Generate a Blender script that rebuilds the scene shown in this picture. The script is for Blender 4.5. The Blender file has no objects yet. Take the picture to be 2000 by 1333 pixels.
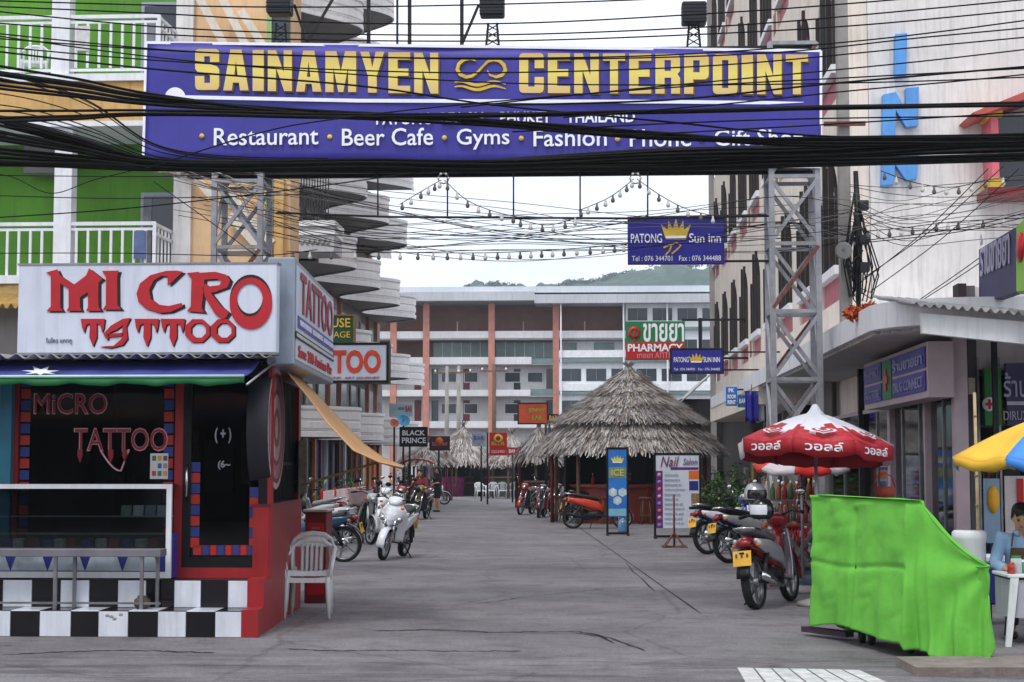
import bpy, math, random
from mathutils import Vector, Matrix, noise
random.seed(11)
R = math.radians
S = bpy.context.scene
COL = S.collection

# ---------------------------------------------------------------- camera
F, CX, CY, VPX, VPY, EYE = 3200.0, 1000.0, 666.5, 1155.0, 912.0, 1.6
_n = math.sqrt(1 + ((VPX-CX)/F)**2 + ((VPY-CY)/F)**2)
YAW = math.asin((VPX-CX)/F/_n)
PITCH = math.asin((VPY-CY)/F/_n/math.cos(YAW))
camd = bpy.data.cameras.new('camera'); cam = bpy.data.objects.new('camera', camd); COL.objects.link(cam)
cam.location = (0, 0, EYE); cam.rotation_euler = (R(90)+PITCH, 0, YAW)
camd.sensor_width = 36; camd.lens = 36*F/2000; camd.clip_end = 4000; camd.clip_start = .1
S.camera = cam
S.render.resolution_x, S.render.resolution_y = 1024, 682

# ---------------------------------------------------------------- world, sun, exposure: bright overcast
W = bpy.data.worlds.new('World'); S.world = W; W.use_nodes = True
SUN_EL, SUN_AZ = R(58), R(200)
wn = W.node_tree.nodes; wl = W.node_tree.links
bg = wn['Background']; bg.inputs['Strength'].default_value = .1
sky = wn.new('ShaderNodeTexSky'); sky.sky_type = 'NISHITA'; sky.sun_disc = False
sky.sun_elevation = SUN_EL; sky.sun_rotation = SUN_AZ; sky.dust_density = 4
tc = wn.new('ShaderNodeTexCoord'); mp = wn.new('ShaderNodeMapping'); mp.inputs['Scale'].default_value = (2.2, 2.2, 7)
nz = wn.new('ShaderNodeTexNoise'); nz.inputs['Scale'].default_value = 2.4; nz.inputs['Detail'].default_value = 6; nz.inputs['Roughness'].default_value = .55
cr = wn.new('ShaderNodeValToRGB')
cr.color_ramp.elements[0].position = .32; cr.color_ramp.elements[0].color = (.79, .84, .95, 1)
cr.color_ramp.elements[1].position = .60; cr.color_ramp.elements[1].color = (.96, .985, 1.04, 1)
sc_ = wn.new('ShaderNodeVectorMath'); sc_.operation = 'SCALE'; sc_.inputs['Scale'].default_value = 11.6
mx = wn.new('ShaderNodeMix'); mx.data_type = 'RGBA'; mx.inputs[0].default_value = .9
wl.new(tc.outputs['Generated'], mp.inputs['Vector']); wl.new(mp.outputs['Vector'], nz.inputs['Vector'])
wl.new(nz.outputs['Fac'], cr.inputs['Fac']); wl.new(cr.outputs['Color'], sc_.inputs[0])
wl.new(sky.outputs['Color'], mx.inputs[6]); wl.new(sc_.outputs['Vector'], mx.inputs[7]); wl.new(mx.outputs[2], bg.inputs['Color'])
sund = bpy.data.lights.new('sun', 'SUN'); sund.energy = 1.2; sund.angle = R(14); sund.color = (1, .97, .94)
sun = bpy.data.objects.new('sun', sund); COL.objects.link(sun)
sun.rotation_euler = (R(90)-SUN_EL, 0, R(180)-SUN_AZ)
sun.location = (0, 0, 60)
vs = S.view_settings; vs.view_transform = 'Standard'; vs.look = 'None'; vs.gamma = 1; vs.exposure = .43; vs.use_curve_mapping = False
S.cycles.volume_bounces = 0; S.cycles.max_bounces = 6; S.cycles.diffuse_bounces = 3; S.cycles.glossy_bounces = 3; S.cycles.transmission_bounces = 4; S.cycles.transparent_max_bounces = 8

# ---------------------------------------------------------------- pixel -> place
_f = Vector((-math.sin(YAW)*math.cos(PITCH), math.cos(YAW)*math.cos(PITCH), math.sin(PITCH)))
_r = Vector((math.cos(YAW), math.sin(YAW), 0)); _u = _r.cross(_f)
def ray(px, py): return _f + _r*((px-CX)/F) + _u*(-(py-CY)/F)
def P(px, py, Y):
    d = ray(px, py); return Vector((0, 0, EYE)) + d*(Y/d.y)
def G(px, py, z=0):
    d = ray(px, py); return Vector((0, 0, EYE)) + d*((z-EYE)/d.z)
def PX(px, py, X):
    d = ray(px, py); return Vector((0, 0, EYE)) + d*(X/d.x)
def RC(a, b, c, d, Y):
    m, n = (a+c)/2, (b+d)/2
    return P(a, n, Y).x, P(c, n, Y).x, P(m, d, Y).z, P(m, b, Y).z

# ---------------------------------------------------------------- materials
def lin(c):
    return tuple(((v/255)/12.92 if v/255 <= .04045 else ((v/255+.055)/1.055)**2.4) for v in c)
MATS = {}
def M(name, col, rough=.6, var=.12, scale=4, bump=0, bscale=40, metal=0, streak=0, spec=.4, coat=0, dirt=None, trans=0):
    """procedural material: base colour with noise wear, optional vertical grime streaks and fine relief"""
    if name in MATS: return MATS[name]
    m = bpy.data.materials.new(name); m.use_nodes = True
    t = m.node_tree; N, L = t.nodes, t.links; b = N['Principled BSDF']
    c = lin(col)
    tc = N.new('ShaderNodeTexCoord'); vec = tc.outputs['Object']
    b.inputs['Roughness'].default_value = rough; b.inputs['Metallic'].default_value = metal
    b.inputs['Specular IOR Level'].default_value = spec; b.inputs['Coat Weight'].default_value = coat
    if trans: b.inputs['Transmission Weight'].default_value = trans
    n1 = N.new('ShaderNodeTexNoise'); n1.inputs['Scale'].default_value = scale; n1.inputs['Detail'].default_value = 7; n1.inputs['Roughness'].default_value = .62
    L.new(vec, n1.inputs['Vector'])
    rp = N.new('ShaderNodeValToRGB'); rp.color_ramp.elements[0].position = .3; rp.color_ramp.elements[1].position = .72
    lo = tuple(max(0, x*(1-var*1.6)) for x in c); hi = tuple(min(.95, x*(1+var)) for x in c)
    rp.color_ramp.elements[0].color = (*lo, 1); rp.color_ramp.elements[1].color = (*hi, 1)
    L.new(n1.outputs['Fac'], rp.inputs['Fac']); out = rp.outputs['Color']
    if streak:
        mp = N.new('ShaderNodeMapping'); mp.inputs['Scale'].default_value = (5, 5, .35)
        n2 = N.new('ShaderNodeTexNoise'); n2.inputs['Scale'].default_value = 2.2; n2.inputs['Detail'].default_value = 8; n2.inputs['Roughness'].default_value = .7
        L.new(vec, mp.inputs['Vector']); L.new(mp.outputs['Vector'], n2.inputs['Vector'])
        r2 = N.new('ShaderNodeMapRange'); r2.inputs['From Min'].default_value = .48; r2.inputs['From Max'].default_value = .8; r2.inputs['To Max'].default_value = streak
        L.new(n2.outputs['Fac'], r2.inputs['Value'])
        x = N.new('ShaderNodeMix'); x.data_type = 'RGBA'; x.inputs[7].default_value = (*lin(dirt or (70, 62, 55)), 1)
        L.new(r2.outputs['Result'], x.inputs[0]); L.new(out, x.inputs[6]); out = x.outputs[2]
    L.new(out, b.inputs['Base Color'])
    if rough < .9:
        rr = N.new('ShaderNodeMapRange'); rr.inputs['To Min'].default_value = max(.02, rough*.8); rr.inputs['To Max'].default_value = min(1, rough*1.25)
        L.new(n1.outputs['Fac'], rr.inputs['Value']); L.new(rr.outputs['Result'], b.inputs['Roughness'])
    if bump:
        n3 = N.new('ShaderNodeTexNoise'); n3.inputs['Scale'].default_value = bscale; n3.inputs['Detail'].default_value = 4
        bp = N.new('ShaderNodeBump'); bp.inputs['Strength'].default_value = bump; bp.inputs['Distance'].default_value = .02
        L.new(vec, n3.inputs['Vector']); L.new(n3.outputs['Fac'], bp.inputs['Height']); L.new(bp.outputs['Normal'], b.inputs['Normal'])
    MATS[name] = m; return m
def glass(name, tint, alpha=.75, rough=.05):
    """window glass: a pane that both reflects and lets some of the inside show"""
    if name in MATS: return MATS[name]
    m = bpy.data.materials.new(name); m.use_nodes = True; t = m.node_tree; N, L = t.nodes, t.links
    for n in list(N): N.remove(n)
    o = N.new('ShaderNodeOutputMaterial'); g = N.new('ShaderNodeBsdfGlossy'); g.inputs['Roughness'].default_value = rough; g.inputs['Color'].default_value = (.9, .93, .95, 1)
    tr = N.new('ShaderNodeBsdfTransparent'); tr.inputs['Color'].default_value = (*tint, 1)
    lw = N.new('ShaderNodeFresnel'); lw.inputs['IOR'].default_value = 1.5
    md = N.new('ShaderNodeMath'); md.operation = 'MULTIPLY_ADD'; md.inputs[1].default_value = 1; md.inputs[2].default_value = -.012 if alpha > .8 else .03
    mx = N.new('ShaderNodeMixShader'); L.new(lw.outputs['Fac'], md.inputs[0]); L.new(md.outputs[0], mx.inputs[0])
    L.new(tr.outputs[0], mx.inputs[1]); L.new(g.outputs[0], mx.inputs[2]); L.new(mx.outputs[0], o.inputs['Surface'])
    MATS[name] = m; return m

# ---------------------------------------------------------------- objects
WM = {}
def tag(o, label=None, cat=None, group=None, kind=None):
    if label: o['label'] = label
    if cat: o['category'] = cat
    if group: o['group'] = group
    if kind: o['kind'] = kind
    return o
def thing(name, label, cat, loc=(0, 0, 0), rz=0, group=None, rx=0, ry=0, scale=1):
    o = bpy.data.objects.new(name, None); COL.objects.link(o); o.empty_display_size = .2
    o.location = loc; o.rotation_euler = (rx, ry, rz); o.scale = (scale,)*3
    WM[o.name] = Matrix.LocRotScale(Vector(loc), o.rotation_euler.to_quaternion(), Vector((scale,)*3))
    return tag(o, label, cat, group)
def attach(o, parent, world):
    o.parent = parent
    if world:
        o.matrix_parent_inverse = WM[parent.name].inverted(); WM[o.name] = Matrix.Identity(4)
    else: WM[o.name] = WM[parent.name].copy()
def SK(x, y, z): return (x-.058*(y-15.4), y, z)
US = Vector((-.058, 1, 0)).normalized()
class MB:
    def __init__(s): s.v = []; s.f = []; s.mi = []; s.sm = []; s.m = 0; s.s = False
    def add(s, vs, fs, smooth=None):
        k = len(s.v); s.v += [tuple(x) for x in vs]
        for f in fs: s.f.append([k+i for i in f]); s.mi.append(s.m); s.sm.append(s.s if smooth is None else smooth)
        return s
    def box(s, x0, x1, y0, y1, z0, z1):
        vs = [(x, y, z) for z in (z0, z1) for y in (y0, y1) for x in (x0, x1)]
        return s.add(vs, [(0, 2, 3, 1), (4, 5, 7, 6), (0, 1, 5, 4), (2, 6, 7, 3), (0, 4, 6, 2), (1, 3, 7, 5)], False)
    def cbox(s, c, sz, rot=None, bev=0):
        c = Vector(c); a, b, d = (Vector(sz)/2)
        if bev:
            q = MB(); q.bbox(-a, a, -b, b, -d, d, bev); vs = [Vector(v) for v in q.v]; fs = q.f
        else:
            vs = [Vector((x, y, z)) for z in (-d, d) for y in (-b, b) for x in (-a, a)]
            fs = [(0, 2, 3, 1), (4, 5, 7, 6), (0, 1, 5, 4), (2, 6, 7, 3), (0, 4, 6, 2), (1, 3, 7, 5)]
        if rot is not None: vs = [rot @ v for v in vs]
        return s.add([c+v for v in vs], fs, False)
    def bbox(s, x0, x1, y0, y1, z0, z1, b):
        """box with chamfered edges"""
        xs, ys, zs = (x0, x1), (y0, y1), (z0, z1); vs = []; ix = {}
        for i in (0, 1):
            for j in (0, 1):
                for k in (0, 1):
                    for ax in range(3):
                        p = [xs[i], ys[j], zs[k]]; sg = (1 if i == 0 else -1, 1 if j == 0 else -1, 1 if k == 0 else -1)
                        for q in range(3):
                            if q != ax: p[q] += sg[q]*b
                        ix[i, j, k, ax] = len(vs); vs.append(p)
        fs = []
        for ax in range(3):
            o1, o2 = [q for q in range(3) if q != ax]
            for e in (0, 1):
                f = []
                for a_, b_ in ((0, 0), (1, 0), (1, 1), (0, 1)):
                    t = [0, 0, 0]; t[ax] = e; t[o1] = a_; t[o2] = b_; f.append(ix[t[0], t[1], t[2], ax])
                fs.append(f)
            for a_ in (0, 1):
                for b_ in (0, 1):
                    t0 = [0, 0, 0]; t0[o1] = a_; t0[o2] = b_; t1 = list(t0); t1[ax] = 1
                    fs.append([ix[(*t0, o1)], ix[(*t1, o1)], ix[(*t1, o2)], ix[(*t0, o2)]])
        for i in (0, 1):
            for j in (0, 1):
                for k in (0, 1): fs.append([ix[i, j, k, 0], ix[i, j, k, 1], ix[i, j, k, 2]])
        return s.add(vs, fs, False)
    def beam(s, a, b, w, h=None, up=(0, 0, 1)):
        a, b = Vector(a), Vector(b); h = h or w; d = (b-a).normalized(); u = Vector(up)
        if abs(d.dot(u)) > .95: u = Vector((0, 1, 0))
        x = d.cross(u).normalized()*(w/2); y = x.cross(d).normalized()*(h/2)
        vs = [p+i*x+j*y for p in (a, b) for i, j in ((-1, -1), (1, -1), (1, 1), (-1, 1))]
        return s.add(vs, [(0, 3, 2, 1), (4, 5, 6, 7)]+[(i, (i+1) % 4, 4+(i+1) % 4, 4+i) for i in range(4)], False)
    def tube(s, pts, r, n=8, cap=True):
        pts = [Vector(p) for p in pts]; rs = r if isinstance(r, (list, tuple)) else [r]*len(pts)
        vs = []; u = None
        for i, p in enumerate(pts):
            d = (pts[min(i+1, len(pts)-1)]-pts[max(i-1, 0)]).normalized()
            if u is None:
                u = d.cross(Vector((0, 0, 1)))
                if u.length < .1: u = d.cross(Vector((0, 1, 0)))
            u = (u-d*u.dot(d)).normalized(); w = d.cross(u)
            for k in range(n):
                a = 2*math.pi*k/n; vs.append(p+(u*math.cos(a)+w*math.sin(a))*rs[i])
        fs = [(i*n+k, i*n+(k+1) % n, (i+1)*n+(k+1) % n, (i+1)*n+k) for i in range(len(pts)-1) for k in range(n)]
        if cap: fs += [tuple(range(n))[::-1], tuple((len(pts)-1)*n+k for k in range(n))]
        return s.add(vs, fs, True)
    def lathe(s, prof, c=(0, 0, 0), axis=None, n=24, smooth=True, a0=0, a1=2*math.pi):
        """prof = (radius, height) list turned about +z, optionally reoriented by matrix axis"""
        c = Vector(c); full = abs(a1-a0-2*math.pi) < 1e-6; m = n if full else n+1; vs = []
        for r, z in prof:
            for k in range(m):
                a = a0+(a1-a0)*k/n; v = Vector((r*math.cos(a), r*math.sin(a), z))
                vs.append(c+(axis @ v if axis is not None else v))
        fs = [(i*m+k, i*m+(k+1) % m, (i+1)*m+(k+1) % m, (i+1)*m+k) for i in range(len(prof)-1) for k in range(n)]
        return s.add(vs, fs, smooth)
    def ball(s, c, r, n=14, rot=None, sq=1):
        """ellipsoid with radii r"""
        r = Vector(r) if not isinstance(r, (int, float)) else Vector((r, r, r)); c = Vector(c); vs = []; h = n//2
        for i in range(h+1):
            t = math.pi*i/h
            for k in range(n):
                a = 2*math.pi*k/n; v = Vector((math.sin(t)*math.cos(a)*r.x, math.sin(t)*math.sin(a)*r.y, math.cos(t)*r.z))
                vs.append(c+(rot @ v if rot is not None else v))
        return s.add(vs, [(i*n+k, (i+1)*n+k, (i+1)*n+(k+1) % n, i*n+(k+1) % n) for i in range(h) for k in range(n)], True)
    def prism(s, poly, o, u, v, d):
        """2-D outline (in u,v) from origin o, extruded by vector d"""
        o, u, v, d = Vector(o), Vector(u), Vector(v), Vector(d); n = len(poly)
        vs = [o+u*a+v*b for a, b in poly]; vs += [p+d for p in vs]
        return s.add(vs, [tuple(range(n))[::-1], tuple(range(n, 2*n))]+[(i, (i+1) % n, n+(i+1) % n, n+i) for i in range(n)], False)
    def quad(s, a, b, c, d): return s.add([a, b, c, d], [(0, 1, 2, 3)], False)
    def slab(s, a, b, c, d, t):
        """quad given thickness along vector t"""
        t = Vector(t); q = [Vector(x) for x in (a, b, c, d)]; q += [x+t for x in q]
        return s.add(q, [(3, 2, 1, 0), (4, 5, 6, 7)]+[(i, (i+1) % 4, 4+(i+1) % 4, 4+i) for i in range(4)], False)
    def grid(s, fn, nu, nv, smooth=True, closed=False):
        vs = [fn(i/nu, j/nv) for i in range(nu+1) for j in range(nv+1)]
        return s.add(vs, [(i*(nv+1)+j, (i+1)*(nv+1)+j, (i+1)*(nv+1)+j+1, i*(nv+1)+j+1) for i in range(nu) for j in range(nv)], smooth)
    def skew(s):
        """follow the slightly turned street side of the kiosk"""
        s.v = [SK(*p) for p in s.v]; return s
    def mesh(s, name, mats):
        me = bpy.data.meshes.new(name); me.from_pydata(s.v, [], s.f)
        for m in (mats if isinstance(mats, (list, tuple)) else [mats]): me.materials.append(m)
        me.polygons.foreach_set('material_index', s.mi); me.polygons.foreach_set('use_smooth', s.sm); me.update()
        return me
    def build(s, name, mats, parent=None, world=True):
        o = bpy.data.objects.new(name, s.mesh(name, mats)); COL.objects.link(o)
        if parent is not None: attach(o, parent, world)
        else: WM[o.name] = Matrix.Identity(4)
        return o
def inst(src, parent, loc=(0, 0, 0), name=None):
    """copy of a piece sharing its mesh"""
    o = src.copy(); COL.objects.link(o); o.location = loc
    if parent is not None: o.parent = parent; o.matrix_parent_inverse = WM[parent.name].inverted(); WM[o.name] = Matrix.Translation(loc)
    return o
def copy_tree(o, parent=None):
    c = o.copy(); COL.objects.link(c); c.parent = parent
    if parent is not None: c.matrix_parent_inverse = o.matrix_parent_inverse
    WM[c.name] = WM[o.name].copy()
    for ch in [x for x in KIDS.get(o.name, [])] or list(o.children): copy_tree(ch, c)
    return c
KIDS = {}
def solid(o, t=.01, off=0):
    md = o.modifiers.new('thickness', 'SOLIDIFY'); md.thickness = t; md.offset = off; return o
def subd(o, n=2):
    md = o.modifiers.new('smooth', 'SUBSURF'); md.levels = n; md.render_levels = n; return o
TC = {}
def text_mesh(s, bold=0, ext=.01, res=3, shear=0, spacing=1):
    k = (s, bold, ext, res, shear, spacing)
    if k not in TC:
        c = bpy.data.curves.new('lettering', 'FONT'); c.body = s; c.offset = bold; c.extrude = ext; c.resolution_u = res; c.shear = shear; c.space_character = spacing
        o = bpy.data.objects.new('lettering', c); me = o.to_mesh()
        vs = [v.co.copy() for v in me.vertices]; fs = [list(p.vertices) for p in me.polygons]
        o.to_mesh_clear(); bpy.data.objects.remove(o)
        TC[k] = vs, fs
    return TC[k]
def text(s, mat, parent, o, u, v, w, h, bold=0, name='lettering', thick=.008, out=.004, shear=0, spacing=1, keep=False, mirror=False):
    """lettering fitted to width w, height h in the plane with origin o (lower left), axes u (right), v (up)"""
    vs, fs = text_mesh(s, bold, .5, 3, shear, spacing)
    if not vs: return None
    x0, x1 = min(p.x for p in vs), max(p.x for p in vs); y0, y1 = min(p.y for p in vs), max(p.y for p in vs)
    o, u, v = Vector(o), Vector(u).normalized(), Vector(v).normalized(); n = u.cross(v)
    sx, sy = w/(x1-x0), h/(y1-y0)
    if keep: sx = sy = min(sx, sy)
    b = MB(); b.add([o+u*(((x1-p.x) if mirror else (p.x-x0))*sx)+v*((p.y-y0)*sy)+n*(out+(p.z+.5)*thick) for p in vs], [f[::-1] for f in fs] if mirror else fs, False)
    return b.build(name, mat, parent)
def ptext(s, mat, parent, x0, y0, x1, y1, Y, **k):
    """lettering on a plane facing the street, given by its place"""
    a, b, c, d = RC(x0, y0, x1, y1, Y)
    return text(s, mat, parent, (a, Y, c), (1, 0, 0), (0, 0, 1), b-a, d-c, **k)
# ---------------------------------------------------------------- shared materials
white = M('white_paint', (226, 228, 232), .5, .08, 3, streak=.25)
offwhite = M('old_white_wall', (222, 219, 216), .7, .1, 1.2, streak=.42, bump=.2)
cream = M('beige_wall', (226, 214, 202), .75, .1, 1.0, streak=.4, bump=.25)
black = M('black_plastic', (13, 13, 15), .45, .2, 6, spec=.3)
rubber = M('tyre_rubber', (24, 24, 25), .8, .25, 20, bump=.3)
steel = M('dull_steel', (150, 152, 156), .38, .15, 8, metal=.85)
chrome = M('chrome', (205, 207, 210), .14, .08, 8, metal=1)
galv = M('galvanised_steel', (150, 152, 158), .5, .16, 7, metal=.35, streak=.5, dirt=(90, 60, 48))
rusty = M('rusty_steel', (112, 70, 62), .75, .3, 12, bump=.3)
darkmetal = M('dark_metal', (38, 38, 42), .5, .2, 9, metal=.4)
redwall = M('red_painted_wall', (150, 34, 38), .42, .14, 2.2, streak=.4, dirt=(70, 20, 22))
redpaint = M('red_paint', (184, 28, 34), .35, .12, 5)
darkred = M('dark_red_paint', (112, 22, 30), .4, .2, 5)
bannerblue = M('banner_blue', (58, 53, 150), .5, .1, 1.1, streak=.4, dirt=(46, 44, 100), bump=.5, bscale=3)
navy = M('sign_navy', (40, 36, 140), .4, .1, 2, streak=.2)
deepblue = M('deep_blue', (36, 44, 120), .5, .15, 3)
purple = M('purple_sign', (62, 58, 98), .5, .12, 3, streak=.3)
gold = M('gold_foil', (214, 180, 62), .4, .2, 5)
gold2 = M('gold_foil_edge', (120, 88, 40), .5, .2, 5)
signwhite = M('sign_white', (206, 212, 226), .45, .06, 1.5, streak=.25)
letterwhite = M('letter_white', (236, 238, 244), .5, .05, 4)
yellow = M('yellow_paint', (238, 178, 40), .5, .1, 4)
orange = M('orange_paint', (222, 110, 40), .5, .15, 4)
green = M('sign_green', (30, 120, 70), .5, .12, 3)
limewall = M('lime_green_wall', (90, 146, 46), .75, .16, .9, streak=.55, dirt=(58, 88, 34), bump=.3, bscale=14)
ochre = M('ochre_wall', (206, 166, 104), .75, .16, 1.2, streak=.55, dirt=(110, 80, 50))
peach = M('peach_wall', (226, 190, 148), .75, .08, 1.2, streak=.3, dirt=(130, 100, 80))
brownwall = M('brown_boarding', (112, 78, 68), .8, .15, 1, streak=.3)
pinkpier = M('pink_brick_pier', (186, 126, 112), .8, .15, 2, streak=.25)
greywall = M('grey_render', (150, 146, 144), .8, .14, 1, streak=.35)
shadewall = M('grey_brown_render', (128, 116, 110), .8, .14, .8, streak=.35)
glassdark = M('dark_window_glass', (40, 48, 58), .12, .25, .6, spec=.6)
glassgreen = M('green_window_glass', (104, 128, 126), .15, .25, .5, spec=.6)
concrete = M('concrete', (150, 146, 142), .85, .16, 3, bump=.3, streak=.2)
wood = M('old_wood', (112, 84, 62), .75, .25, 6, bump=.3)
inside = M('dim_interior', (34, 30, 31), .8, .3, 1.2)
cloth_tan = M('tan_awning_cloth', (206, 158, 108), .8, .1, 2, streak=.3)
leafm = [M('leaf_green', (66, 96, 44), .55, .3, 3), M('leaf_dark', (40, 66, 36), .55, .3, 3), M('leaf_pale', (112, 140, 66), .55, .3, 3)]
skin = M('skin', (196, 148, 118), .55, .08, 14)
hairm = M('black_hair', (24, 20, 20), .45, .3, 60, bump=.4)
pane = glass('tinted_pane', (.36, .37, .39), .85)
shoppane = glass('shop_pane', (.62, .68, .68), .85)

# ---------------------------------------------------------------- ground
def asphalt():
    m = bpy.data.materials.new('worn_asphalt'); m.use_nodes = True; t = m.node_tree; N, L = t.nodes, t.links; b = N['Principled BSDF']
    tc = N.new('ShaderNodeTexCoord'); v = tc.outputs['Object']
    def nz(sc, det=6, ro=.6, vec=v):
        n = N.new('ShaderNodeTexNoise'); n.inputs['Scale'].default_value = sc; n.inputs['Detail'].default_value = det; n.inputs['Roughness'].default_value = ro; L.new(vec, n.inputs['Vector']); return n.outputs['Fac']
    def ramp(fac, a, b_, c0, c1):
        r = N.new('ShaderNodeValToRGB'); r.color_ramp.elements[0].position = a; r.color_ramp.elements[1].position = b_
        r.color_ramp.elements[0].color = (*c0, 1); r.color_ramp.elements[1].color = (*c1, 1); L.new(fac, r.inputs['Fac']); return r.outputs['Color']
    def mul(a, b_, f=1):
        x = N.new('ShaderNodeMix'); x.data_type = 'RGBA'; x.blend_type = 'MULTIPLY'; x.inputs[0].default_value = f; L.new(a, x.inputs[6]); L.new(b_, x.inputs[7]); return x.outputs[2]
    base = ramp(nz(.35, 8), .3, .7, (.185, .178, .188), (.262, .252, .262))
    mp = N.new('ShaderNodeMapping'); mp.inputs['Scale'].default_value = (.6, 1.0, 1); L.new(v, mp.inputs['Vector'])
    wear = ramp(nz(.9, 6, .65, mp.outputs['Vector']), .34, .58, (.55, .53, .52), (1, 1, 1))
    col = mul(base, wear, .6)
    col = mul(col, ramp(nz(2.4, 8, .7), .36, .52, (.55, .53, .53), (1, 1, 1)), .6)
    fine = nz(60, 4, .75); col = mul(col, ramp(fine, .34, .66, (.5, .48, .49), (1.3, 1.28, 1.3)), .9); col = mul(col, ramp(nz(19, 4, .7), .36, .62, (.74, .73, .74), (1.1, 1.1, 1.1)), .7)
    spot = ramp(nz(6, 3, .5), .27, .31, (.28, .27, .28), (1, 1, 1)); col = mul(col, spot, .6)
    # oily grime where the side street meets the main road
    sp = N.new('ShaderNodeSeparateXYZ'); L.new(v, sp.inputs[0])
    r1 = N.new('ShaderNodeMapRange'); r1.inputs['From Min'].default_value = 14.9; r1.inputs['From Max'].default_value = 13.4; L.new(sp.outputs['Y'], r1.inputs['Value'])
    mp2 = N.new('ShaderNodeMapping'); mp2.inputs['Scale'].default_value = (.55, 2.6, 1); L.new(v, mp2.inputs['Vector'])
    r2 = N.new('ShaderNodeMapRange'); r2.inputs['From Min'].default_value = .46; r2.inputs['From Max'].default_value = .66; L.new(nz(1.5, 7, .62, mp2.outputs['Vector']), r2.inputs['Value'])
    mm = N.new('ShaderNodeMath'); mm.operation = 'MULTIPLY'; L.new(r1.outputs['Result'], mm.inputs[0]); L.new(r2.outputs['Result'], mm.inputs[1])
    gm = N.new('ShaderNodeMix'); gm.data_type = 'RGBA'; gm.inputs[7].default_value = (.055, .05, .05, 1); ms = N.new('ShaderNodeMath'); ms.operation = 'MULTIPLY'; ms.inputs[1].default_value = .75; L.new(mm.outputs[0], ms.inputs[0]); L.new(ms.outputs[0], gm.inputs[0]); L.new(col, gm.inputs[6]); col = gm.outputs[2]
    vo = N.new('ShaderNodeTexVoronoi'); vo.feature = 'DISTANCE_TO_EDGE'; vo.inputs['Scale'].default_value = .42
    dn = N.new('ShaderNodeMix'); dn.data_type = 'RGBA'; dn.inputs[0].default_value = .12
    n5 = N.new('ShaderNodeTexNoise'); n5.inputs['Scale'].default_value = 3; n5.inputs['Detail'].default_value = 5; L.new(v, n5.inputs['Vector'])
    L.new(v, dn.inputs[6]); L.new(n5.outputs['Color'], dn.inputs[7]); L.new(dn.outputs[2], vo.inputs['Vector'])
    cr = ramp(vo.outputs['Distance'], .004, .011, (.4, .38, .38), (1, 1, 1))
    col = mul(col, cr, .38)
    L.new(col, b.inputs['Base Color']); b.inputs['Roughness'].default_value = .82; b.inputs['Specular IOR Level'].default_value = .3
    bp = N.new('ShaderNodeBump'); bp.inputs['Strength'].default_value = .5; bp.inputs['Distance'].default_value = .012
    L.new(fine, bp.inputs['Height']); L.new(bp.outputs['Normal'], b.inputs['Normal']); return m
asph = asphalt()
g = MB(); g.quad((-900, -60, 0), (900, -60, 0), (900, 1600, 0), (-900, 1600, 0))
ground = tag(g.build('ground', asph), 'worn grey asphalt of the street running between the buildings', kind='structure')
crackm = M('crack_dark', (42, 39, 40), .95, .3, 20)
patchm = M('asphalt_patch', (104, 100, 103), .88, .22, 5, bump=.5, bscale=70)
def strip(pts, w0, w1, z=.004):
    b = MB(); vs = []
    for i, p in enumerate(pts):
        d = (pts[min(i+1, len(pts)-1)]-pts[max(i-1, 0)]).normalized(); n = Vector((-d.y, d.x, 0)); w = random.uniform(w0, w1)
        if i in (0, len(pts)-1): w = .002
        vs += [(p+n*w)+Vector((0, 0, z)), (p-n*w)+Vector((0, 0, z))]
    b.add(vs, [(2*i, 2*i+1, 2*i+3, 2*i+2) for i in range(len(pts)-1)]); return b
def crack(pix, w=.018, jit=3):
    pts = []
    for (a, b), (c, d) in zip(pix, pix[1:]):
        k = max(3, int(abs(c-a)/9))
        for i in range(k):
            t = i/k; pts.append(G(a+(c-a)*t+random.uniform(-jit, jit), b+(d-b)*t+random.uniform(-.9, .9)))
    pts.append(G(*pix[-1])); return strip(pts, w*.3, w).build('crack', crackm, ground)
crack([(730, 1233), (860, 1231), (960, 1236), (1060, 1235), (1130, 1234), (1175, 1243), (1200, 1258)], .03)
crack([(1120, 1236), (1190, 1246), (1260, 1272)], .02)
crack([(560, 1268), (640, 1272), (760, 1271), (900, 1273), (1020, 1272)], .02)
crack([(0, 1280), (120, 1274), (260, 1271), (420, 1276)], .03)
crack([(1220, 1100), (1245, 1125), (1280, 1156)], .02)
crack([(930, 1180), (1060, 1163), (1170, 1152), (1240, 1147)], .012)
# long seam where the paving of the side street starts
seam = [G(1130, 1030), G(1215, 1090), G(1300, 1150), G(1370, 1200)]
strip([seam[0].lerp(seam[-1], i/30) for i in range(31)], .008, .016).build('paving_joint', crackm, ground)
# painted crossing bars at the main road
paint = M('road_paint', (196, 196, 194), .8, .25, 7, streak=.3, dirt=(120, 118, 118))
bars = [G(1438, 1305), G(1680, 1310), G(1760, 1345), G(1460, 1345)]
rm = MB(); nb = 7
for i in range(nb):
    a0, a1 = i/nb+.008, (i+1)/nb-.008
    rm.add([bars[0].lerp(bars[1], a0)+Vector((0, 0, .004)), bars[0].lerp(bars[1], a1)+Vector((0, 0, .004)), bars[3].lerp(bars[2], a1)+Vector((0, 0, .004)), bars[3].lerp(bars[2], a0)+Vector((0, 0, .004))], [(0, 1, 2, 3)])
tag(rm.build('road_marking', paint), kind='structure')

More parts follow.
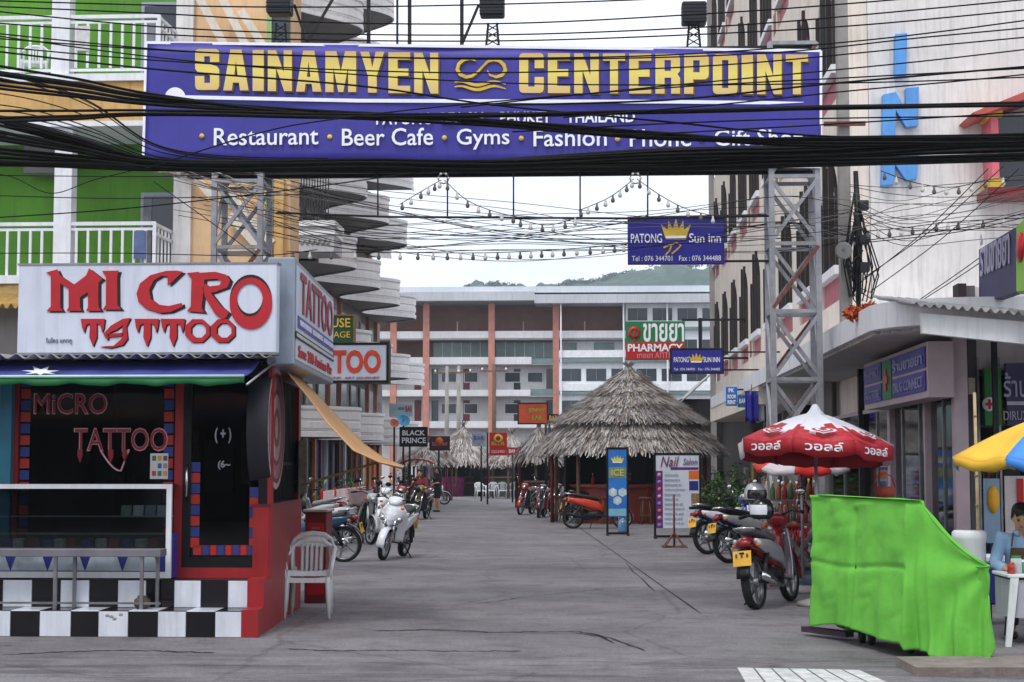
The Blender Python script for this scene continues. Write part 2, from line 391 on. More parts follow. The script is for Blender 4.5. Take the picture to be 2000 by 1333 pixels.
# ---------------------------------------------------------------- wooded hill far behind
def hillmat():
    m = bpy.data.materials.new('wooded_hill'); m.use_nodes = True; t = m.node_tree; N, L = t.nodes, t.links; b = N['Principled BSDF']
    tc = N.new('ShaderNodeTexCoord'); n = N.new('ShaderNodeTexVoronoi'); n.inputs['Scale'].default_value = .12; L.new(tc.outputs['Object'], n.inputs['Vector'])
    n2 = N.new('ShaderNodeTexNoise'); n2.inputs['Scale'].default_value = .03; n2.inputs['Detail'].default_value = 8; L.new(tc.outputs['Object'], n2.inputs['Vector'])
    mixf = N.new('ShaderNodeMath'); mixf.operation = 'ADD'; L.new(n.outputs['Distance'], mixf.inputs[0]); L.new(n2.outputs['Fac'], mixf.inputs[1])
    r = N.new('ShaderNodeValToRGB'); r.color_ramp.elements[0].position = .35; r.color_ramp.elements[1].position = 1.1
    r.color_ramp.elements[0].color = (.085, .15, .085, 1); r.color_ramp.elements[1].color = (.03, .06, .04, 1); L.new(mixf.outputs[0], r.inputs['Fac']); L.new(r.outputs['Color'], b.inputs['Base Color'])
    b.inputs['Roughness'].default_value = .9; return m
ridge = [(560, 600), (760, 585), (860, 572), (905, 565), (925, 559), (960, 556), (1000, 560), (1040, 566), (1085, 562), (1110, 553), (1150, 553), (1200, 541), (1250, 527), (1300, 519), (1360, 514), (1420, 508), (1520, 500), (1700, 520), (2200, 560)]
def ridge_y(px):
    for (a, b), (c, d) in zip(ridge, ridge[1:]):
        if a <= px <= c: return b+(d-b)*(px-a)/(c-a)
    return 600
hb = MB(); nu, nv = 260, 26
def hillf(u, v):
    px = 560+1640*u; Yr = 900; top = P(px, ridge_y(px), Yr)
    z = top.z*(1-(1-v)**1.6) if v < 1 else top.z
    y = Yr-(1-v)*260
    q = noise.noise(Vector((top.x*.06, y*.05, 3)))*5+noise.noise(Vector((top.x*.2, y*.12, 9)))*3
    return (top.x, y, max(-2, z+q*min(1, v*3)-2))
hb.grid(hillf, nu, nv)
hill = tag(hb.build('hills', hillmat()), 'forested green hill rising behind the far building', kind='structure')
def leaf_cloud(b, c, r, n, size, rng=random, flat=1.0, shell=.35):
    """n small leaf faces spread through an ellipsoid"""
    c = Vector(c); r = Vector(r)
    for _ in range(n):
        while 1:
            v = Vector((rng.uniform(-1, 1), rng.uniform(-1, 1), rng.uniform(-1, 1)))
            if shell < v.length < 1: break
        p = c+Vector((v.x*r.x, v.y*r.y, v.z*r.z)); s = size*rng.uniform(.6, 1.4)
        a = Vector((rng.gauss(0, 1), rng.gauss(0, 1), rng.gauss(0, 1)*flat)).normalized(); d = a.cross(Vector((rng.gauss(0, 1), rng.gauss(0, 1), rng.gauss(0, 1)))).normalized()
        b.add([p-a*s, p+d*s*.45, p+a*s, p-d*s*.45], [(0, 1, 2, 3)])
tb = MB()
for i in range(90):
    px = random.choice([random.uniform(905, 1010), random.uniform(1085, 1210), random.uniform(1085, 1400)]); q = P(px, ridge_y(px), 890)
    tb.m = random.randrange(2); leaf_cloud(tb, q+Vector((0, 0, -.5)), (random.uniform(2, 4), 3, random.uniform(1.5, 3.4)), 60, .8)
tag(tb.build('ridge_trees', [M('far_leaf', (66, 88, 60), .9, .3, .2), M('far_leaf_dark', (44, 64, 48), .9, .3, .2)]), 'dark tree tops along the ridge of the hill', kind='stuff')

# ---------------------------------------------------------------- far building closing the street
YB = 150.0
eb = thing('apartment_block', 'long six-storey block with open galleries closing the far end of the street', 'building', (P(1095, 950, YB).x, YB, 0))
def bpart(name, mat, rects, parent=eb, y0=YB, dep=.5, b=None):
    b = b or MB()
    for r in rects:
        a, c, d, e = RC(*r, YB); b.box(a, c, y0, y0+dep, max(0, d), e)
    return b.build(name, mat, parent)
bpart('wall', M('back_block_wall', (214, 212, 214), .8, .1, .3, streak=.3), [(700, 712, 1092, 950)], y0=YB+1.6, dep=9)
bpart('gallery_wall', brownwall, [(700, 592, 1222, 712)], y0=YB+2, dep=8.4)
bpart('wing_wall', M('wing_white', (222, 226, 230), .7, .08, .3, streak=.25), [(1092, 688, 1400, 950), (1222, 590, 1400, 689)], y0=YB-.3, dep=11)
bpart('roof', M('roof_white', (206, 212, 220), .6, .08, .2, streak=.3), [(700, 562, 1410, 574)], y0=YB-1.0, dep=13)
bpart('eaves', M('eaves_grey', (186, 190, 196), .6, .1, .2, streak=.4), [(700, 574, 1045, 591), (1045, 578, 1410, 595)], y0=YB-1.6, dep=4)
for r in ((700, 647, 1222, 661), (700, 698, 1038, 712), (700, 762, 1036, 774), (700, 823, 1092, 836)):
    bpart('parapet', M('parapet_white', (212, 212, 214), .7, .1, .4, streak=.35), [r], dep=.2)
for r in ((1038, 700, 1092, 711), (1036, 760, 1092, 773)):
    bpart('glass_balustrade', glassgreen, [r], dep=.1, y0=YB+.1)
for r in ((700, 661, 1222, 664), (700, 712, 1092, 714), (700, 774, 1092, 776), (700, 836, 1092, 838)):
    bpart('floor_slab', greywall, [r], dep=2.2, y0=YB+.05)
for x in (768, 832, 960, 1086):
    bpart('pier', pinkpier, [(x-6, 592, x+6, 950)], dep=.7, y0=YB-.15)
for x in (804, 838, 900, 952, 1000, 1064):
    for y in (717, 779):
        bpart('door', glassdark if x % 3 else darkred, [(x+2, y+2, x+15, y+44)], dep=.1, y0=YB+1.55)
for x0, x1 in ((860, 888), (905, 930), (985, 1014), (1030, 1058)):
    for y in (725, 787):
        f = bpart('window', white, [(x0-1.5, y, x1+1.5, y+21)], dep=.12, y0=YB+1.5); bpart('pane', glassdark, [(x0, y+1.5, x1, y+19.5)], parent=f, dep=.05, y0=YB+1.46)
for x0, x1 in ((842, 954), (966, 1080)):
    f = bpart('window', glassgreen, [(x0, 666, x1, 697)], dep=.1, y0=YB+1.9)
    for k in range(1, 6): bpart('mullion', white, [(x0+(x1-x0)*k/6-.4, 666, x0+(x1-x0)*k/6+.4, 697)], parent=f, dep=.06, y0=YB+1.84)
bpart('window', white, [(1096, 664, 1222, 686)], dep=.1, y0=YB+1.8); bpart('window', glassgreen, [(1100, 667, 1126, 686), (1160, 667, 1200, 686)], dep=.1, y0=YB+1.7)
for x in (893, 1022, 1142): bpart('post', greywall, [(x-1, 628, x+1, 648)], dep=.1, y0=YB+.1)
wr = [(1226+k*48.5, 603, 1226+k*48.5+38, 627) for k in range(4)]+[(1226+k*48.5, 664, 1226+k*48.5+38, 686) for k in range(4)]+[(1096+k*49, 721, 1096+k*49+39, 745) for k in range(6)]+[(1096+k*49, 783, 1096+k*49+39, 807) for k in range(6)]
for r in wr:
    f = bpart('window', glassdark, [r], dep=.1, y0=YB-.34); bpart('sash', M('sash_grey', (110, 116, 124), .5, .1, 3), [((r[0]+r[2])/2-.5, r[1], (r[0]+r[2])/2+.5, r[3])], parent=f, dep=.05, y0=YB-.4)
for y in (640, 703, 766): bpart('ledge', glassgreen, [(1092 if y > 680 else 1222, y, 1400, y+5)], dep=.5, y0=YB-.75)
for y in (685, 750): bpart('ledge', white, [(1092, y, 1400, y+14)], dep=.4, y0=YB-.62)
for x in (1096, 1218, 1220+83): bpart('drainpipe', white, [(x-1.5, 590, x+1.5, 840)], dep=.2, y0=YB-.95)

# ---------------------------------------------------------------- hotel with wavy white balconies (left side)
ht = thing('hotel', 'grey hotel with rows of wavy white ribbed balconies on the street', 'building', (-9.5, 55, 0))
XF = -9.6
rib = M('ribbed_white_parapet', (238, 236, 236), .6, .05, 1, streak=.2)
ends = [75, 75, 74, 72.5, 71, 69.5, 67, 64, 61, 60]
floors = [2.6+2.7*k for k in range(8)]
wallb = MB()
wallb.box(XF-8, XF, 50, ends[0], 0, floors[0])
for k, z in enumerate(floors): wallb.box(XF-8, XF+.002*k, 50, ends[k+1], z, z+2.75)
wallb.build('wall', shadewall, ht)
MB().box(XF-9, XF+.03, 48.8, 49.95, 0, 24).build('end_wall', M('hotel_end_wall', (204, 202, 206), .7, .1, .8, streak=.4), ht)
WL, WA = 6.0, .95
def wave(y, k): return 1.1+WA*math.sin(2*math.pi*(y-2.4*k-51.6)/WL)
for k, z in enumerate(floors):
    y0, y1 = 50.4, ends[k+1]-.4; n = int((y1-y0)/.22)
    ys = [y0+(y1-y0)*i/n for i in range(n+1)]
    b = MB(); vs = []
    for y in ys: vs += [(XF-.02, y, z), (XF+wave(y, k), y, z), (XF+wave(y, k), y, z+.14), (XF-.02, y, z+.14)]
    b.add(vs, [(4*i+j, 4*i+4+j, 4*i+4+(j+1) % 4, 4*i+(j+1) % 4) for i in range(n) for j in range(4)]); b.build('balcony_slab', greywall, ht)
    b = MB(); prof = [(0, -.06), (.05, -.06), (.05, .10), (.0, .12), (.0, .20), (.04, .22), (.04, .42), (0, .44), (0, .50), (.04, .52), (.04, .74), (0, .76), (.03, .80), (.07, .82), (.07, .92), (-.1, .92), (-.1, .05)]
    m = len(prof); vs = []
    for y in ys:
        w = wave(y, k); dw = WA*2*math.pi/WL*math.cos(2*math.pi*(y-2.4*k-51.6)/WL); nn = Vector((1, -dw)).normalized()
        for a, h in prof: vs.append((XF+w+nn.x*a, y+nn.y*a, z+h))
    b.add(vs, [(m*i+j, m*i+m+j, m*i+m+j+1, m*i+j+1) for i in range(n) for j in range(m-1)]); b.build('balcony_parapet', rib, ht)
    yy = 51.6
    while yy < y1-1.5:
        q = (yy//5) % 2
        f = MB().box(XF+.02, XF+.06, yy, yy+1.5, z+.14, z+2.3).build('balcony_door', M('door_frame_grey', (120, 116, 112), .6, .1, 2), ht); MB().box(XF+.05, XF+.08, yy+.08, yy+1.42, z+.2, z+2.22).build('pane', glassgreen if q else glassdark, f)
        MB().box(XF, XF+.16, yy+2.1, yy+2.24, z+.14, z+2.68).build('pier', pinkpier, ht) if q else None; yy += 2.6
# plain boxed balcony with a zigzag moulding at the near corner
for z in (8.25,):
    a, c, d, e = RC(548, 432, 652, 492, 48); b = MB(); b.box(a, c, 48, 49.6, d, e)
    o = b.build('corner_balcony', M('balcony_grey', (186, 184, 186), .7, .1, 2, streak=.3), ht)
    q = MB(); q.box(a-.05, c+.05, 47.9, 49.7, e-.16, e+.003); q.box(a-.03, c+.03, 47.94, 49.65, e-.42, e-.3); q.build('moulding', rib, o)
    zz = MB(); n = 9
    for i in range(n):
        x0 = a+.1+(c-a-.2)*i/n; w = (c-a-.2)/n; zz.beam((x0, 47.98, d+.36), (x0+w/2, 47.98, d+.22), .035); zz.beam((x0+w/2, 47.98, d+.22), (x0+w, 47.98, d+.36), .035)
    zz.build('zigzag_trim', greywall, o)
    bl = MB()
    for i in range(14): x = a+.1+(c-a-.5)*i/13; bl.box(x, x+.03, 49.3, 49.33, e, e+1.7)
    bl.build('window_bars', darkmetal, o)
# ground floor of the hotel: bar fronts under an awning, seen past the tattoo kiosk
for i, (y0, y1, mt) in enumerate(((50.5, 55, inside), (55.6, 60.5, M('bar_blue', (50, 90, 140), .5, .2, 1)), (61, 67, inside), (67.5, 74, M('bar_orange', (176, 110, 50), .6, .2, 1)))):
    f = MB().box(XF+.02, XF+.1, y0, y1, .1, 2.45).build('bar_front', mt, ht)
    for j in range(4): MB().box(XF+.08, XF+.2, y0+j*(y1-y0)/4, y0+j*(y1-y0)/4+.18, 0, 2.55).build('post', [wood, orange, darkred, white][(i+j) % 4], f)

# ---------------------------------------------------------------- green building (left)
YG = 28.0
gb = thing('guesthouse', 'lime green guesthouse with white balcony railings behind the tattoo kiosk', 'building', (-8, YG+1, 0))
def gpart(name, mat, r, y0=YG, dep=.2, parent=gb):
    a, c, d, e = RC(*r, YG); return MB().box(a, c, y0, y0+dep, d, e).build(name, mat, parent)
a, c, d, e = RC(-420, -260, 345, 905, YG)
MB().box(a, c, YG+1.5, YG+2.6, 0, e).build('wall', limewall, gb)
a2, c2, _, _ = RC(345, -260, 545, 905, YG)
MB().box(c, c2, YG+1.1, YG+2.0, 0, e).build('side_wall', peach, gb)
gpart('pilaster', offwhite, (311, -260, 346, 905), YG+1.0, .6)
gpart('pilaster', M('pale_green_trim', (150, 190, 120), .7, .1, 2), (497, -260, 506, 905), YG+.95, .3)
gpart('pilaster', ochre, (514, 330, 532, 905), YG+.9, .4)
gpart('column', white, (104, -260, 139, 152), YG-.02, .3); gpart('column', white, (102, 250, 136, 905), YG-.02, .3)
for r in ((-420, 150, 300, 164), (-420, 242, 300, 252), (-420, 540, 300, 556)): gpart('slab_edge', white, r, YG-.12, 1.7)
gpart('fascia', ochre, (-420, 164, 300, 242), YG-.05, 1.6); gpart('fascia', ochre, (-420, 556, 300, 640), YG-.05, 1.6)
gpart('air_conditioner', M('ac_grey', (120, 122, 120), .6, .1, 3), (8, 258, 88, 318), YG+1.0, .45)
def railing(ytop, ybot, x0, x1, xr):
    rl = gpart('railing', white, (x0, ytop, xr, ytop+7), YG, .05)
    gpart('rail', white, (x0, ytop+12, xr, ytop+17), YG+.005, .04, rl); gpart('rail', white, (x0, ybot-5, xr, ybot), YG+.005, .04, rl)
    a, c, d, e = RC(0, ytop+17, 5, ybot-5, YG); src = MB().box(-.022, .022, 0, .03, d, e).build('baluster', white)
    first = True; x = x0+6
    while x < xr-2:
        if not 100 < x < 142:
            p = P(x, (ytop+ybot)/2, YG)
            if first: src.parent = rl; src.matrix_parent_inverse = WM[rl.name].inverted(); src.location = (p.x, YG, 0); first = False
            else: inst(src, rl, (p.x, YG, 0))
        x += 22.5
    q = MB(); a, c, d, e = RC(xr-6, ytop, xr, ybot, YG)
    for zz in (e-.03, e-.2, d+.04): q.beam((c-.03, YG, zz), (c+.02, YG+1.4, zz), .05)
    for i in range(1, 6): q.box(c-.03, c, YG+.24*i, YG+.24*i+.03, d, e)
    q.box(c-.05, c+.01, YG-.005, YG+.045, d, e); q.build('return_rail', white, rl)
railing(30, 140, -60, 300, 312); railing(434, 545, -60, 300, 303)
for r in ((232, -40, 312, 150), (230, 350, 308, 540)):
    f = gpart('door', M('door_bluegrey', (150, 160, 172), .5, .1, 2), r, YG+1.42, .1); gpart('pane', glassdark, (r[0]+7, r[1]+9, r[2]-7, r[3]-4), YG+1.39, .04, f)
for r in ((60, 10, 96, 140), (65, 440, 98, 545)): gpart('shutter', M('shutter_brown', (120, 106, 84), .6, .15, 3), r, YG+1.44, .05)
for si, (x0, y0, x1, y1) in enumerate(((386, -10, 440, 92), (430, -10, 482, 92), (470, 20, 515, 92), (362, 325, 414, 384), (436, 365, 532, 476), (448, 420, 530, 512))):
    p, q = P(x0, y0, YG+.7+.05*si), P(x1, y1, YG+.7+.05*si); MB().beam(p, q, .06, .14).build('stair_stringer', M('stringer_white', (220, 210, 196), .6, .1, 3, streak=.3), gb)
a, c, d, e = RC(500, -40, 545, 70, YG); MB().box(a+.05, c, YG+1.02, YG+1.09, d, e).build('window', glassdark, gb)
# curtains behind the balcony doors, a chair and washing on the upper balcony
for r in ((239, 0, 262, 146), (237, 362, 254, 536)): gpart('curtain', M('curtain_grey', (120, 124, 130), .9, .25, 5), r, YG+1.375, .012)
gpart('washing', M('towel_white', (206, 204, 206), .9, .15, 6), (150, 52, 176, 100), YG-.03, .02); gpart('washing', M('towel_blue', (96, 110, 150), .9, .15, 6), (262, 452, 286, 506), YG-.03, .02)
# shophouses across the main road, behind the viewpoint: what the shop glass mirrors
for i_ in range(7):
    x_ = -26+i_*7.5; sh_ = thing('shophouse', ['ochre', 'pale grey', 'salmon', 'white', 'mint', 'cream', 'brick red'][i_]+' shophouse across the main road facing the side street', 'building', (x_+3.7, -11, 0), group='shophouses across the main road')
    hh = 6.2+(i_*37 % 5)*.5; MB().box(x_, x_+7.35, -17, -11, 0, hh).build('wall', [ochre, greywall, pinkpier, offwhite, M('mint_wall', (150, 180, 160), .8, .1, 1), cream, brownwall][i_], sh_)
    MB().box(x_+.5, x_+6.85, -11.02, -10.98, 0, 2.8).build('shop_opening', inside, sh_); MB().box(x_, x_+7.35, -11.0, -9.6, 2.9, 3.05).build('awning', cloth_tan if i_ % 2 else deepblue, sh_)
    for k_ in range(3): MB().box(x_+.8+k_*2.1, x_+2.3+k_*2.1, -11.03, -10.97, 3.9, 5.3).build('window', glassdark, sh_)
# low neighbour roof at the far left edge
nk = thing('lean_to', 'low grey shack with ochre corrugated roof beside the tattoo kiosk', 'shack', (-6.3, 17.5, 0))
a, c, d, e = RC(-150, 590, 40, 905, 16.6); MB().box(a, c, 16.75, 19.5, 0, e-.05).build('wall', greywall, nk)
q = MB(); z0 = P(0, 602, 16.5).z; z1 = P(0, 552, 16.5).z+.25
def corr(u, v): return (a-.1+(c-a+.25)*u, 16.3+3*v, z0+(z1-z0)*v+.025*math.sin(u*2*math.pi*14))
q.grid(corr, 112, 2); solid(q.build('roof', M('ochre_sheet', (176, 140, 70), .6, .25, 2, streak=.6), nk), .01)
q = MB(); q.box(*RC(-3, 740, 20, 1100, 16.0)[:2], 16.0, 16.12, 0, 2.45); q.build('post', M('teal_post', (40, 110, 132), .5, .15, 3), nk)
# ---------------------------------------------------------------- inn on the right: side facade along the street, white end wall towards us
X0, YN, YE, HT = 4.25, 27.0, 56.5, 24.0
inn = thing('inn_building', 'tall cream inn with arched windows along the street and blue letters on its end wall', 'building', (8, 40, 0))
MB().box(X0+.35, 16, YN+.2, YE, 0, HT).build('core_wall', cream, inn)
MB().box(X0+.36, 16, YN+.005, YN+.19, 3.2, HT).build('end_wall', offwhite, inn)
pinkm = M('pink_tile_panel', (186, 108, 118), .7, .15, 3, streak=.3)
frame_dark = M('frame_brown_black', (44, 36, 36), .6, .15, 3)
def slab(y0, y1, z0, z1, mt, name, x=X0, dx=.35, parent=inn): return MB().box(x, x+dx, y0, y1, z0, z1).build(name, mt, parent)
slab(YN, YE, 3.2, 4.1, cream, 'spandrel'); 
nf = 0
for fl in range(6):
    zb = 4.1+3.5*fl
    if zb > HT-1: break
    slab(YN, YE, zb+3.0, zb+3.5, cream, 'spandrel')
    y = YN; k = 0
    while y < YE-1:
        pier = 1.15; slab(y, min(YE, y+pier), zb, zb+3.0, cream, 'pier'); y += pier
        w = min(2.1, YE-y)
        # low panel with pink tiles and a small square niche, window above with a half-round head
        slab(y, y+w, zb, zb+.35, cream, 'sill_wall'); slab(y, y+w, zb+.35, zb+.8, pinkm, 'tile_panel', X0+.06, .26); slab(y, y+w, zb+.8, zb+.95, white, 'sill', X0-.08, .43)
        f = slab(y, y+w, zb+.95, zb+3.0, glassdark, 'window', X0+.1, .2)
        for q in (.33, .66): slab(y+w*q-.04, y+w*q+.04, zb+.95, zb+3.0, frame_dark, 'mullion', X0-.06, .17, f)
        slab(y, y+w, zb+2.25, zb+2.31, white, 'transom', X0+.03, .075, f)
        for yy_ in (y+.001, y+w-.071): slab(yy_, yy_+.07, zb+.95, zb+2.3, frame_dark, 'jamb', X0-.05, .15, f)
        ar = MB(); n = 12; vs = []
        for i in range(n+1):
            t = math.pi*i/n; yy = y+w/2-math.cos(t)*w/2; zz = zb+2.1+math.sin(t)*.8
            vs += [(X0+.005, yy, zz), (X0+.005, yy, zb+3.0), (X0+.3, yy, zz), (X0+.3, yy, zb+3.0)]
        fs = []
        for i in range(n): fs += [(4*i, 4*i+4, 4*i+5, 4*i+1), (4*i+2, 4*i+3, 4*i+7, 4*i+6), (4*i, 4*i+2, 4*i+6, 4*i+4)]
        ar.add(vs, fs); ar.build('arch_head', cream, f)
        if k % 2 == 0: slab(y+w+.25, y+w+.75, zb+.4, zb+.9, M('niche_brown', (140, 104, 84), .8, .2, 4), 'niche', X0-.004, .05)
        y += w; k += 1
MB().box(X0-.15, X0+.02, YE-.3, YE+.1, 0, HT).build('drainpipe', greywall, inn)
# blue box letters on the end wall
bl = M('letter_blue', (86, 150, 216), .5, .1, 3, streak=.25)
def boxletter(polys):
    o = None; b = MB()
    for poly in polys:
        pts = [P(x, y, YN-.16) for x, y in poly]; b.prism([(p.x, p.z) for p in pts], (0, YN-.16, 0), (1, 0, 0), (0, 0, 1), (0, .155, 0))
    return b.build('letter', bl, inn)
boxletter([[(1749, 67), (1772, 65), (1770, 147), (1748, 149)]])
boxletter([[(1725, 185), (1750, 180), (1749, 268), (1724, 268)], [(1750, 180), (1770, 216), (1770, 248), (1749.5, 215)], [(1770, 172), (1795, 170), (1793, 246), (1770, 248)]])
boxletter([[(1725, 296), (1750, 292), (1746, 360), (1722, 362)], [(1750, 292), (1770, 322), (1769, 350), (1749, 322)], [(1770, 290), (1795, 288), (1791, 350), (1769, 352)]])
# shrine-like window bay with red roof
wb = MB(); a, c, d, e = RC(1952, 225, 2120, 372, YN-.6); wb.box(a, c, YN-.5, YN, d, e); bay = wb.build('bay_window', M('bay_dark_glass', (24, 30, 44), .2, .2, 1, spec=.6), inn)
a, c, d, e = RC(1937, 215, 1951, 372, YN-.6); MB().box(a, c, YN-.6, YN, d, e).build('column', M('pink_column', (222, 110, 124), .5, .15, 3), bay)
MB().box(a-.06, c+.06, YN-.66, YN-.002, e-.12, e+.1).build('capital', gold, bay); MB().box(a-.05, c+.05, YN-.65, YN-.002, d-.02, d+.2).build('column_base', gold, bay)
a, c, d, e = RC(1925, 368, 2140, 384, YN-.6); MB().box(a, c, YN-.75, YN-.004, d, e).build('sill', darkred, bay)
pr = [P(1900, 220, YN-1), P(2060, 156, YN-1), P(2062, 172, YN-1), P(1910, 227, YN-1)]; MB().prism([(p.x, p.z) for p in pr], (0, YN-1, 0), (1, 0, 0), (0, 0, 1), (0, 1, 0)).build('roof', M('red_tile', (178, 82, 72), .6, .2, 4), bay)

# ---------------------------------------------------------------- pharmacy arcade under the white canopy
XC, YC, ZC = 3.33, 18.7, 3.2
ar = thing('pharmacy_arcade', 'row of glass shopfronts under a long white canopy on the right', 'shop', (5, 24, 0))
cb = MB(); n = 10
out = [(XC+.0, 46.0)]+[(XC, YC+1.1)]+[(XC+1.1-1.1*math.cos(math.pi/2*i/n)*1.0, YC+1.1-1.1*math.sin(math.pi/2*i/n)) for i in range(n+1)]+[(9, YC), (9, 46)]
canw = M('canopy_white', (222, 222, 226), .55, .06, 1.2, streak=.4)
cb.prism(out, (0, 0, ZC+.02), (1, 0, 0), (0, 1, 0), (0, 0, .3)); cb.build('canopy_fascia', canw, ar)
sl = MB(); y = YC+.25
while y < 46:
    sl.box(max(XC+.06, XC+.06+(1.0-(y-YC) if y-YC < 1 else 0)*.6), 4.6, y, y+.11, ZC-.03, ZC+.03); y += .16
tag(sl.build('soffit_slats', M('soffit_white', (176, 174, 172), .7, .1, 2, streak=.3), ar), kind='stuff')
MB().box(XC+.02, X0+.4, 33, 46.4, ZC-.35, ZC+.03).build('canopy_fascia', cream, ar)
MB().box(4.45, 9, YC+1.4, 46, 0, .12).build('plinth', concrete, ar)
MB().box(6.6, 9, YC+1.6, 46, .12, ZC).build('back_wall', M('shop_inner_wall', (150, 146, 140), .8, .15, 1), ar)
MB().box(4.46, 6.6, 31, 31.1, .12, ZC).build('party_wall', greywall, ar); MB().box(4.46, 9, 24, 24.1, .12, ZC).build('party_wall', greywall, ar)
# shopfront: pilasters, mullions, panes
mauve = M('mauve_frame', (176, 158, 164), .5, .1, 2)
for y, w, m in ((YC+.95, .16, mauve), (21.4, .1, mauve), (23.9, .2, mauve), (26.6, .12, darkmetal), (30.6, .3, greywall), (33.6, .2, darkmetal), (37, .3, greywall), (41, .3, greywall)):
    MB().box(4.3, 4.46, y, y+w, .1, ZC).build('pilaster', m, ar)
for y0, y1 in ((YC+1.12, 21.4), (21.5, 22.7), (22.7, 23.9), (24.1, 26.6), (26.72, 30.6), (30.9, 33.6)):
    MB().box(4.38, 4.4, y0, y1, .15, 2.5).build('pane', shoppane, ar)
    f = MB().box(4.36, 4.43, y0, y1, 2.44, 2.5).build('window_frame', mauve, ar); MB().box(4.36, 4.43, (y0+y1)/2-.03, (y0+y1)/2+.03, .15, 2.44).build('mullion', steel, f)
MB().box(4.47, 4.6, 31.1, 56.2, .0, ZC).build('shade_front', M('deep_shade_wall', (58, 52, 52), .8, .3, 1.2), ar)  # closed panel, coloured dark to stand in for the shade under the canopy
# stocked shelves behind the glass: each product its own box
shelf_cols = [M('pack_%d' % i, c, .5, .1, 8) for i, c in enumerate(((186, 70, 64), (210, 206, 200), (70, 120, 90), (60, 90, 160), (206, 160, 70), (150, 150, 158), (120, 70, 90)))]
for ys in (20.4, 22.3, 25.0, 27.6):
    sh = MB()
    for z in (.5, .9, 1.3, 1.7, 2.1): sh.box(5.0, 5.35, ys, ys+1.1, z, z+.03)
    so = sh.build('shelf', M('shelf_grey', (140, 138, 138), .6, .1, 3), ar)
    bx = MB()
    for z in (.5, .9, 1.3, 1.7, 2.1):
        y = ys+.02
        while y < ys+1.05:
            w = random.uniform(.05, .11); bx.m = random.randrange(7); bx.box(5.05, 5.25, y, y+w, z+.03, z+.03+random.uniform(.12, .3)); y += w+.012
    tag(bx.build('packages', shelf_cols, so), kind='stuff')
# blue shop sign under the canopy
sg = MB().box(3.98, 4.28, 19.55, 24.1, 2.42, 3.08).build('sign_box', mauve, ar)
for y0, y1, z0, z1, m in ((19.65, 21.75, 2.78, 3.03, navy), (19.65, 21.75, 2.5, 2.74, navy), (21.85, 22.5, 2.5, 3.03, green), (22.6, 24.0, 2.78, 3.03, navy), (22.6, 24.0, 2.5, 2.74, navy)):
    MB().box(3.96, 3.985, y0, y1, z0, z1).build('sign_panel', m, sg)
pale = M('letter_pale', (150, 150, 190), .5, .1, 4)
text('ร้านขายยา', pale, sg, (3.955, 21.65, 2.82), (0, -1, 0), (0, 0, 1), 1.9, .17, bold=.01); text('DRUG CONNECT', pale, sg, (3.955, 21.65, 2.55), (0, -1, 0), (0, 0, 1), 1.9, .13)
text('PHARMACY', pale, sg, (3.955, 23.9, 2.84), (0, -1, 0), (0, 0, 1), 1.2, .13); text('DRUG STORE', pale, sg, (3.955, 23.9, 2.55), (0, -1, 0), (0, 0, 1), 1.2, .11)
MB().cbox((3.95, 22.18, 2.76), (.02, .1, .3)).cbox((3.95, 22.18, 2.76), (.021, .3, .1)).build('cross', redpaint, sg)
# shaded stalls below the far canopy: hung goods
for k in range(26):
    y = random.uniform(33.5, 45); z = random.uniform(.2, 2.4); c = random.choice(((120, 40, 46), (70, 64, 60), (60, 90, 70), (150, 120, 80), (50, 52, 90), (140, 136, 130)))
    MB().cbox((4.25+random.uniform(-.2, .1), y, z), (.12, random.uniform(.3, .7), random.uniform(.3, .8)), Matrix.Rotation(random.uniform(-.2, .2), 3, 'X'), .02).build('hung_goods', M('goods_%d' % (c[0]), c, .8, .2, 4), ar)

# the next shop to the right, facing the main road
rs = thing('drugstore', 'drugstore with green cross sign under a sloping white awning at the right edge', 'shop', (6, 20.5, 0))
YS = 20.4
def rpart(name, mat, r, y0=YS, dep=.1, parent=rs):
    a, c, d, e = RC(*r, YS); return MB().box(a, c, y0, y0+dep, max(0, d), e).build(name, mat, parent)
rpart('wall', M('drug_wall', (206, 200, 198), .7, .1, 2, streak=.3), (1900, 560, 2250, 722), YS, .2)
rpart('pillar', M('dark_pillar', (52, 40, 46), .6, .15, 3), (1866, 560, 1882, 1250), YS-.35, .3)
rpart('pillar', M('grey_pillar', (92, 88, 92), .7, .15, 3, streak=.3), (1882, 560, 1908, 1250), YS-.1, .3)
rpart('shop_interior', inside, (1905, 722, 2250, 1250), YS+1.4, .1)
rpart('meter_box', M('meter_cream', (190, 180, 160), .6, .1, 3), (1884, 740, 1897, 772), YS-.2, .1)
gs = rpart('green_panel', M('cross_green', (40, 124, 52), .5, .12, 3, streak=.2), (1914, 722, 1946, 832), YS-.25, .1)
cx = P(1932, 790, YS-.26); b = MB(); b.lathe([(0, 0), (.085, 0), (.085, .012), (0, .012)], (cx.x, YS-.262, cx.z), Matrix.Rotation(R(90), 3, 'X'), 24); b.build('disc', letterwhite, gs)
MB().cbox((cx.x, YS-.28, cx.z), (.03, .012, .12)).cbox((cx.x, YS-.281, cx.z), (.1, .012, .034)).build('cross', redpaint, gs)
ps = rpart('purple_panel', purple, (1956, 712, 2120, 832), YS-.25, .1)
ptext('ร้านขายยา', M('letter_lilac', (170, 166, 190), .5, .1, 4), ps, 1960, 728, 2090, 776, YS-.26, bold=.01); ptext('DIRUX CONNECT', M('letter_lilac', (170, 166, 190)), ps, 1960, 803, 2095, 821, YS-.26)
rpart('strip', M('pale_strip', (190, 186, 196), .5, .1, 4), (1956, 786, 2120, 793), YS-.27, .02, ps)
for x in (1909, 1950): rpart('frame_post', steel, (x, 700, x+4, 1250), YS-.12, .08)
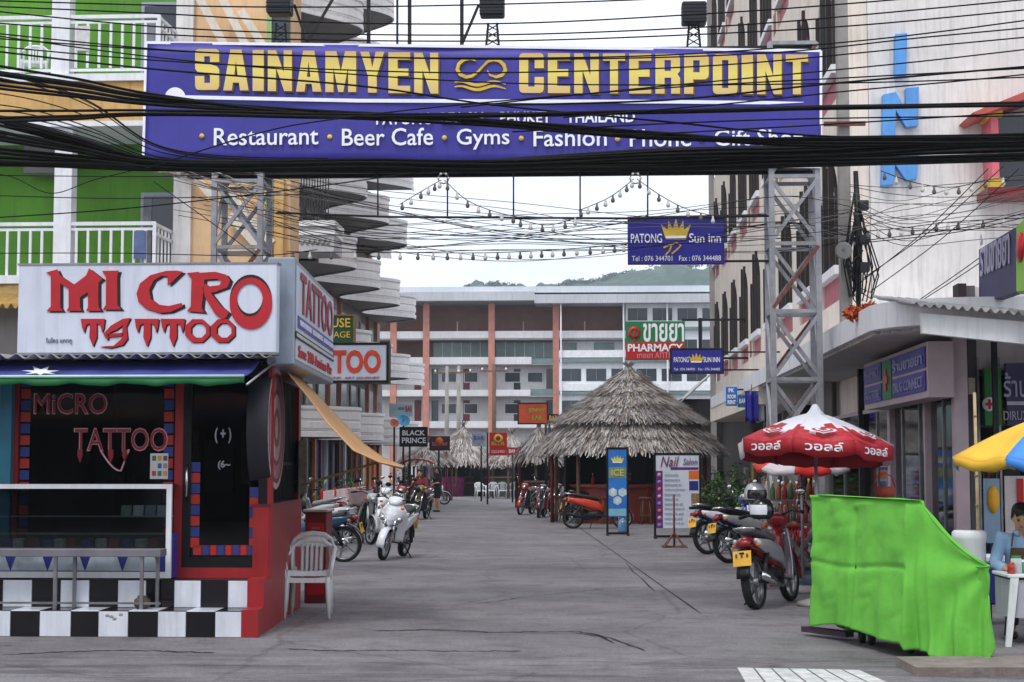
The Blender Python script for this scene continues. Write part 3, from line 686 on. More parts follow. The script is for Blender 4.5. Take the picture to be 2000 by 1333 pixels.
po = rpart('poster', M('poster_blue', (140, 166, 190), .5, .12, 3), (1916, 935, 1948, 1060), YS-.14, .03)
c0 = P(1940, 976, YS-.15); MB().lathe([(0, 0), (.07, 0), (.07, .01), (0, .01)], (c0.x, YS-.145, c0.z), Matrix.Rotation(R(90), 3, 'X') @ Matrix.Diagonal((1, 2.4, 1)).to_3x3(), 20).build('emblem', yellow, po)
po = rpart('poster', M('poster_pale', (206, 196, 196), .5, .12, 3), (1958, 930, 2040, 1100), YS-.14, .03); rpart('red_bottle', redpaint, (1980, 935, 1992, 985), YS-.17, .03, po)
rpart('glass', shoppane, (1952, 832, 2250, 1250), YS-.04, .02)
# sloping awning with a corrugated edge
aw = [P(1800, 612, 18.0), P(2260, 650, 18.0), P(2260, 700, 18.0), P(1802, 651, 18.0)]
MB().slab(*aw, (0, .12, 0)).build('awning_fascia', canw, rs)
q = MB(); l0, l1 = P(1785, 604, 17.85), P(2260, 642, 17.85)
def cor2(u, v):
    p = l0.lerp(l1, u); return (p.x, p.y+v*2.6, p.z+.05+v*.35+.022*math.sin(u*2*math.pi*26)+.02*noise.noise(Vector((u*30, v*3, 0))))
q.grid(cor2, 208, 4); solid(q.build('awning_sheet', M('weathered_sheet', (170, 168, 168), .6, .25, 2, streak=.6), rs), .012)
# purple light box on the roof
lb = thing('roof_sign', 'purple drugstore light box with green end above the sloping awning', 'sign', P(1950, 600, 18.6))
A, B_, C_, D_ = P(1912, 488, 19.6), P(1984, 444, 17.6), P(1984, 570, 17.6), P(1912, 596, 19.6)
face = MB().slab(A, B_, C_, D_, (.12, .3, 0)).build('box', purple, lb)
u = (C_-D_).normalized(); v = (A-D_).normalized(); L_ = (C_-D_).length
text('ร้านขายยา', M('letter_lilac', (170, 166, 190)), face, D_+u*.15+v*.32, u, v, L_*.8, .5, bold=.01, out=.012)
A2, D2 = B_+u*.015, C_+u*.015; MB().slab(A2, A2+u*.7+Vector((0, 0, .06)), D2+u*.7-Vector((0, 0, .04)), D2, (.12, .3, 0)).build('green_end', M('lime_sign', (140, 190, 70), .5, .1, 3), lb)
q = D2+u*.24+v*.45; MB().lathe([(0, 0), (.16, 0), (.16, .02), (.12, .02), (.12, .03), (0, .03)], q, Matrix((u, v, u.cross(v))).transposed(), 24).build('emblem', redpaint, lb)
for p in (A+Vector((.2, .2, -.9)), B_+Vector((.2, .2, -.9))): MB().beam(p, p+Vector((0, 0, -1.6)), .06).build('leg', darkmetal, lb)

# low tin roof building behind the thatched bar
tr = thing('tin_roof_shed', 'shed with striped tin gable roof between thatched bar and inn', 'shed', (2.9, 60, 0))
p0, p1, p2, p3 = P(1325, 790, 58), P(1392, 728, 58), P(1396, 740, 70), P(1330, 800, 70)
q = MB()
def tinf(u, v):
    a = p0.lerp(p1, u); return (a.x+.0, 58+8*v, a.z+.03*math.sin(v*2*math.pi*14))
q.grid(tinf, 4, 168); solid(q.build('roof', M('tin_grey', (168, 166, 166), .5, .2, 1, streak=.5), tr), .02)
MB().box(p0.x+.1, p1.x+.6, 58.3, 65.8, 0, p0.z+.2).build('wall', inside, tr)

# ---------------------------------------------------------------- tattoo kiosk
XS = -3.17
tk = thing('tattoo_kiosk', 'red tattoo kiosk with dark glass front, chequered steps and blue awning', 'shop', (-4.6, 17, 0))
xl = -6.6; Y1, Y2, Y3 = 15.40, 15.76, 16.12; Z1, Z2 = .245, .51
white_tile = M('white_tile', (214, 218, 228), .25, .08, 2, streak=.35, spec=.5); black_tile = M('black_tile', (20, 19, 24), .22, .2, 3, spec=.5)
for (yf, yb, z0, z1, px, py) in ((Y1, Y2+.3, 0, Z1, [-160, -100, -38, 20, 77, 138, 192, 250, 308, 363, 420, 478, 491], 1222), (Y2, 18.7, Z1, Z2, [-170, -110, -52, 5, 62, 118, 174, 230, 285, 340, 392, 445, 500, 513], 1163)):
    xe = XS+(.02 if yf == Y1 else .0)
    st = MB().box(xl, xe-.05 if yf == Y1 else xe-.06, yf+.012, min(yb, Y3+.3), z0, z1-.01).build('step', concrete, tk)
    xs = [P(x, py, yf).x for x in px]; xs[-1] = xe-.03
    for i in range(len(xs)-1):
        k = (i+(1 if yf == Y1 else 0)) % 2
        MB().bbox(xs[i]+.003, xs[i+1]-.003, yf, yf+.014, z0+.004, z1-.004, .002).build('tile', [black_tile, white_tile][k], st)
        MB().bbox(xs[i]+.003, xs[i+1]-.003, yf+.0005, yf+(.38 if yf == Y1 else .34), z1-.012, z1+.002, .002).build('tile', [white_tile, black_tile][k] if yf == Y1 else black_tile, st)
# chipped corner on one white tile
for dx, dz in ((.02, .2), (.06, .19), (.09, .17), (.15, .21)): MB().ball((P(205, 1222, Y1).x+dx, Y1, dz), (.022, .003, .016), 8).build('chip', concrete, tk)
# red side: stair flank and low wall, barred opening over it
fl = [(Y1-.004, 0), (18.75, 0), (18.75, 1.2), (Y3-.05, 1.2), (Y3-.05, Z2+.012), (Y2-.004, Z2+.012), (Y2-.004, Z1+.012), (Y1-.004, Z1+.012)]
MB().prism(fl, (XS-.12, 0, 0), (0, 1, 0), (0, 0, 1), (.16, 0, 0)).skew().build('side_wall', redwall, tk)
MB().box(XS-.14, XS+.06, Y3-.05, 18.77, 1.2, 1.235).skew().build('coping', darkred, tk)
MB().box(XS-.1, XS+.02, 18.6, 18.78, 1.23, 2.5).skew().build('post', darkred, tk); MB().box(XS-.1, XS+.02, Y3+.1, Y3+.25, 1.23, 2.5).skew().build('post', darkred, tk); MB().box(XS-.1, XS+.02, Y3, 18.78, 2.5, 2.62).skew().build('lintel', darkred, tk)
gr = MB().box(XS-.06, XS-.03, Y3+.2, 18.62, 1.62, 1.65).skew().build('window_grille', black, tk)
src = None
for i in range(21):
    y = Y3+.32+i*.112
    if src is None: src = MB().box(XS-.055, XS-.032, -.011, .011, 1.24, 2.5).build('bar', black, gr); src.location = (-.058*(y-15.4), y, 0)
    else: inst(src, gr, (-.058*(y-15.4), y, 0))
MB().box(XS-2.9, XS-2.8, Y3, 18.7, Z2, 2.6).build('left_wall', redwall, tk) if 0 else None
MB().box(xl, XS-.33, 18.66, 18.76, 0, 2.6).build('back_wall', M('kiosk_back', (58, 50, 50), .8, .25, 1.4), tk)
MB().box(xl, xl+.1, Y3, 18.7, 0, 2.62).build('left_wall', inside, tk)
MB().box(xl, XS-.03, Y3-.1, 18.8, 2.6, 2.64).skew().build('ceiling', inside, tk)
MB().box(xl, XS-.33, Y3+.31, 18.65, Z2-.1, Z2+.0).build('floor', M('kiosk_floor', (70, 60, 58), .5, .2, 2), tk)
# front: posts, window, door
def kx(px): return P(px, 950, Y3).x
for a, c, m in ((20, 36, redwall), (342, 358, redwall), (524, 531, redwall)): MB().box(kx(a), kx(c), Y3-.04, Y3+.08, Z2, 2.6).build('post', m, tk)
MB().box(kx(342), XS-.02, Y3-.045, Y3+.06, Z2, Z2+.1).build('threshold', redwall, tk)
win = MB().box(kx(36), kx(342), Y3, Y3+.012, Z2+.05, 2.58).build('window', pane, tk)
MB().box(kx(36), kx(342), Y3-.03, Y3+.04, Z2, Z2+.05).build('frame', black, win); MB().box(kx(36), kx(342), Y3-.03, Y3+.04, 2.55, 2.6).build('frame', black, win)
dr = MB().box(kx(374), kx(506), Y3-.012, Y3, Z2+.2, 2.5).build('door', pane, tk)
for a, c, z0, z1 in ((358, 374, Z2+.1, 2.6), (506, 524, Z2+.1, 2.6)): MB().box(kx(a), kx(c), Y3-.035, Y3+.04, z0, z1).build('frame', black, dr)
for z0, z1 in ((Z2+.1, Z2+.2), (2.5, 2.6)): MB().box(kx(374), kx(506), Y3-.034, Y3+.039, z0, z1).build('frame', black, dr)
h0 = [(kx(366), Y3-.04, 1.62), (kx(369), Y3-.1, 1.58), (kx(370), Y3-.11, 1.45), (kx(369), Y3-.1, 1.32), (kx(366), Y3-.04, 1.28)]
MB().tube(h0, .012, 8).build('handle', chrome, dr)
sqr, sqb = M('square_red', (176, 44, 34), .5, .15, 5), M('square_blue', (40, 60, 130), .5, .15, 5)
def squares(x0, x1, z0, z1, parent, n):
    src = {}
    for i in range(n):
        t = (i+.5)/n; x, z = x0+(x1-x0)*t, z0+(z1-z0)*t; k = i % 2
        if k not in src: src[k] = MB().box(-.048, .048, Y3-.006-.013*(parent is dr), Y3-.002-.013*(parent is dr), -.048, .048).build('sticker', [sqr, sqb][k], parent); src[k].location = (x, 0, z)
        else: inst(src[k], parent, (x, 0, z))
squares(kx(47), kx(47), .65, 2.5, win, 16); squares(kx(328), kx(328), .65, 2.5, win, 16); squares(kx(382), kx(382), .8, 1.65, dr, 8); squares(kx(382), kx(500), .78, .78, dr, 8); squares(kx(498), kx(498), .8, 1.4, dr, 6)
pinkline = M('outline_pink', (206, 160, 168), .5, .15, 6); winered = M('window_red', (140, 30, 36), .5, .15, 6)
def outlined(s, x0, y0, x1, y1, Y, par, **k):
    ptext(s, pinkline, par, x0-2, y0-2, x1+2, y1+2, Y+.004, bold=.02, thick=.002, out=.001, **k); ptext(s, winered, par, x0, y0, x1, y1, Y, bold=.0, thick=.003, out=.001, **k)
outlined('MiCRO', 68, 770, 208, 808, Y3-.012, win); outlined('TATTOO', 146, 838, 326, 880, Y3-.012, win)
def pen(pts, w, mat, par, Y, name='flourish', th=.004):
    """painted stroke on a street-facing plane; pts = (px, py[, width factor])"""
    b = MB(); q = []
    m = len(pts)
    for i in range(m):
        a = Vector(pts[max(i-1, 0)][:2]); c = Vector(pts[min(i+1, m-1)][:2]); d = (c-a).normalized(); n = Vector((-d.y, d.x)); f = pts[i][2] if len(pts[i]) > 2 else 1
        p = Vector(pts[i][:2]); q += [P(*(p+n*w*f/2), Y), P(*(p-n*w*f/2), Y)]
    q2 = [v+Vector((0, th, 0)) for v in q]; k = len(q)
    b.add(q+q2, [(2*i, 2*i+1, 2*i+3, 2*i+2) for i in range(m-1)]+[(k+2*i, k+2*i+2, k+2*i+3, k+2*i+1) for i in range(m-1)]+[(2*i, 2*i+2, k+2*i+2, k+2*i) for i in range(m-1)]+[(2*i+1, k+2*i+1, k+2*i+3, 2*i+3) for i in range(m-1)])
    return b.build(name, mat, par)
for x in (156, 216, 244): pen([(x, 878, 1.4), (x, 890, 1.5), (x, 904, .1)], 7, winered, win, Y3-.016)
pen([(196+40*t, 880+40*math.sin(math.pi*t*.5) if t < 1 else 920) for t in [i/8 for i in range(9)]]+[(236+16*t, 920-42*t) for t in (.3, .7, 1)], 3, pinkline, win, Y3-.016)
ptext('( + )', M('door_white', (170, 170, 180)), dr, 420, 836, 452, 866, Y3-.016, bold=.02); ptext('(6~', M('door_white', (170, 170, 180)), dr, 426, 900, 450, 918, Y3-.016, bold=.02)
# notices taped inside the window
nt = MB(); a, c, d, e = RC(293, 886, 328, 936, Y3-.02); nt.box(a, c, Y3-.016, Y3-.013, d, e); no = nt.build('notice', M('paper', (206, 206, 204), .8, .06, 6), win)
for i in range(3):
    for j in range(3): MB().box(a+.02+(c-a)*.31*i, a+.02+(c-a)*.31*i+.04, Y3-.018, Y3-.0165, d+.03+.075*j, d+.08+.075*j).build('picture', shelf_cols[(i*2+j) % 7], no)
# inside the kiosk: flash boards on the back wall and a bench
for i in range(7):
    x = xl+.5+i*.42; MB().box(x, x+.34, 18.6, 18.655, 1.3+.1*(i % 2), 1.9+.1*(i % 2)).build('flash_board', M('board_%d' % (i % 3), [(150, 140, 128), (120, 118, 120), (160, 150, 150)][i % 3], .7, .3, 9), tk)
MB().box(xl+.3, XS-.4, 17.9, 18.5, Z2, 1.0).build('counter', wood, tk)
for i in range(4): MB().tube([(xl+.7+i*.75, 17.5, Z2), (xl+.7+i*.75, 17.5, 2.55)], .018, 8).build('rail_post', steel, tk)
# corrugated roof and blue awning with green valance
def roofc(u, v):
    x = xl+(XS+.1-xl-.15*v)*u; return (x, 15.55+3.4*v, 2.665+.12*v+.022*math.sin((x-xl)*2*math.pi/.168))
q = MB(); q.grid(roofc, 260, 3); solid(q.build('roof', M('roof_sheet', (150, 148, 150), .55, .22, 3, streak=.6), tk), .008)
xa = P(478, 748, 15.25).x
XS_ = XS
def awn(u, v): return (xl+(xa-xl)*u, 15.95-.72*v, 2.64-.2*v-.03*math.sin(math.pi*v)+.012*math.sin(u*40)*v)
awm = M('awning_blue', (74, 78, 156), .55, .14, 2, streak=.35, dirt=(50, 50, 90)); q = MB(); q.grid(awn, 60, 6); ao = solid(q.build('awning', awm, tk), .008)
def val(u, v): return (xl+(xa-xl)*u, 15.225, 2.445-.075*v+.012*math.sin(u*40)+.004*math.sin(u*90))
q = MB(); q.grid(val, 80, 2); solid(q.build('valance', M('awning_green', (34, 110, 60), .6, .14, 3), ao), .006)
MB().tube([(xl, 15.22, 2.45), (xa, 15.22, 2.45)], .014, 8).build('awning_bar', M('bar_mint', (170, 206, 196), .4, .1, 3), ao)
MB().tube([P(482, 752, 15.22), P(540, 705, 15.95)], .012, 8).build('awning_arm', steel, ao)
star = []
for i in range(14):
    r = 1 if i % 2 == 0 else .42; t = 2*math.pi*i/14+.2; star.append((80+38*r*math.cos(t), 730-13*r*math.sin(t)))
def on_awn(px, py):
    v = max(0, min(1, (py-708)/36)); yy = 15.95-.72*v; p = P(px, py, yy); return Vector((p.x, yy-.012, 2.64-.2*v-.03*math.sin(math.pi*v)+.022))
sp = [on_awn(*s) for s in star]; cs = on_awn(80, 730); MB().add(sp+[cs], [(i, (i+1) % 14, 14) for i in range(14)]).build('star', letterwhite, ao)
# front sign board
YSg = 15.62
tsign = thing('tattoo_sign', 'pale sign board with red MICRO TATTOO lettering above the kiosk roof', 'sign', P(287, 690, YSg))
a, c, d, e = RC(35, 516, 540, 690, YSg); bd = MB().bbox(a, c, YSg, YSg+.16, d, e, .008).build('board', signwhite, tsign)
MB().box(a-.01, c+.012, YSg-.008, YSg+.165, d-.02, d+.004).build('edge_trim', steel, tsign); MB().box(a-.01, c+.012, YSg-.008, YSg+.165, e-.006, e+.012).build('edge_trim', steel, tsign)
for x in (a+.4, c-.4): MB().beam((x, YSg+.17, d+.1), (x, YSg+.9, d-.02), .04).build('stay', rusty, tsign)
lred = M('letter_red', (178, 30, 40), .45, .1, 4); lblk = M('letter_black', (24, 22, 30), .5, .1, 4)
def cut(pix, mat, Y, th=.008, name='lettering', par=None):
    pts = [P(x, y, Y) for x, y in pix]; return MB().prism([(p.x, p.z) for p in pts], (0, Y, 0), (1, 0, 0), (0, 0, 1), (0, th, 0)).build(name, mat, par or tsign)
def z2(pts): return [(x/3.332, 500+y/3.332) for x, y in pts]   # outline points read off an enlarged view
def glyph(pts, sh=(6, 3)):
    p = z2(pts); cut([(x+sh[0], y+sh[1]) for x, y in p], lblk, YSg-.006); cut(p, lred, YSg-.014)
glyph([(300, 108), (372, 88), (392, 130), (480, 188), (560, 128), (580, 82), (668, 150), (640, 176), (640, 330), (656, 358), (560, 358), (572, 335), (572, 235), (520, 270), (520, 335), (530, 358), (432, 358), (446, 335), (446, 215), (392, 180), (392, 335), (408, 360), (302, 360), (330, 330), (330, 132)])
glyph([(664, 98), (772, 96), (762, 135), (764, 320), (790, 350), (668, 350), (688, 320), (690, 140)])
glyph([(1190, 104), (1150, 96), (1080, 98), (980, 125), (910, 180), (888, 245), (900, 300), (950, 345), (1040, 372), (1110, 366), (1188, 330), (1182, 306), (1100, 326), (1030, 318), (980, 280), (970, 220), (1000, 160), (1050, 130), (1090, 135), (1090, 192), (1110, 180)])
glyph([(1216, 112), (1290, 104), (1300, 110), (1400, 104), (1470, 122), (1498, 160), (1480, 205), (1400, 235), (1370, 240), (1440, 330), (1490, 370), (1470, 400), (1450, 418), (1400, 380), (1340, 280), (1318, 215), (1330, 180), (1360, 200), (1430, 190), (1440, 165), (1410, 150), (1330, 155), (1312, 340), (1330, 370), (1216, 360), (1240, 330), (1246, 150)])
def ring(cx, cy, rx, ry, ix, iy, ox, oy, rot=0, n=40):
    def put(dx, dy, Y, mat):
        b = MB(); o_, i_ = [], []
        for k in range(n):
            t = 2*math.pi*k/n; o_.append((cx+dx+rx*math.cos(t), cy+dy+ry*math.sin(t))); i_.append((cx+dx+ox+ix*math.cos(t), cy+dy+oy+iy*math.sin(t)))
        pts = [P(*z2([p])[0], Y) for p in o_+i_]; pts += [p+Vector((0, .008, 0)) for p in pts]
        b.add(pts, [(k, (k+1) % n, n+(k+1) % n, n+k) for k in range(n)]+[(2*n+k, 3*n+k, 3*n+(k+1) % n, 2*n+(k+1) % n) for k in range(n)]+[(k, 2*n+k, 2*n+(k+1) % n, (k+1) % n) for k in range(n)]+[(n+k, n+(k+1) % n, 3*n+(k+1) % n, 3*n+k) for k in range(n)]); b.build('lettering', mat, tsign)
    put(0, -20, YSg-.006, lblk) if ry > 90 else put(8, 6, YSg-.006, lblk); put(0, 0, YSg-.014, lred)
ring(1632, 310, 138, 168, 84, 108, -6, -22)
for x in (525, 876, 1046):
    glyph([(x, 410), (x+158, 410), (x+150, 470), (x+140, 500), (x+126, 450), (x+104, 440), (x+104, 530), (x+80, 590), (x+56, 530), (x+60, 440), (x+36, 450), (x+22, 500), (x+8, 465)], (2.5, 2))
glyph([(850, 404), (800, 410), (720, 455), (672, 510), (700, 550), (716, 500), (760, 480), (800, 450), (790, 540), (740, 585), (650, 590), (720, 600), (800, 580), (830, 540), (822, 460)], (2.5, 2)); glyph([(700, 510), (800, 500), (798, 522), (706, 532)], (1, 1))
for cx in (1284, 1450):
    n = 8
    def put(sc, Y, mat, dx=0):
        b = MB(); o_, i_ = [], []
        for k in range(n):
            t = 2*math.pi*(k+.5)/n; w = 86 if cx < 1400 else 84
            o_.append((cx+dx+w*math.cos(t), 488+dx*.6+82*math.sin(t))); i_.append((cx+dx+8+52*math.cos(t), 486+dx*.6+50*math.sin(t)))
        pts = [P(*z2([p])[0], Y) for p in o_+i_]; pts += [p+Vector((0, .008, 0)) for p in pts]
        b.add(pts, [(k, (k+1) % n, n+(k+1) % n, n+k) for k in range(n)]+[(k, 2*n+k, 2*n+(k+1) % n, (k+1) % n) for k in range(n)]+[(n+k, n+(k+1) % n, 3*n+(k+1) % n, 3*n+k) for k in range(n)]); b.build('lettering', mat, tsign)
    put(1, YSg-.006, lblk, 9); put(1, YSg-.014, lred)
ptext('ไมโคร แทททู', M('letter_grey', (110, 112, 120)), tsign, 90, 660, 141, 673, YSg)
# side light box
sb = thing('side_sign', 'deep light box reading TATTOO fixed along the street side of the kiosk', 'sign', (XS+.1, 17.8, 2.6))
bx = MB().bbox(XS+.02, XS+.29, 15.92, 19.75, 2.6, 3.66, .012).skew().build('box', M('sign_metal', (150, 162, 176), .4, .12, 2, metal=.3, streak=.35), sb)
MB().box(XS+.292, XS+.298, 16.0, 19.68, 2.66, 3.6).skew().build('face', signwhite, bx)
X_ = XS+.3
text('TATTOO', M('letter_plum', (150, 60, 76), .5, .15, 4), bx, SK(X_, 16.3, 3.14), US, (0, 0, 1), 3.2, .42, bold=.02)
MB().box(X_, X_+.006, 16.1, 19.6, 2.98, 3.1).skew().build('strip', M('strip_blue', (84, 84, 170), .5, .1, 4), bx); text('OPEN EVERY DAY   BODY PIERCING   TATTOO STUDIO', letterwhite, bx, SK(X_+.006, 16.2, 3.01), US, (0, 0, 1), 3.3, .055)
MB().box(X_, X_+.006, 15.95, 19.7, 2.865, 2.935).skew().build('strip', black, bx)
for i in range(40): MB().box(X_+.006, X_+.009, 16+i*.093, 16.045+i*.093, 2.885, 2.917).skew().build('check', letterwhite, bx)
text('Sure 200-Anniver-Par', lred, bx, SK(X_, 16.15, 2.69), US, (0, 0, 1), 3.3, .12, bold=.01)
# round sign on the corner
rsn = thing('round_sign', 'thick round black sign with pink ornate face on the kiosk corner', 'sign', (XS+.1, 16.45, 1.3))
rot = Matrix.Rotation(R(90), 3, 'Y'); rot = Matrix.Rotation(R(3), 3, 'Z') @ rot; cc = Vector((XS-.22, 16.45, P(545, 836, 16.45).z)); rr = .63
MB().lathe([(0, 0), (rr-.01, 0), (rr, .012), (rr, .2), (rr-.01, .21), (0, .21)], cc, rot, 48, True).build('drum', M('drum_black', (40, 40, 46), .5, .15, 3), rsn)
b = MB()
for k, (r0, r1, m) in enumerate(((0, .12, 0), (.12, .2, 1), (.2, .34, 0), (.34, .38, 1), (.38, .52, 2), (.52, .56, 1), (.56, .62, 0))): b.m = m; b.lathe([(r0, .212+.002*(k % 2)), (r1, .212+.002*(k % 2))], cc, rot, 40, False)
b.build('face', [M('face_pink', (196, 168, 172), .5, .35, 22), darkred, M('face_mauve', (170, 120, 140), .5, .4, 26)], rsn)
MB().beam(cc+Vector((-.02, .1, .6)), cc+Vector((-.1, .1, .95)), .05).build('bracket', rusty, rsn)
# tan cloth awning over the kiosk's street side
ta = thing('cloth_awning', 'tan cloth awning sloping down over the street side of the tattoo kiosk', 'awning', (XS+.15, 17, 2.5))
near = [(562, 728), (600, 775), (640, 828), (690, 880), (740, 903), (786, 913)]; far = [(574, 724), (625, 778), (672, 828), (712, 868), (750, 895), (787, 910)]
def lerp_path(path, u):
    k = min(len(path)-2, int(u*(len(path)-1))); t = u*(len(path)-1)-k; return path[k][0]+(path[k+1][0]-path[k][0])*t, path[k][1]+(path[k+1][1]-path[k][1])*t
def tanf(u, v):
    a = P(*lerp_path(near, u), 16.3); c = P(*lerp_path(far, u), 18.3); return a.lerp(c, v)+Vector((0, 0, -.03*math.sin(math.pi*v)))
q = MB(); q.grid(tanf, 30, 8); solid(q.build('cloth', cloth_tan, ta), .01)
MB().tube([P(786, 913, 16.32), P(787, 911, 18.3)], .016, 8).build('front_bar', steel, ta); MB().tube([P(740, 903, 17.3), (XS+.1, 17.3, P(640, 948, 17.3).z)], .014, 8).build('arm', M('bamboo', (150, 126, 84), .6, .2, 8), ta)

# ---------------------------------------------------------------- gantry over the street, with its banner
YT = 22.4
ZT = P(1000, 98, YT).z
gt = thing('banner_gantry', 'galvanised lattice gantry spanning the street and carrying the blue banner', 'gantry', (-1, YT, 0))
def tower(x0, x1, z1):
    w = x1-x0; y0, y1 = YT, YT+w
    for x, y in ((x0, y0), (x1, y0), (x0, y1), (x1, y1)):
        MB().beam((x, y, 0), (x, y, z1), .075).build('post', galv, gt)
        MB().box(x-.1, x+.1, y-.1, y+.1, 0, .02).build('base_plate', rusty, gt)
    n = 8; h = z1/n
    for i in range(1, n+1):
        z = i*h
        for a, b in (((x0, y0), (x1, y0)), ((x0, y1), (x1, y1)), ((x0, y0), (x0, y1)), ((x1, y0), (x1, y1))):
            MB().beam((*a, z), (*b, z), .05).build('rung', galv, gt)
        for y, s in ((y0-.02, 1), (y1+.02, -1)):
            MB().beam((x0, y, z-h+.04), (x1, y, z-.04), .04, .05).build('brace', galv if (i+s) % 3 else rusty, gt); MB().beam((x1, y+.04*s, z-h+.04), (x0, y+.04*s, z-.04), .04, .05).build('brace', galv, gt)
        for x in (x0-.02, x1+.02): MB().beam((x, y0, z-h+.04), (x, y1, z-.04), .04, .05).build('brace', galv, gt)
xr0, xr1, _, ztop = RC(1508, 335, 1598, 600, YT); xl0, xl1, _, _ = RC(418, 335, 508, 600, YT)
tower(xr0, xr1, ZT+.05); tower(xl0, xl1, ZT+.05)
zb0 = P(1000, 332, YT).z
for y in (YT+.1, YT+.45):
    for z in (zb0+.02, ZT): MB().beam((xl0-.5, y, z), (xr1, y, z), .07).build('chord', darkmetal, gt)
xm = xl0
while xm < xr1-.3: MB().beam((xm, YT+.1, zb0), (xm+.6, YT+.1, ZT), .04).build('brace', darkmetal, gt); xm += .62
for px in (720, 800, 902, 776, 1605): MB().beam(P(px, 100, YT+.2), P(px, -30, YT+.2), .05 if px != 776 else .03).build('upright', darkmetal, gt)
for a, b in (((902, 88), (935, 10)), ((600, 84), (655, -10)), ((600, 84), (575, 10))): MB().beam(P(*a, YT+.2), P(*b, YT+.2), .035).build('brace', darkmetal, gt)
for px in (874, 1003, 1133, 1265, 738): MB().tube([P(px, 330, YT+.1), P(px, 425, YT+.1)], .011, 8).build('hanger', darkmetal, gt)
MB().tube([P(540, 416, YT+.1), P(760, 424, YT+.1), P(1225, 427, YT+.1), P(1510, 422, YT+.1)], .016, 8).build('hanger_bar', darkmetal, gt)
bn = thing('street_banner', 'wide blue SAINAMYEN CENTERPOINT banner with gold letters above the street', 'banner', P(945, 300, YT-.08))
c4 = [P(286, 84, YT-.06), P(1603, 100, YT-.06), P(1603, 326, YT-.06), P(280, 318, YT-.06)]
q = MB()
def banf(u, v):
    p = c4[0].lerp(c4[1], u).lerp(c4[3].lerp(c4[2], u), v); return p+Vector((0, -.012*math.sin(u*26)-.008*math.sin(v*7+u*9), 0))
q.grid(banf, 60, 10); solid(q.build('sheet', bannerblue, bn), .01)
for a, b in ((0, 1), (1, 2), (2, 3), (3, 0)): MB().beam(c4[a], c4[b], .035, .04).build('frame', letterwhite, bn)
YL = YT-.1
def goldmat():
    m = bpy.data.materials.new('gold_print'); m.use_nodes = True; t = m.node_tree; N, L = t.nodes, t.links; b = N['Principled BSDF']; tc = N.new('ShaderNodeTexCoord'); sp = N.new('ShaderNodeSeparateXYZ'); L.new(tc.outputs['Generated'], sp.inputs[0])
    r = N.new('ShaderNodeValToRGB'); e = r.color_ramp.elements; e[0].position = .0; e[0].color = (*lin((214, 184, 120)), 1); e[1].position = 1; e[1].color = (*lin((206, 172, 104)), 1); x = e.new(.5); x.color = (*lin((230, 212, 104)), 1)
    L.new(sp.outputs['Z'], r.inputs['Fac']); L.new(r.outputs['Color'], b.inputs['Base Color']); b.inputs['Roughness'].default_value = .45; return m
gp = goldmat()
GL = dict(S=[[(0,.1),(.04,.03),(.12,0),(.88,0),(.96,.03),(1,.1),(1,.5),(.9,.58),(.38,.66),(.38,.82),(.62,.82),(.62,.68),(1,.68),(1,.9),(.96,.97),(.88,1),(.12,1),(.04,.97),(0,.9),(0,.52),(.1,.44),(.62,.36),(.62,.17),(.38,.17),(.38,.34),(0,.34)]],
 A=[[(0,0),(.28,1),(.5,1),(.5,.74),(.43,.36),(.5,.36),(.5,.19),(.38,.19),(.34,0)],[(.5,.19),(.5,.36),(.57,.36),(.5,.74),(.5,1),(.72,1),(1,0),(.66,0),(.62,.19)]],
 I=[[(0,0),(1,0),(1,1),(0,1)]], N=[[(0,0),(0,1),(.34,1),(.66,.45),(.66,1),(1,1),(1,0),(.68,0),(.34,.58),(.34,0)]],
 M=[[(0,0),(0,1),(.36,1),(.5,.5),(.64,1),(1,1),(1,0),(.74,0),(.74,.62),(.58,0),(.42,0),(.26,.62),(.26,0)]], Y=[[(.32,0),(.32,.4),(0,1),(.36,1),(.5,.62),(.64,1),(1,1),(.68,.4),(.68,0)]],
 E=[[(0,0),(0,1),(1,1),(1,.82),(.42,.82),(.42,.6),(.92,.6),(.92,.42),(.42,.42),(.42,.18),(1,.18),(1,0)]], T=[[(.32,0),(.32,.82),(0,.82),(0,1),(1,1),(1,.82),(.68,.82),(.68,0)]],
 C=[[(.14,0),(.04,.03),(0,.1),(0,.9),(.04,.97),(.14,1),(.86,1),(.96,.97),(1,.9),(1,.62),(.63,.62),(.63,.84),(.37,.84),(.37,.16),(.63,.16),(.63,.4),(1,.4),(1,.1),(.96,.03),(.86,0)]],
 R=[[(0,0),(0,1),(.5,1),(.5,.84),(.37,.84),(.37,.57),(.5,.57),(.5,.4),(.37,.4),(.37,0)],[(.5,.4),(.5,.57),(.63,.57),(.63,.84),(.5,.84),(.5,1),(.88,1),(.97,.96),(1,.88),(1,.57),(.9,.49),(1,.4),(1,0),(.64,0),(.64,.4)]],
 P=[[(0,0),(0,1),(.5,1),(.5,.84),(.37,.84),(.37,.54),(.5,.54),(.5,.36),(.37,.36),(.37,0)],[(.5,.36),(.5,.54),(.63,.54),(.63,.84),(.5,.84),(.5,1),(.88,1),(.97,.96),(1,.88),(1,.48),(.96,.4),(.86,.36)]],
 O=[[(.5,0),(.14,0),(.04,.03),(0,.1),(0,.9),(.04,.97),(.14,1),(.5,1),(.5,.85),(.37,.85),(.37,.15),(.5,.15)],[(.5,.15),(.63,.15),(.63,.85),(.5,.85),(.5,1),(.86,1),(.96,.97),(1,.9),(1,.1),(.96,.03),(.86,0),(.5,0)]])
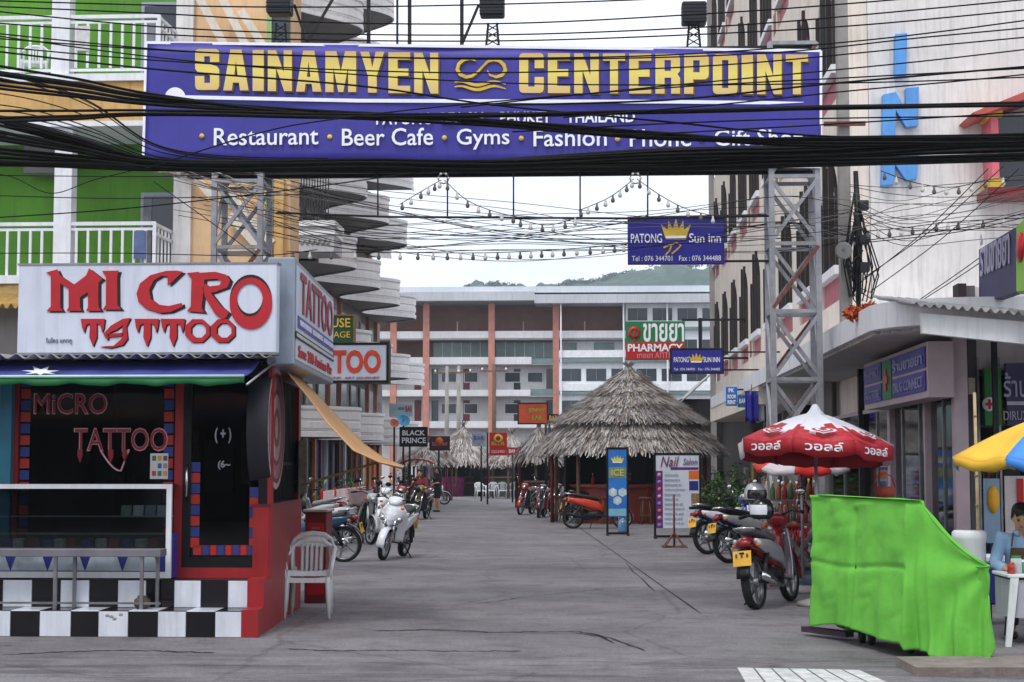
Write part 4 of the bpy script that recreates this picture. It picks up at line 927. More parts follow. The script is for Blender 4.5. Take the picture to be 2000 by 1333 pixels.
def big(s, x0, y0, x1, y1):
    n = len(s); ws = [.46 if ch == 'I' else 1.28 if ch == 'M' else 1.05 if ch == 'A' else .9 if ch in 'TE' else 1.0 for ch in s]; gap = .17; tot = sum(ws)+gap*(n-1); x = x0; k = (x1-x0)/tot
    for ch, w in zip(s, ws):
        dy = (x-x0)/(x1-x0)*(8 if x0 < 600 else 3)
        for o, mt, Y in ((3, gold2, YL+.02), (0, gp, YL)):
            b = MB()
            for poly in GL[ch]:
                q = [P(x+o+a*w*k, y1+dy+o-c*(y1-y0), Y) for a, c in poly]; b.prism([(p.x, p.z) for p in q], (0, Y, 0), (1, 0, 0), (0, 0, 1), (0, .012, 0))
            b.build('lettering', mt, bn)
        x += (w+gap)*k
big('SAINAMYEN', 381, 96, 856, 176); big('CENTERPOINT', 1014, 104, 1578, 182)
for off, m, Y in ((2, gold2, YL+.02), (0, gold, YL)):
    em = [(929, 119, .3), (918, 115, .8), (906, 117, 1), (896, 125, 1.1), (893, 136, 1.2), (899, 146, 1.2), (910, 151, 1.1), (922, 149, .9), (933, 141, .7), (943, 130, .7), (952, 121, .8), (963, 117, 1), (975, 119, 1.1), (984, 127, 1.2), (987, 137, 1.2), (981, 147, 1.1), (969, 151, .9), (957, 147, .6), (952, 138, .25)]
    pen([(x+off, y+off, w) for x, y, w in em], 6, m, bn, Y, 'wave_emblem')
    for dy in (0, 9): pen([(888+i*5+off, 163+dy+off-3.5*math.sin(i/20*math.pi*3+.6), .4+.8*math.sin(math.pi*i/20)) for i in range(21)], 5, m, bn, Y, 'wave_emblem')
pen([(360, 190), (700, 197), (1000, 198), (1300, 199), (1500, 201, .9), (1570, 200, .1)], 7, letterwhite, bn, YL, 'rule')
pts = [(342+20*math.cos(math.pi*i/14), 191-20*math.sin(math.pi*i/14)) for i in range(15)]; cut(pts, letterwhite, YL, par=bn, name='half_moon')
ptext('PATONG  BEACH    PHUKET    THAILAND', letterwhite, bn, 735, 219, 1240, 242, YL, bold=.02)
items = ((418, 622, 'Restaurant'), (668, 846, 'Beer Cafe'), (892, 995, 'Gyms'), (1042, 1185, 'Fashion'), (1230, 1350, 'Phone'), (1395, 1570, 'Gift Shop'))
for x0, x1, s in items:
    lo = 292 if any(ch in s for ch in 'gyp') and s != 'Gyms' else 286; lo = 293 if s in ('Gyms', 'Gift Shop') else lo
    dx = (x0-418)/1100*4; ptext(s, letterwhite, bn, x0, 250+dx, x1, lo-2+dx, YL, bold=.008)
    p = P(x0-24, 266+dx*2, YL); MB().lathe([(0, 0), (.035, 0), (.035, .012), (0, .012)], (p.x, YL+.01, p.z), Matrix.Rotation(R(90), 3, 'X'), 16).build('bullet', gold, bn)
# flood lights on the top of the gantry
for px, yb, lab in ((548, 30, 'black floodlight over the SAINAMYEN end of the banner'), (962, 33, 'black floodlight above the gold wave emblem of the banner'), (1355, 48, 'black floodlight over the CENTERPOINT lettering of the banner')):
    base = P(px, 92, YT+.1); t = thing('floodlight', lab, 'floodlight', base, group='floodlights on the banner gantry')
    for s in (-1, 1):
        MB().beam(base+Vector((.1*s, 0, -.1)), base+Vector((.06*s, 0, .34)), .03).build('leg', darkmetal, t)
        for k in range(3): MB().beam(base+Vector((.09*s, 0, .02+.1*k)), base+Vector((-.08*s, 0, .12+.1*k)), .014).build('brace', darkmetal, t)
    z = P(px, yb, YT).z; hd = MB().bbox(base.x-.17, base.x+.17, YT-.12, YT+.14, z, z+.3, .02).build('housing', M('flood_black', (18, 24, 34), .4, .15, 4), t)
    for k in range(5): MB().box(base.x-.172, base.x+.172, YT-.13, YT+.15, z+.05+.05*k, z+.058+.05*k).build('cooling_fin', darkmetal, hd)
# ---------------------------------------------------------------- sign boards
def board(label, r, Y, mat, texts=(), frame=None, th=.08, pole=None, arms=None, name='sign_board', hang=None):
    a, c, d, e = RC(*r, Y); t = thing(name, label, 'sign', ((a+c)/2, Y, d))
    b = MB().bbox(a, c, Y, Y+th, d, e, min(.008, th*.2)).build('panel', mat, t)
    if frame:
        w = min(.04, (e-d)*.06)
        for q in ((a-w, c+w, d-w, d), (a-w, c+w, e, e+w), (a-w, a, d, e), (c, c+w, d, e)): MB().box(q[0], q[1], Y-.012, Y+th+.012, q[2], q[3]).build('frame', frame, t)
    for s, m, *q in texts:
        k = q[4] if len(q) > 4 else {}; ptext(s, m, b, *q[:4], Y, **k)
    if pole is not None: x = P(pole, r[3], Y).x; MB().tube([(x, Y+th*.5, 0), (x, Y+th*.5, e)], .04, 8).build('pole', darkmetal, t)
    if arms:
        for z in (d+.06, e-.06):
            MB().beam((c if arms[0] > 0 else a, Y+th/2, z), (arms[1], Y+th/2, z), .035).build('bracket', darkmetal, t)
    return t, b
def crown(par, cx, cy, w, h, Y, m=gold):
    x0, x1, y0, y1 = cx-w/2, cx+w/2, cy-h/2, cy+h/2
    pts = [(x0+.16*w, y1), (x0, y0+.3*h), (x0+.22*w, y0+.55*h), (x0+.25*w, y0+.12*h), (x0+.4*w, y0+.5*h), (cx, y0), (x1-.4*w, y0+.5*h), (x1-.25*w, y0+.12*h), (x1-.22*w, y0+.55*h), (x1, y0+.3*h), (x1-.16*w, y1)]
    q = [P(x, y, Y-.01) for x, y in pts]; MB().prism([(p.x, p.z) for p in q], (0, Y-.01, 0), (1, 0, 0), (0, 0, 1), (0, .008, 0)).build('crown', m, par)
    a, c, d, e = RC(x0+.16*w, y1-.16*h, x1-.16*w, y1-.03*h, Y); MB().box(a, c, Y-.014, Y-.009, d, e).build('crown_band', letterwhite, par)
lw = letterwhite
t, b = board('large navy PATONG SUN INN board with gold crown hanging under the gantry bar', (1226, 424, 1415, 516), YT+.4, navy, (('PATONG', lw, 1232, 457, 1293, 475, dict(bold=.01)), ('Sun inn', lw, 1346, 456, 1408, 475, dict(bold=.01)), ('Tel : 076 344701   Fax : 076 344488', lw, 1234, 500, 1408, 510)), None, .1)
crown(b, 1320, 447, 58, 42, YT+.4); pen([(1296, 484), (1310, 478), (1322, 474), (1330, 480), (1322, 488), (1312, 496)], 3, gold, b, YT+.39, 'monogram'); pen([(1312, 478), (1308, 490), (1300, 498)], 3, gold, b, YT+.39, 'monogram')
a, c, d, e = RC(1226, 424, 1415, 516, YT+.4)
MB().beam((c, YT+.45, d+.04), (xr0, YT+.45, d+.04), .03).build('bracket', darkmetal, t); MB().beam((a, YT+.45, e), (xr0, YT+.3, e+.0), .03).build('bracket', darkmetal, t)
for x in (a+.25, c-.1): MB().beam((x, YT+.45, e-.02), (x, YT+.12, P(1265, 425, YT+.1).z+.02), .02).build('hook', darkmetal, t)
t, b = board('small navy PATONG SUN INN board on brackets from the inn wall', (1311, 683, 1411, 728), 37, navy, (('PATONG', lw, 1316, 698, 1345, 708, dict(bold=.01)), ('SUN INN', lw, 1374, 698, 1406, 708, dict(bold=.01)), ('Tel : 076 344701   Fax : 076 344488', lw, 1316, 719, 1406, 724)), darkmetal, .1, arms=(1, X0+.05)); crown(b, 1360, 699, 30, 20, 37)
t, b = board('green and red pharmacy board with tall Thai letters', (1222, 628, 1338, 703), 45, green, (('ขายยา', lw, 1256, 632, 1336, 668, dict(bold=.02)),), None, .12, name='pharmacy_sign')
a, c, d, e = RC(1223, 669, 1337, 702, 45); rp_ = MB().box(a, c, 44.985, 45, d, e).build('red_panel', redpaint, b); ptext('PHARMACY', lw, rp_, 1226, 672, 1334, 687, 44.98, bold=.03); ptext('ขายยา ΑΠΤΕΚΑ', M('letter_rose', (226, 150, 150)), rp_, 1244, 689, 1330, 700, 44.98)
c0 = P(1239, 650, 44.98); MB().lathe([(.1, 0), (.17, 0), (.17, .012), (.1, .012)], c0, Matrix.Rotation(R(90), 3, 'X'), 20).build('emblem', redpaint, b); MB().cbox((c0.x, 44.98, c0.z-.05), (.05, .012, .36)).build('emblem', redpaint, b)
a, c, d, e = RC(1340, 625, 1368, 700, 45); MB().beam((c, 45.05, d-.05), (c, 45.05, e+.05), .1).build('bracket', darkmetal, t); [MB().beam((a-.1, 45.05, z), (X0+.05, 45.05, z), .06).build('bracket', darkmetal, t) for z in (d, e)]
t, b = board('white TATTOO light box with big orange red letters beyond the kiosk', (566, 674, 755, 744), 24, signwhite, (('TATTOO', M('letter_orange', (214, 72, 44), .5, .15, 4), 572, 684, 744, 730, dict(bold=.04)), ('INK  ART JOURNEY', lred, 650, 736, 742, 742)), black, .25, name='tattoo_light_box')
MB().beam(P(600, 700, 24.2), Vector((-4.3, 27.9, P(600, 700, 24.2).z)), .06).build('bracket', darkmetal, t)
t, b = board('dark green HOUSE board with yellow letters above the white light box', (604, 618, 690, 672), 27, M('house_green', (24, 66, 42), .5, .15, 3), (('HOUSE', gold, 612, 622, 684, 640, dict(bold=.01)), ('MASSAGE', gold, 612, 648, 684, 660)), gold2, .1, name='house_sign'); MB().beam(P(620, 668, 27.05), (P(620, 668, 27).x, 28.6, P(620, 668, 27).z), .06).build('bracket', darkmetal, t)
# boards along the street further down
board('black BLACK PRINCE board with white serif letters on a pole', (780, 834, 835, 873), 62, black, (('BLACK', lw, 786, 841, 830, 851, dict(bold=.02)), ('PRINCE', lw, 785, 855, 832, 866, dict(bold=.02))), None, .12, pole=800, name='bar_sign')
t, b = board('small dark board with orange sunset emblem on a pole', (840, 854, 877, 879), 66, M('maroon_sign', (70, 28, 52), .5, .2, 4), (('SUNSET BAR', M('letter_rose', (226, 150, 150)), 844, 864, 874, 871),), black, .1, pole=857, name='bar_sign')
c0 = P(858, 862, 65.98); MB().lathe([(0, 0), (.16, 0), (.16, .02), (0, .02)], c0, Matrix.Rotation(R(90), 3, 'X'), 16).build('sun_emblem', orange, b)
t, b = board('upright red board with gold crest on a black pole', (956, 845, 990, 890), 70, redpaint, (('BEER', gold, 960, 863, 986, 870, dict(bold=.02)), ('COLD & FRESH', lw, 960, 880, 986, 885)), None, .1, pole=952, name='beer_sign')
c0 = P(973, 857, 69.97); MB().lathe([(.1, 0), (.2, 0), (.2, .02), (.1, .02)], c0, Matrix.Rotation(R(90), 3, 'X'), 16).build('crest', gold, b)
board('small red board low behind the upright red board', (990, 874, 1012, 889), 74, M('dull_red', (170, 40, 50), .5, .2, 4), (('BAR', lw, 994, 878, 1008, 885, dict(bold=.02)),), None, .08, pole=1001, name='bar_sign')
board('grey blue board beside the upright red board', (922, 846, 949, 872), 76, M('grey_blue', (136, 144, 164), .5, .2, 4), (('BAR', deepblue, 926, 852, 945, 860),), None, .08, pole=940, name='bar_sign')
t, b = board('orange red board with green JENNY LAK letters beside the thatched bar', (1013, 789, 1068, 827), 56, M('orange_red_sign', (190, 76, 44), .5, .2, 4), (('JENNY', M('letter_green', (110, 170, 60)), 1032, 798, 1064, 807, dict(bold=.02)), ('LAK', M('letter_green', (110, 170, 60)), 1040, 812, 1060, 820, dict(bold=.02))), darkmetal, .1, pole=1066, name='bar_sign')
t, b = board('small yellow and black BAR board behind the orange red board', (1071, 809, 1091, 826), 58, black, (('BAR', yellow, 1073, 812, 1089, 822, dict(bold=.02)),), None, .08, pole=1073, name='bar_sign')
board('green white and orange board high on the wavy hotel front', (760, 788, 807, 814), 72, M('sign_mint', (176, 206, 214), .5, .1, 3), (('BEER', deepblue, 778, 796, 790, 801), ('BAR', redpaint, 792, 793, 805, 805, dict(bold=.02))), None, .1, name='bar_sign', arms=(-1, -8.6))
t, b = board('blue PK guest room board with white letters under the inn canopy', (1418, 756, 1440, 793), 36, M('pk_blue', (36, 110, 190), .4, .1, 3), (('PK', lw, 1423, 759, 1434, 767, dict(bold=.03)), ('ROOM', lw, 1421, 771, 1437, 779, dict(bold=.03)), ('RENT', lw, 1421, 782, 1437, 790, dict(bold=.03))), None, .08, arms=(1, X0+.05), name='room_sign')
board('darker blue board beside the PK board', (1441, 772, 1459, 796), 35, M('pk_dark', (30, 80, 130), .4, .1, 3), (('BAR', lw, 1444, 779, 1456, 788),), None, .06, arms=(1, X0+.05), name='room_sign')
# free standing boards
def standing(label, r, Y, name): 
    a, c, d, e = RC(*r, Y); t = thing(name, label, 'sign', ((a+c)/2, Y, 0)); w = .05
    for x in (a, c-w): MB().box(x, x+w, Y, Y+w, 0, e).build('frame_post', black, t)
    MB().box(a+w, c-w, Y+.002, Y+w-.002, e-w, e).build('frame_rail', black, t); MB().box(a+w, c-w, Y+.002, Y+w-.002, .02, .07).build('frame_rail', black, t)
    for x in (a, c-w): MB().box(x-.005, x+w+.005, Y-.28, Y+.33, 0, .035).build('foot', black, t)
    return t, a, c, d, e
Yn = G(1322, 1052).y
t, a, c, d, e = standing('tall white nail spa price board with purple side strip in a black frame', (1277, 885, 1370, 1050), Yn, 'price_board')
z0 = P(1320, 1032, Yn).z; bd = MB().box(a+.05, c-.05, Yn+.01, Yn+.03, z0, e-.05).build('panel', signwhite, t)
plum = M('plum', (100, 36, 110), .5, .15, 4)
MB().box(a+.05, a+.2, Yn+.004, Yn+.01, z0, P(1320, 920, Yn).z).build('strip', plum, bd)
for i in range(8):
    p = P(1284+1, 928+i*14, Yn); MB().lathe([(0, 0), (.045, 0), (.045, .006), (0, .006)], (a+.125, Yn+.001, p.z), Matrix.Rotation(R(90), 3, 'X'), 14).build('thumbnail', [M('blush', (206, 150, 170)), M('violet', (150, 110, 190)), M('coral', (206, 100, 100))][i % 3], bd)
ptext('Nail', M('letter_plum2', (110, 30, 70)), bd, 1290, 892, 1326, 912, Yn, bold=.0, shear=.3); ptext('Salon', plum, bd, 1334, 896, 1362, 908, Yn, shear=.2)
MB().box(P(1310, 915, Yn).x, P(1364, 915, Yn).x, Yn+.003, Yn+.009, P(1340, 918, Yn).z, P(1340, 913, Yn).z).build('rule', plum, bd)
for i in range(11):
    y = 926+i*9.4; x1 = random.uniform(1322, 1338); ptext('manicure and pedicure 200'[: random.randint(10, 24)], M('letter_slate', (110, 116, 140)), bd, 1298, y, x1, y+4, Yn)
for x0, y0, x1, y1, m in ((1345, 920, 1366, 936, orange), (1346, 940, 1364, 958, deepblue), (1350, 964, 1366, 985, M('gold_nails', (150, 120, 80), .5, .4, 30)), (1346, 990, 1366, 995, black), (1348, 1002, 1364, 1008, redpaint)):
    q = RC(x0, y0, x1, y1, Yn); MB().box(q[0], q[1], Yn+.003, Yn+.009, q[2], q[3]).build('picture', m, bd)
Yb = G(1206, 1046).y
t, a, c, d, e = standing('slim blue roll-up stand with crown and ice cubes picture', (1184, 874, 1228, 1040), Yb, 'banner_stand')
bm = M('icy_blue', (44, 120, 200), .4, .15, 2); bd = MB().box(a+.05, c-.05, Yb+.01, Yb+.03, P(1206, 1010, Yb).z, e-.05).build('panel', bm, t)
crown(bd, 1206, 897, 26, 16, Yb+.01, M('crown_lemon', (220, 206, 110)))
q = RC(1189, 913, 1223, 934, Yb); MB().box(q[0], q[1], Yb+.003, Yb+.009, q[2], q[3]).build('frame_picture', M('sage', (130, 150, 110), .5, .2, 8), bd); ptext('ICE', M('lemon', (200, 200, 120)), bd, 1194, 917, 1218, 930, Yb-.004, bold=.02)
for x, y in ((1197, 962), (1216, 962), (1206, 978)):
    hexp = [P(x+9*math.cos(R(30+60*k)), y+9*math.sin(R(30+60*k)), Yb) for k in range(6)]; MB().prism([(p.x, p.z) for p in hexp], (0, Yb+.002, 0), (1, 0, 0), (0, 0, 1), (0, .007, 0)).build('ice_cube', M('ice', (200, 220, 226), .4, .25, 12), bd)
q = RC(1189, 994, 1223, 1008, Yb); MB().box(q[0], q[1], Yb+.003, Yb+.009, q[2], q[3]).build('footer', M('pale_sea', (130, 190, 214)), bd)
wj = thing('water_bottle', 'big clear blue water bottle at the foot of the blue stand', 'bottle', G(1217, 1040)); MB().lathe([(0, 0), (.12, 0), (.13, .03), (.13, .22), (.1, .29), (.04, .33), (.035, .37), (0, .37)], n=18).build('body', M('bottle_blue', (90, 130, 170), .15, .1, 4, spec=.6), wj, False); MB().lathe([(0, .36), (.04, .36), (.04, .4), (0, .4)], n=14).build('cap', deepblue, wj, False)
rs_ = thing('sign_post', 'rusty red post on spread feet in front of the nail spa board', 'post', G(1317, 1070))
MB().tube([(0, 0, .02), (0, 0, 1.05)], .022, 8).build('post', rusty, rs_, False)
for k in range(4):
    t_ = R(45+90*k); MB().beam((0, 0, .3), (.28*math.cos(t_), .28*math.sin(t_), .02), .025).build('strut', rusty, rs_, False); MB().beam((0, 0, .02), (.34*math.cos(t_), .34*math.sin(t_), .02), .03).build('foot', rusty, rs_, False)

# ---------------------------------------------------------------- thatched bars
thm = [M('thatch_grey', (178, 172, 170), .9, .3, 8), M('thatch_dark', (122, 115, 112), .9, .3, 8), M('thatch_pale', (200, 194, 190), .9, .25, 8), M('thatch_brown', (134, 112, 92), .9, .3, 8)]
def thatch(name, label, c, tiers, n, posts=8, size=1.0, rpost=2.3, zeave=2.0, counter=None):
    c = Vector((c.x, c.y, 0)); t = thing(name, label, 'thatched hut', c, group='thatched bars along the street')
    base = MB(); rng = random.Random(int(c.x*100+c.y))
    for r0, z0, r1, z1 in tiers: base.lathe([(max(.02, r0-.05), z0-.1), (r1-.12, z1-.02)], n=28)
    solid(base.build('roof_frame', thm[1], t, False), .05)
    for ti, (r0, z0, r1, z1) in enumerate(tiers):
        b = MB(); sl = math.hypot(r1-r0, z1-z0); rows = max(3, int(sl/(.17*size)))
        for k in range(rows):
            f = (k+1)/rows; r = r0+(r1-r0)*f; z = z0+(z1-z0)*f; m = int(n*(r/ r1))
            drop = .06 if (k % 4 == 3) else 0
            for i in range(m):
                a = 2*math.pi*(i+rng.random())/m; L_ = rng.uniform(.34, .62)*size; w = rng.uniform(.010, .028)*size
                d = Vector(((r1-r0)/sl*math.cos(a), (r1-r0)/sl*math.sin(a), (z1-z0)/sl)); s = Vector((-math.sin(a), math.cos(a), 0)); nn = s.cross(d)
                if nn.z < 0: nn = -nn
                lift = abs(rng.gauss(0, .045))+drop; e = Vector((r*math.cos(a), r*math.sin(a), z))+d*rng.uniform(-.05, .16)*size; st = e-d*L_; skew = s*rng.gauss(0, .09)
                e = e+nn*lift+skew
                if k == rows-1: e += Vector((0, 0, -rng.uniform(0, .12)*size))
                b.m = rng.choices((0, 1, 2, 3), (5, 3, 2, 1.6))[0]; b.add([st-s*w, st+s*w, e+s*w*.5, e-s*w*.5], [(0, 1, 2, 3)])
        tag(b.build('thatch', thm, t, False), kind='stuff')
    for i in range(posts):
        a = 2*math.pi*(i+.4)/posts; MB().tube([(rpost*math.cos(a), rpost*math.sin(a), 0), (rpost*math.cos(a), rpost*math.sin(a), zeave+.5)], .055, 8).build('post', darkred if i % 2 else wood, t, False)
    return t
ap = P(1240, 722, 48); za = ap.z
hut = thatch('thatched_bar', 'big round bar with tiered grey thatched roof behind the price boards', Vector((P(1228, 800, 48).x, 48, 0)), [(.05, za, 2.3, 2.86), (1.95, 2.9, 2.85, 2.02)], 1250, 10, 1, 2.3, 2.0)
MB().lathe([(0, za-.1), (.16, za-.06), (.1, za+.08), (0, za+.1)], n=12).build('finial', thm[0], hut, False)
ctr = MB(); ctr.lathe([(1.55, 0), (1.55, 1.0), (1.75, 1.02), (1.75, 1.1), (1.3, 1.1)], n=20, smooth=False); ctr.build('bar_counter', M('bar_red_wood', (140, 48, 36), .5, .2, 4), hut, False)
MB().lathe([(1.9, 0), (1.9, 2.35)], n=24, a0=R(-15), a1=R(195)).build('shade_screen', inside, hut, False)  # dark screen added so the space under the thatch looks shaded
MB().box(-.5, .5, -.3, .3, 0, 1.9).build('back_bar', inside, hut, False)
hp = Vector((P(1228, 800, 48).x, 48, 0))
for i in range(12):
    a = 2*math.pi*i/12+.2; c = hp+Vector((2.05*math.cos(a), 2.05*math.sin(a), 0))
    if a > 6: a -= 6
    s = thing('bar_stool', 'dark wooden bar stool at the round thatched bar', 'stool', c, a, 'stools around the thatched bar')
    MB().lathe([(0, .7), (.17, .7), (.18, .73), (.17, .76), (0, .76)], n=14).build('seat', darkred if i % 3 else wood, s, False)
    for k in range(4): t_ = R(45+90*k); MB().tube([(.2*math.cos(t_), .2*math.sin(t_), 0), (.12*math.cos(t_), .12*math.sin(t_), .71)], .018, 6).build('leg', wood, s, False)
    MB().tube([(.16*math.cos(2*math.pi*k/12), .16*math.sin(2*math.pi*k/12), .25) for k in range(13)], .012, 5).build('foot_ring', wood, s, False)
bt = MB()
for i in range(8):
    a = 2*math.pi*i/8; q = thing('liquor_bottle', 'small liquor bottle standing on the counter of the round thatched bar', 'bottle', hp+Vector((1.5*math.cos(a), 1.5*math.sin(a), 1.1)), group='bottles on the bar counter')
    MB().lathe([(0, 0), (.04, 0), (.04, .16), (.015, .22), (.015, .3), (0, .3)], n=10).build('body', [M('glass_brown', (90, 50, 24), .15, .1), M('glass_green', (40, 90, 50), .15, .1), redpaint][i % 3], q, False); MB().lathe([(.017, .28), (.017, .31), (0, .31)], n=8).build('cap', gold, q, False)
def far_hut(px, py, hw, ey, Y, label, n=230):
    A = P(px, py, Y); E_ = P(px, ey, Y); r = P(px+hw, py, Y).x-A.x
    return thatch('thatched_bar', label, A, [(.1, A.z, r, E_.z)], n*2, 6, 1.5, r*.8, E_.z)
far_hut(835, 866, 62, 903, 78, 'low thatched bar behind the food cart')
far_hut(905, 836, 92, 908, 90, 'wide pale thatched bar between the two poles in the middle')
far_hut(1000, 852, 60, 905, 84, 'thatched bar behind the upright red board')
far_hut(1052, 840, 50, 898, 64, 'thatched bar just left of the big round bar', 200)
# dim bar fittings below the far roofs
for px, w, col, Y, lab in ((890, 40, (60, 46, 44), 91, 'dark bar counter under the wide pale thatched bar'), (985, 34, (52, 60, 56), 88, 'green grey bar counter behind the white chairs'), (1052, 26, (90, 40, 36), 63, 'red bar counter left of the big round bar')):
    p = P(px, 912, Y); w_ = P(px+w, 912, Y).x-p.x; t = thing('bar_counter', lab, 'counter', (p.x, Y, 0)); MB().box(p.x-w_, p.x+w_, Y-.3, Y+.3, 0, 1.0).build('front', M('ctr_%d' % px, col, .6, .25, 2), t); MB().bbox(p.x-w_-.05, p.x+w_+.05, Y-.4, Y+.4, 1.0, 1.06, .01).build('top', wood, t)
    MB().box(p.x-w_*1.9, p.x+w_*1.9, Y+1.4, Y+1.5, 0, 2.3).build('shade_backing', inside, t)  # plain dark panel, its colour gives the shade below these roofs

# ---------------------------------------------------------------- motorbikes
def loft(secs, n=14, pw=2.6):
    """closed body from sections (x, z centre, half width, half height)"""
    b = MB(); vs = []
    for x, z, w, h in secs:
        for k in range(n):
            a = 2*math.pi*k/n; ca, sa = math.cos(a), math.sin(a)
            vs.append((x, w*math.copysign(abs(ca)**(2/pw), ca), z+h*math.copysign(abs(sa)**(2/pw), sa)))
    m = len(secs); b.add(vs, [(i*n+k, i*n+(k+1) % n, (i+1)*n+(k+1) % n, (i+1)*n+k) for i in range(m-1) for k in range(n)]+[tuple(range(n))[::-1], tuple((m-1)*n+k for k in range(n))], True); return b
BIKE = {}
RX90 = Matrix.Rotation(R(90), 3, 'X')
def wheel_parts(t, x, r, wd=.045, name='wheel'):
    w = MB(); prof = [(r-.05, -wd*.6), (r-.012, -wd), (r, -wd*.5), (r+.003, 0), (r, wd*.5), (r-.012, wd), (r-.05, wd*.6)]
    w.lathe(prof, (x, 0, r), RX90, 28); o = w.build('tyre', rubber, t, False)
    q = MB(); q.lathe([(r-.05, -wd*.6), (r-.065, -.02), (r-.065, .02), (r-.05, wd*.6)], (x, 0, r), RX90, 24); q.lathe([(0, -.06), (.05, -.06), (.05, .06), (0, .06)], (x, 0, r), RX90, 12)
    for k in range(5):
        a = 2*math.pi*k/5; q.beam((x, 0, r), (x+(r-.06)*math.cos(a), 0, r+(r-.06)*math.sin(a)), .03, .025, up=(0, 1, 0))
    q.build('rim', steel, o, False); MB().lathe([(.07, -.05), (.1, -.05), (.1, -.045), (.07, -.045)], (x, 0, r), RX90, 16).build('brake_disc', chrome, o, False)
def bike(label, loc, rz, main, trim, seatm, style='underbone', plate=True, group='motorbikes parked along the street', lean=7, name='motorbike', basket=False):
    t = thing(name, label, 'motorbike', loc, rz, group, rx=0)
    t.rotation_mode = 'XYZ'
    t.rotation_euler = (R(-lean), 0, rz); t.scale = (1.06,)*3; WM[t.name] = Matrix.LocRotScale(Vector(loc), t.rotation_euler.to_quaternion(), Vector((1.06,)*3))
    r = .285 if style == 'underbone' else .26; wb = .61
    wheel_parts(t, wb, r, .04); wheel_parts(t, -wb, r, .05)
    hx, hz = wb-.24, .92
    for s in (-1, 1):
        MB().tube([(wb, .085*s, r), (wb-.1, .085*s, r+.33), (hx+.05, .07*s, .78)], [.02, .026, .024], 8).build('fork_leg', chrome if s else steel, t, False)
        MB().tube([(-wb, .11*s, r), (-wb+.2, .12*s, r+.32)], .03, 8).build('shock', darkmetal, t, False)
        MB().tube([(hx, .04*s, hz+.04), (hx+.02, .2*s, hz+.09), (hx-.1, .34*s, hz+.06)], .012, 6).build('handlebar', darkmetal, t, False)
        MB().tube([(hx-.04, .3*s, hz+.075), (hx-.14, .37*s, hz+.055)], .02, 8).build('grip', black, t, False)
        MB().tube([(hx, .24*s, hz+.08), (hx+.01, .3*s, hz+.27)], .007, 5).build('mirror_stalk', chrome, t, False)
        mr = MB().ball((hx, .33*s, hz+.29), (.022, .065, .045), 12).build('mirror', black, t, False); MB().ball((hx-.014, .33*s, hz+.29), (.012, .055, .037), 12).build('mirror_glass', chrome, mr, False)
        MB().tube([(-.05, .1*s, .3), (-.05, .24*s, .27)], .014, 6).build('footpeg', black, t, False)
        MB().ball((hx+.12, .17*s, hz-.06), (.03, .035, .025), 10).build('indicator', orange, t, False); MB().ball((-.72, .13*s, .68), (.03, .03, .025), 10).build('indicator', orange, t, False)
        # side panel of the body
        sp = loft([(-.75, .72, .02, .03), (-.6, .68, .035, .06), (-.3, .62, .045, .1), (0, .55, .045, .1), (.12, .46, .03, .08)]); sp.v = [(x, y+.115*s, z) for x, y, z in sp.v]; sp.build('side_panel', trim, t, False)
    # front fender
    f = MB(); f.grid(lambda u, v: (wb+(r+.025)*math.cos(R(150-175*u+18)), (v-.5)*.13, r+(r+.025)*math.sin(R(150-175*u+18))-abs(v-.5)*.05), 12, 4); solid(f.build('front_fender', main, t, False), .006)
    # fairing: column cover, leg shield, headlight cowl
    if style == 'underbone':
        loft([(hx+.17, hz-.06, .03, .03), (hx+.13, hz-.05, .09, .07), (hx+.04, hz+.0, .12, .085), (hx-.07, hz+.02, .08, .05)]).build('headlight_cowl', main, t, False)
        MB().ball((hx+.155, 0, hz-.05), (.03, .075, .055), 14).build('headlight', chrome, t, False)
        for s in (-1, 1):
            g_ = MB(); g_.grid(lambda u, v, s=s: (hx+.06-.12*u-.14*v*v, s*(.05+.17*math.sin(v*1.6)*(.55+.6*u-.35*u*u)), hz-.1-.56*u), 10, 6); solid(g_.build('leg_shield', trim, t, False), .008)
        loft([(hx+.09, .74, .04, .12), (hx+.02, .70, .07, .16), (hx-.08, .62, .05, .14)]).build('front_cover', main, t, False)
        loft([(.3, .58, .05, .06), (.1, .45, .06, .09), (-.1, .42, .07, .1)]).build('frame_cover', main, t, False)
    else:
        # angular nose: wide shoulders at the top, drawn to a beak over the wheel
        fw = [(.50, .05, .16), (.58, .11, .2), (.66, .165, .22), (.74, .205, .2), (.82, .2, .15), (.9, .13, .08)]
        nb_ = MB(); vs = []
        for z, w, d in fw:
            for y, k in ((-1, 0), (-.72, .45), (-.3, .86), (0, 1), (.3, .86), (.72, .45), (1, 0)): vs.append((hx-.02+d*k, w*y, z))
        nb_.add(vs, [(i_*7+k, i_*7+k+1, i_*7+k+8, i_*7+k+7) for i_ in range(5) for k in range(6)], False); solid(nb_.build('front_cover', main, t, False), .02)
        loft([(hx+.14, .48, .03, .02), (hx+.1, .5, .09, .05), (hx-.02, .52, .1, .07)]).build('lower_cowl', black, t, False)
        gr_ = MB(); [gr_.beam((hx+.135, .13*s_, .60), (hx+.205, .02*s_, .555), .02, .012) for s_ in (-1, 1)]; gr_.build('nose_trim', black, t, False)
        loft([(hx+.1, hz+.0, .04, .02), (hx+.06, hz+.03, .11, .06), (hx-.04, hz+.06, .14, .055), (hx-.1, hz+.05, .07, .03)]).build('handle_cowl', main, t, False)
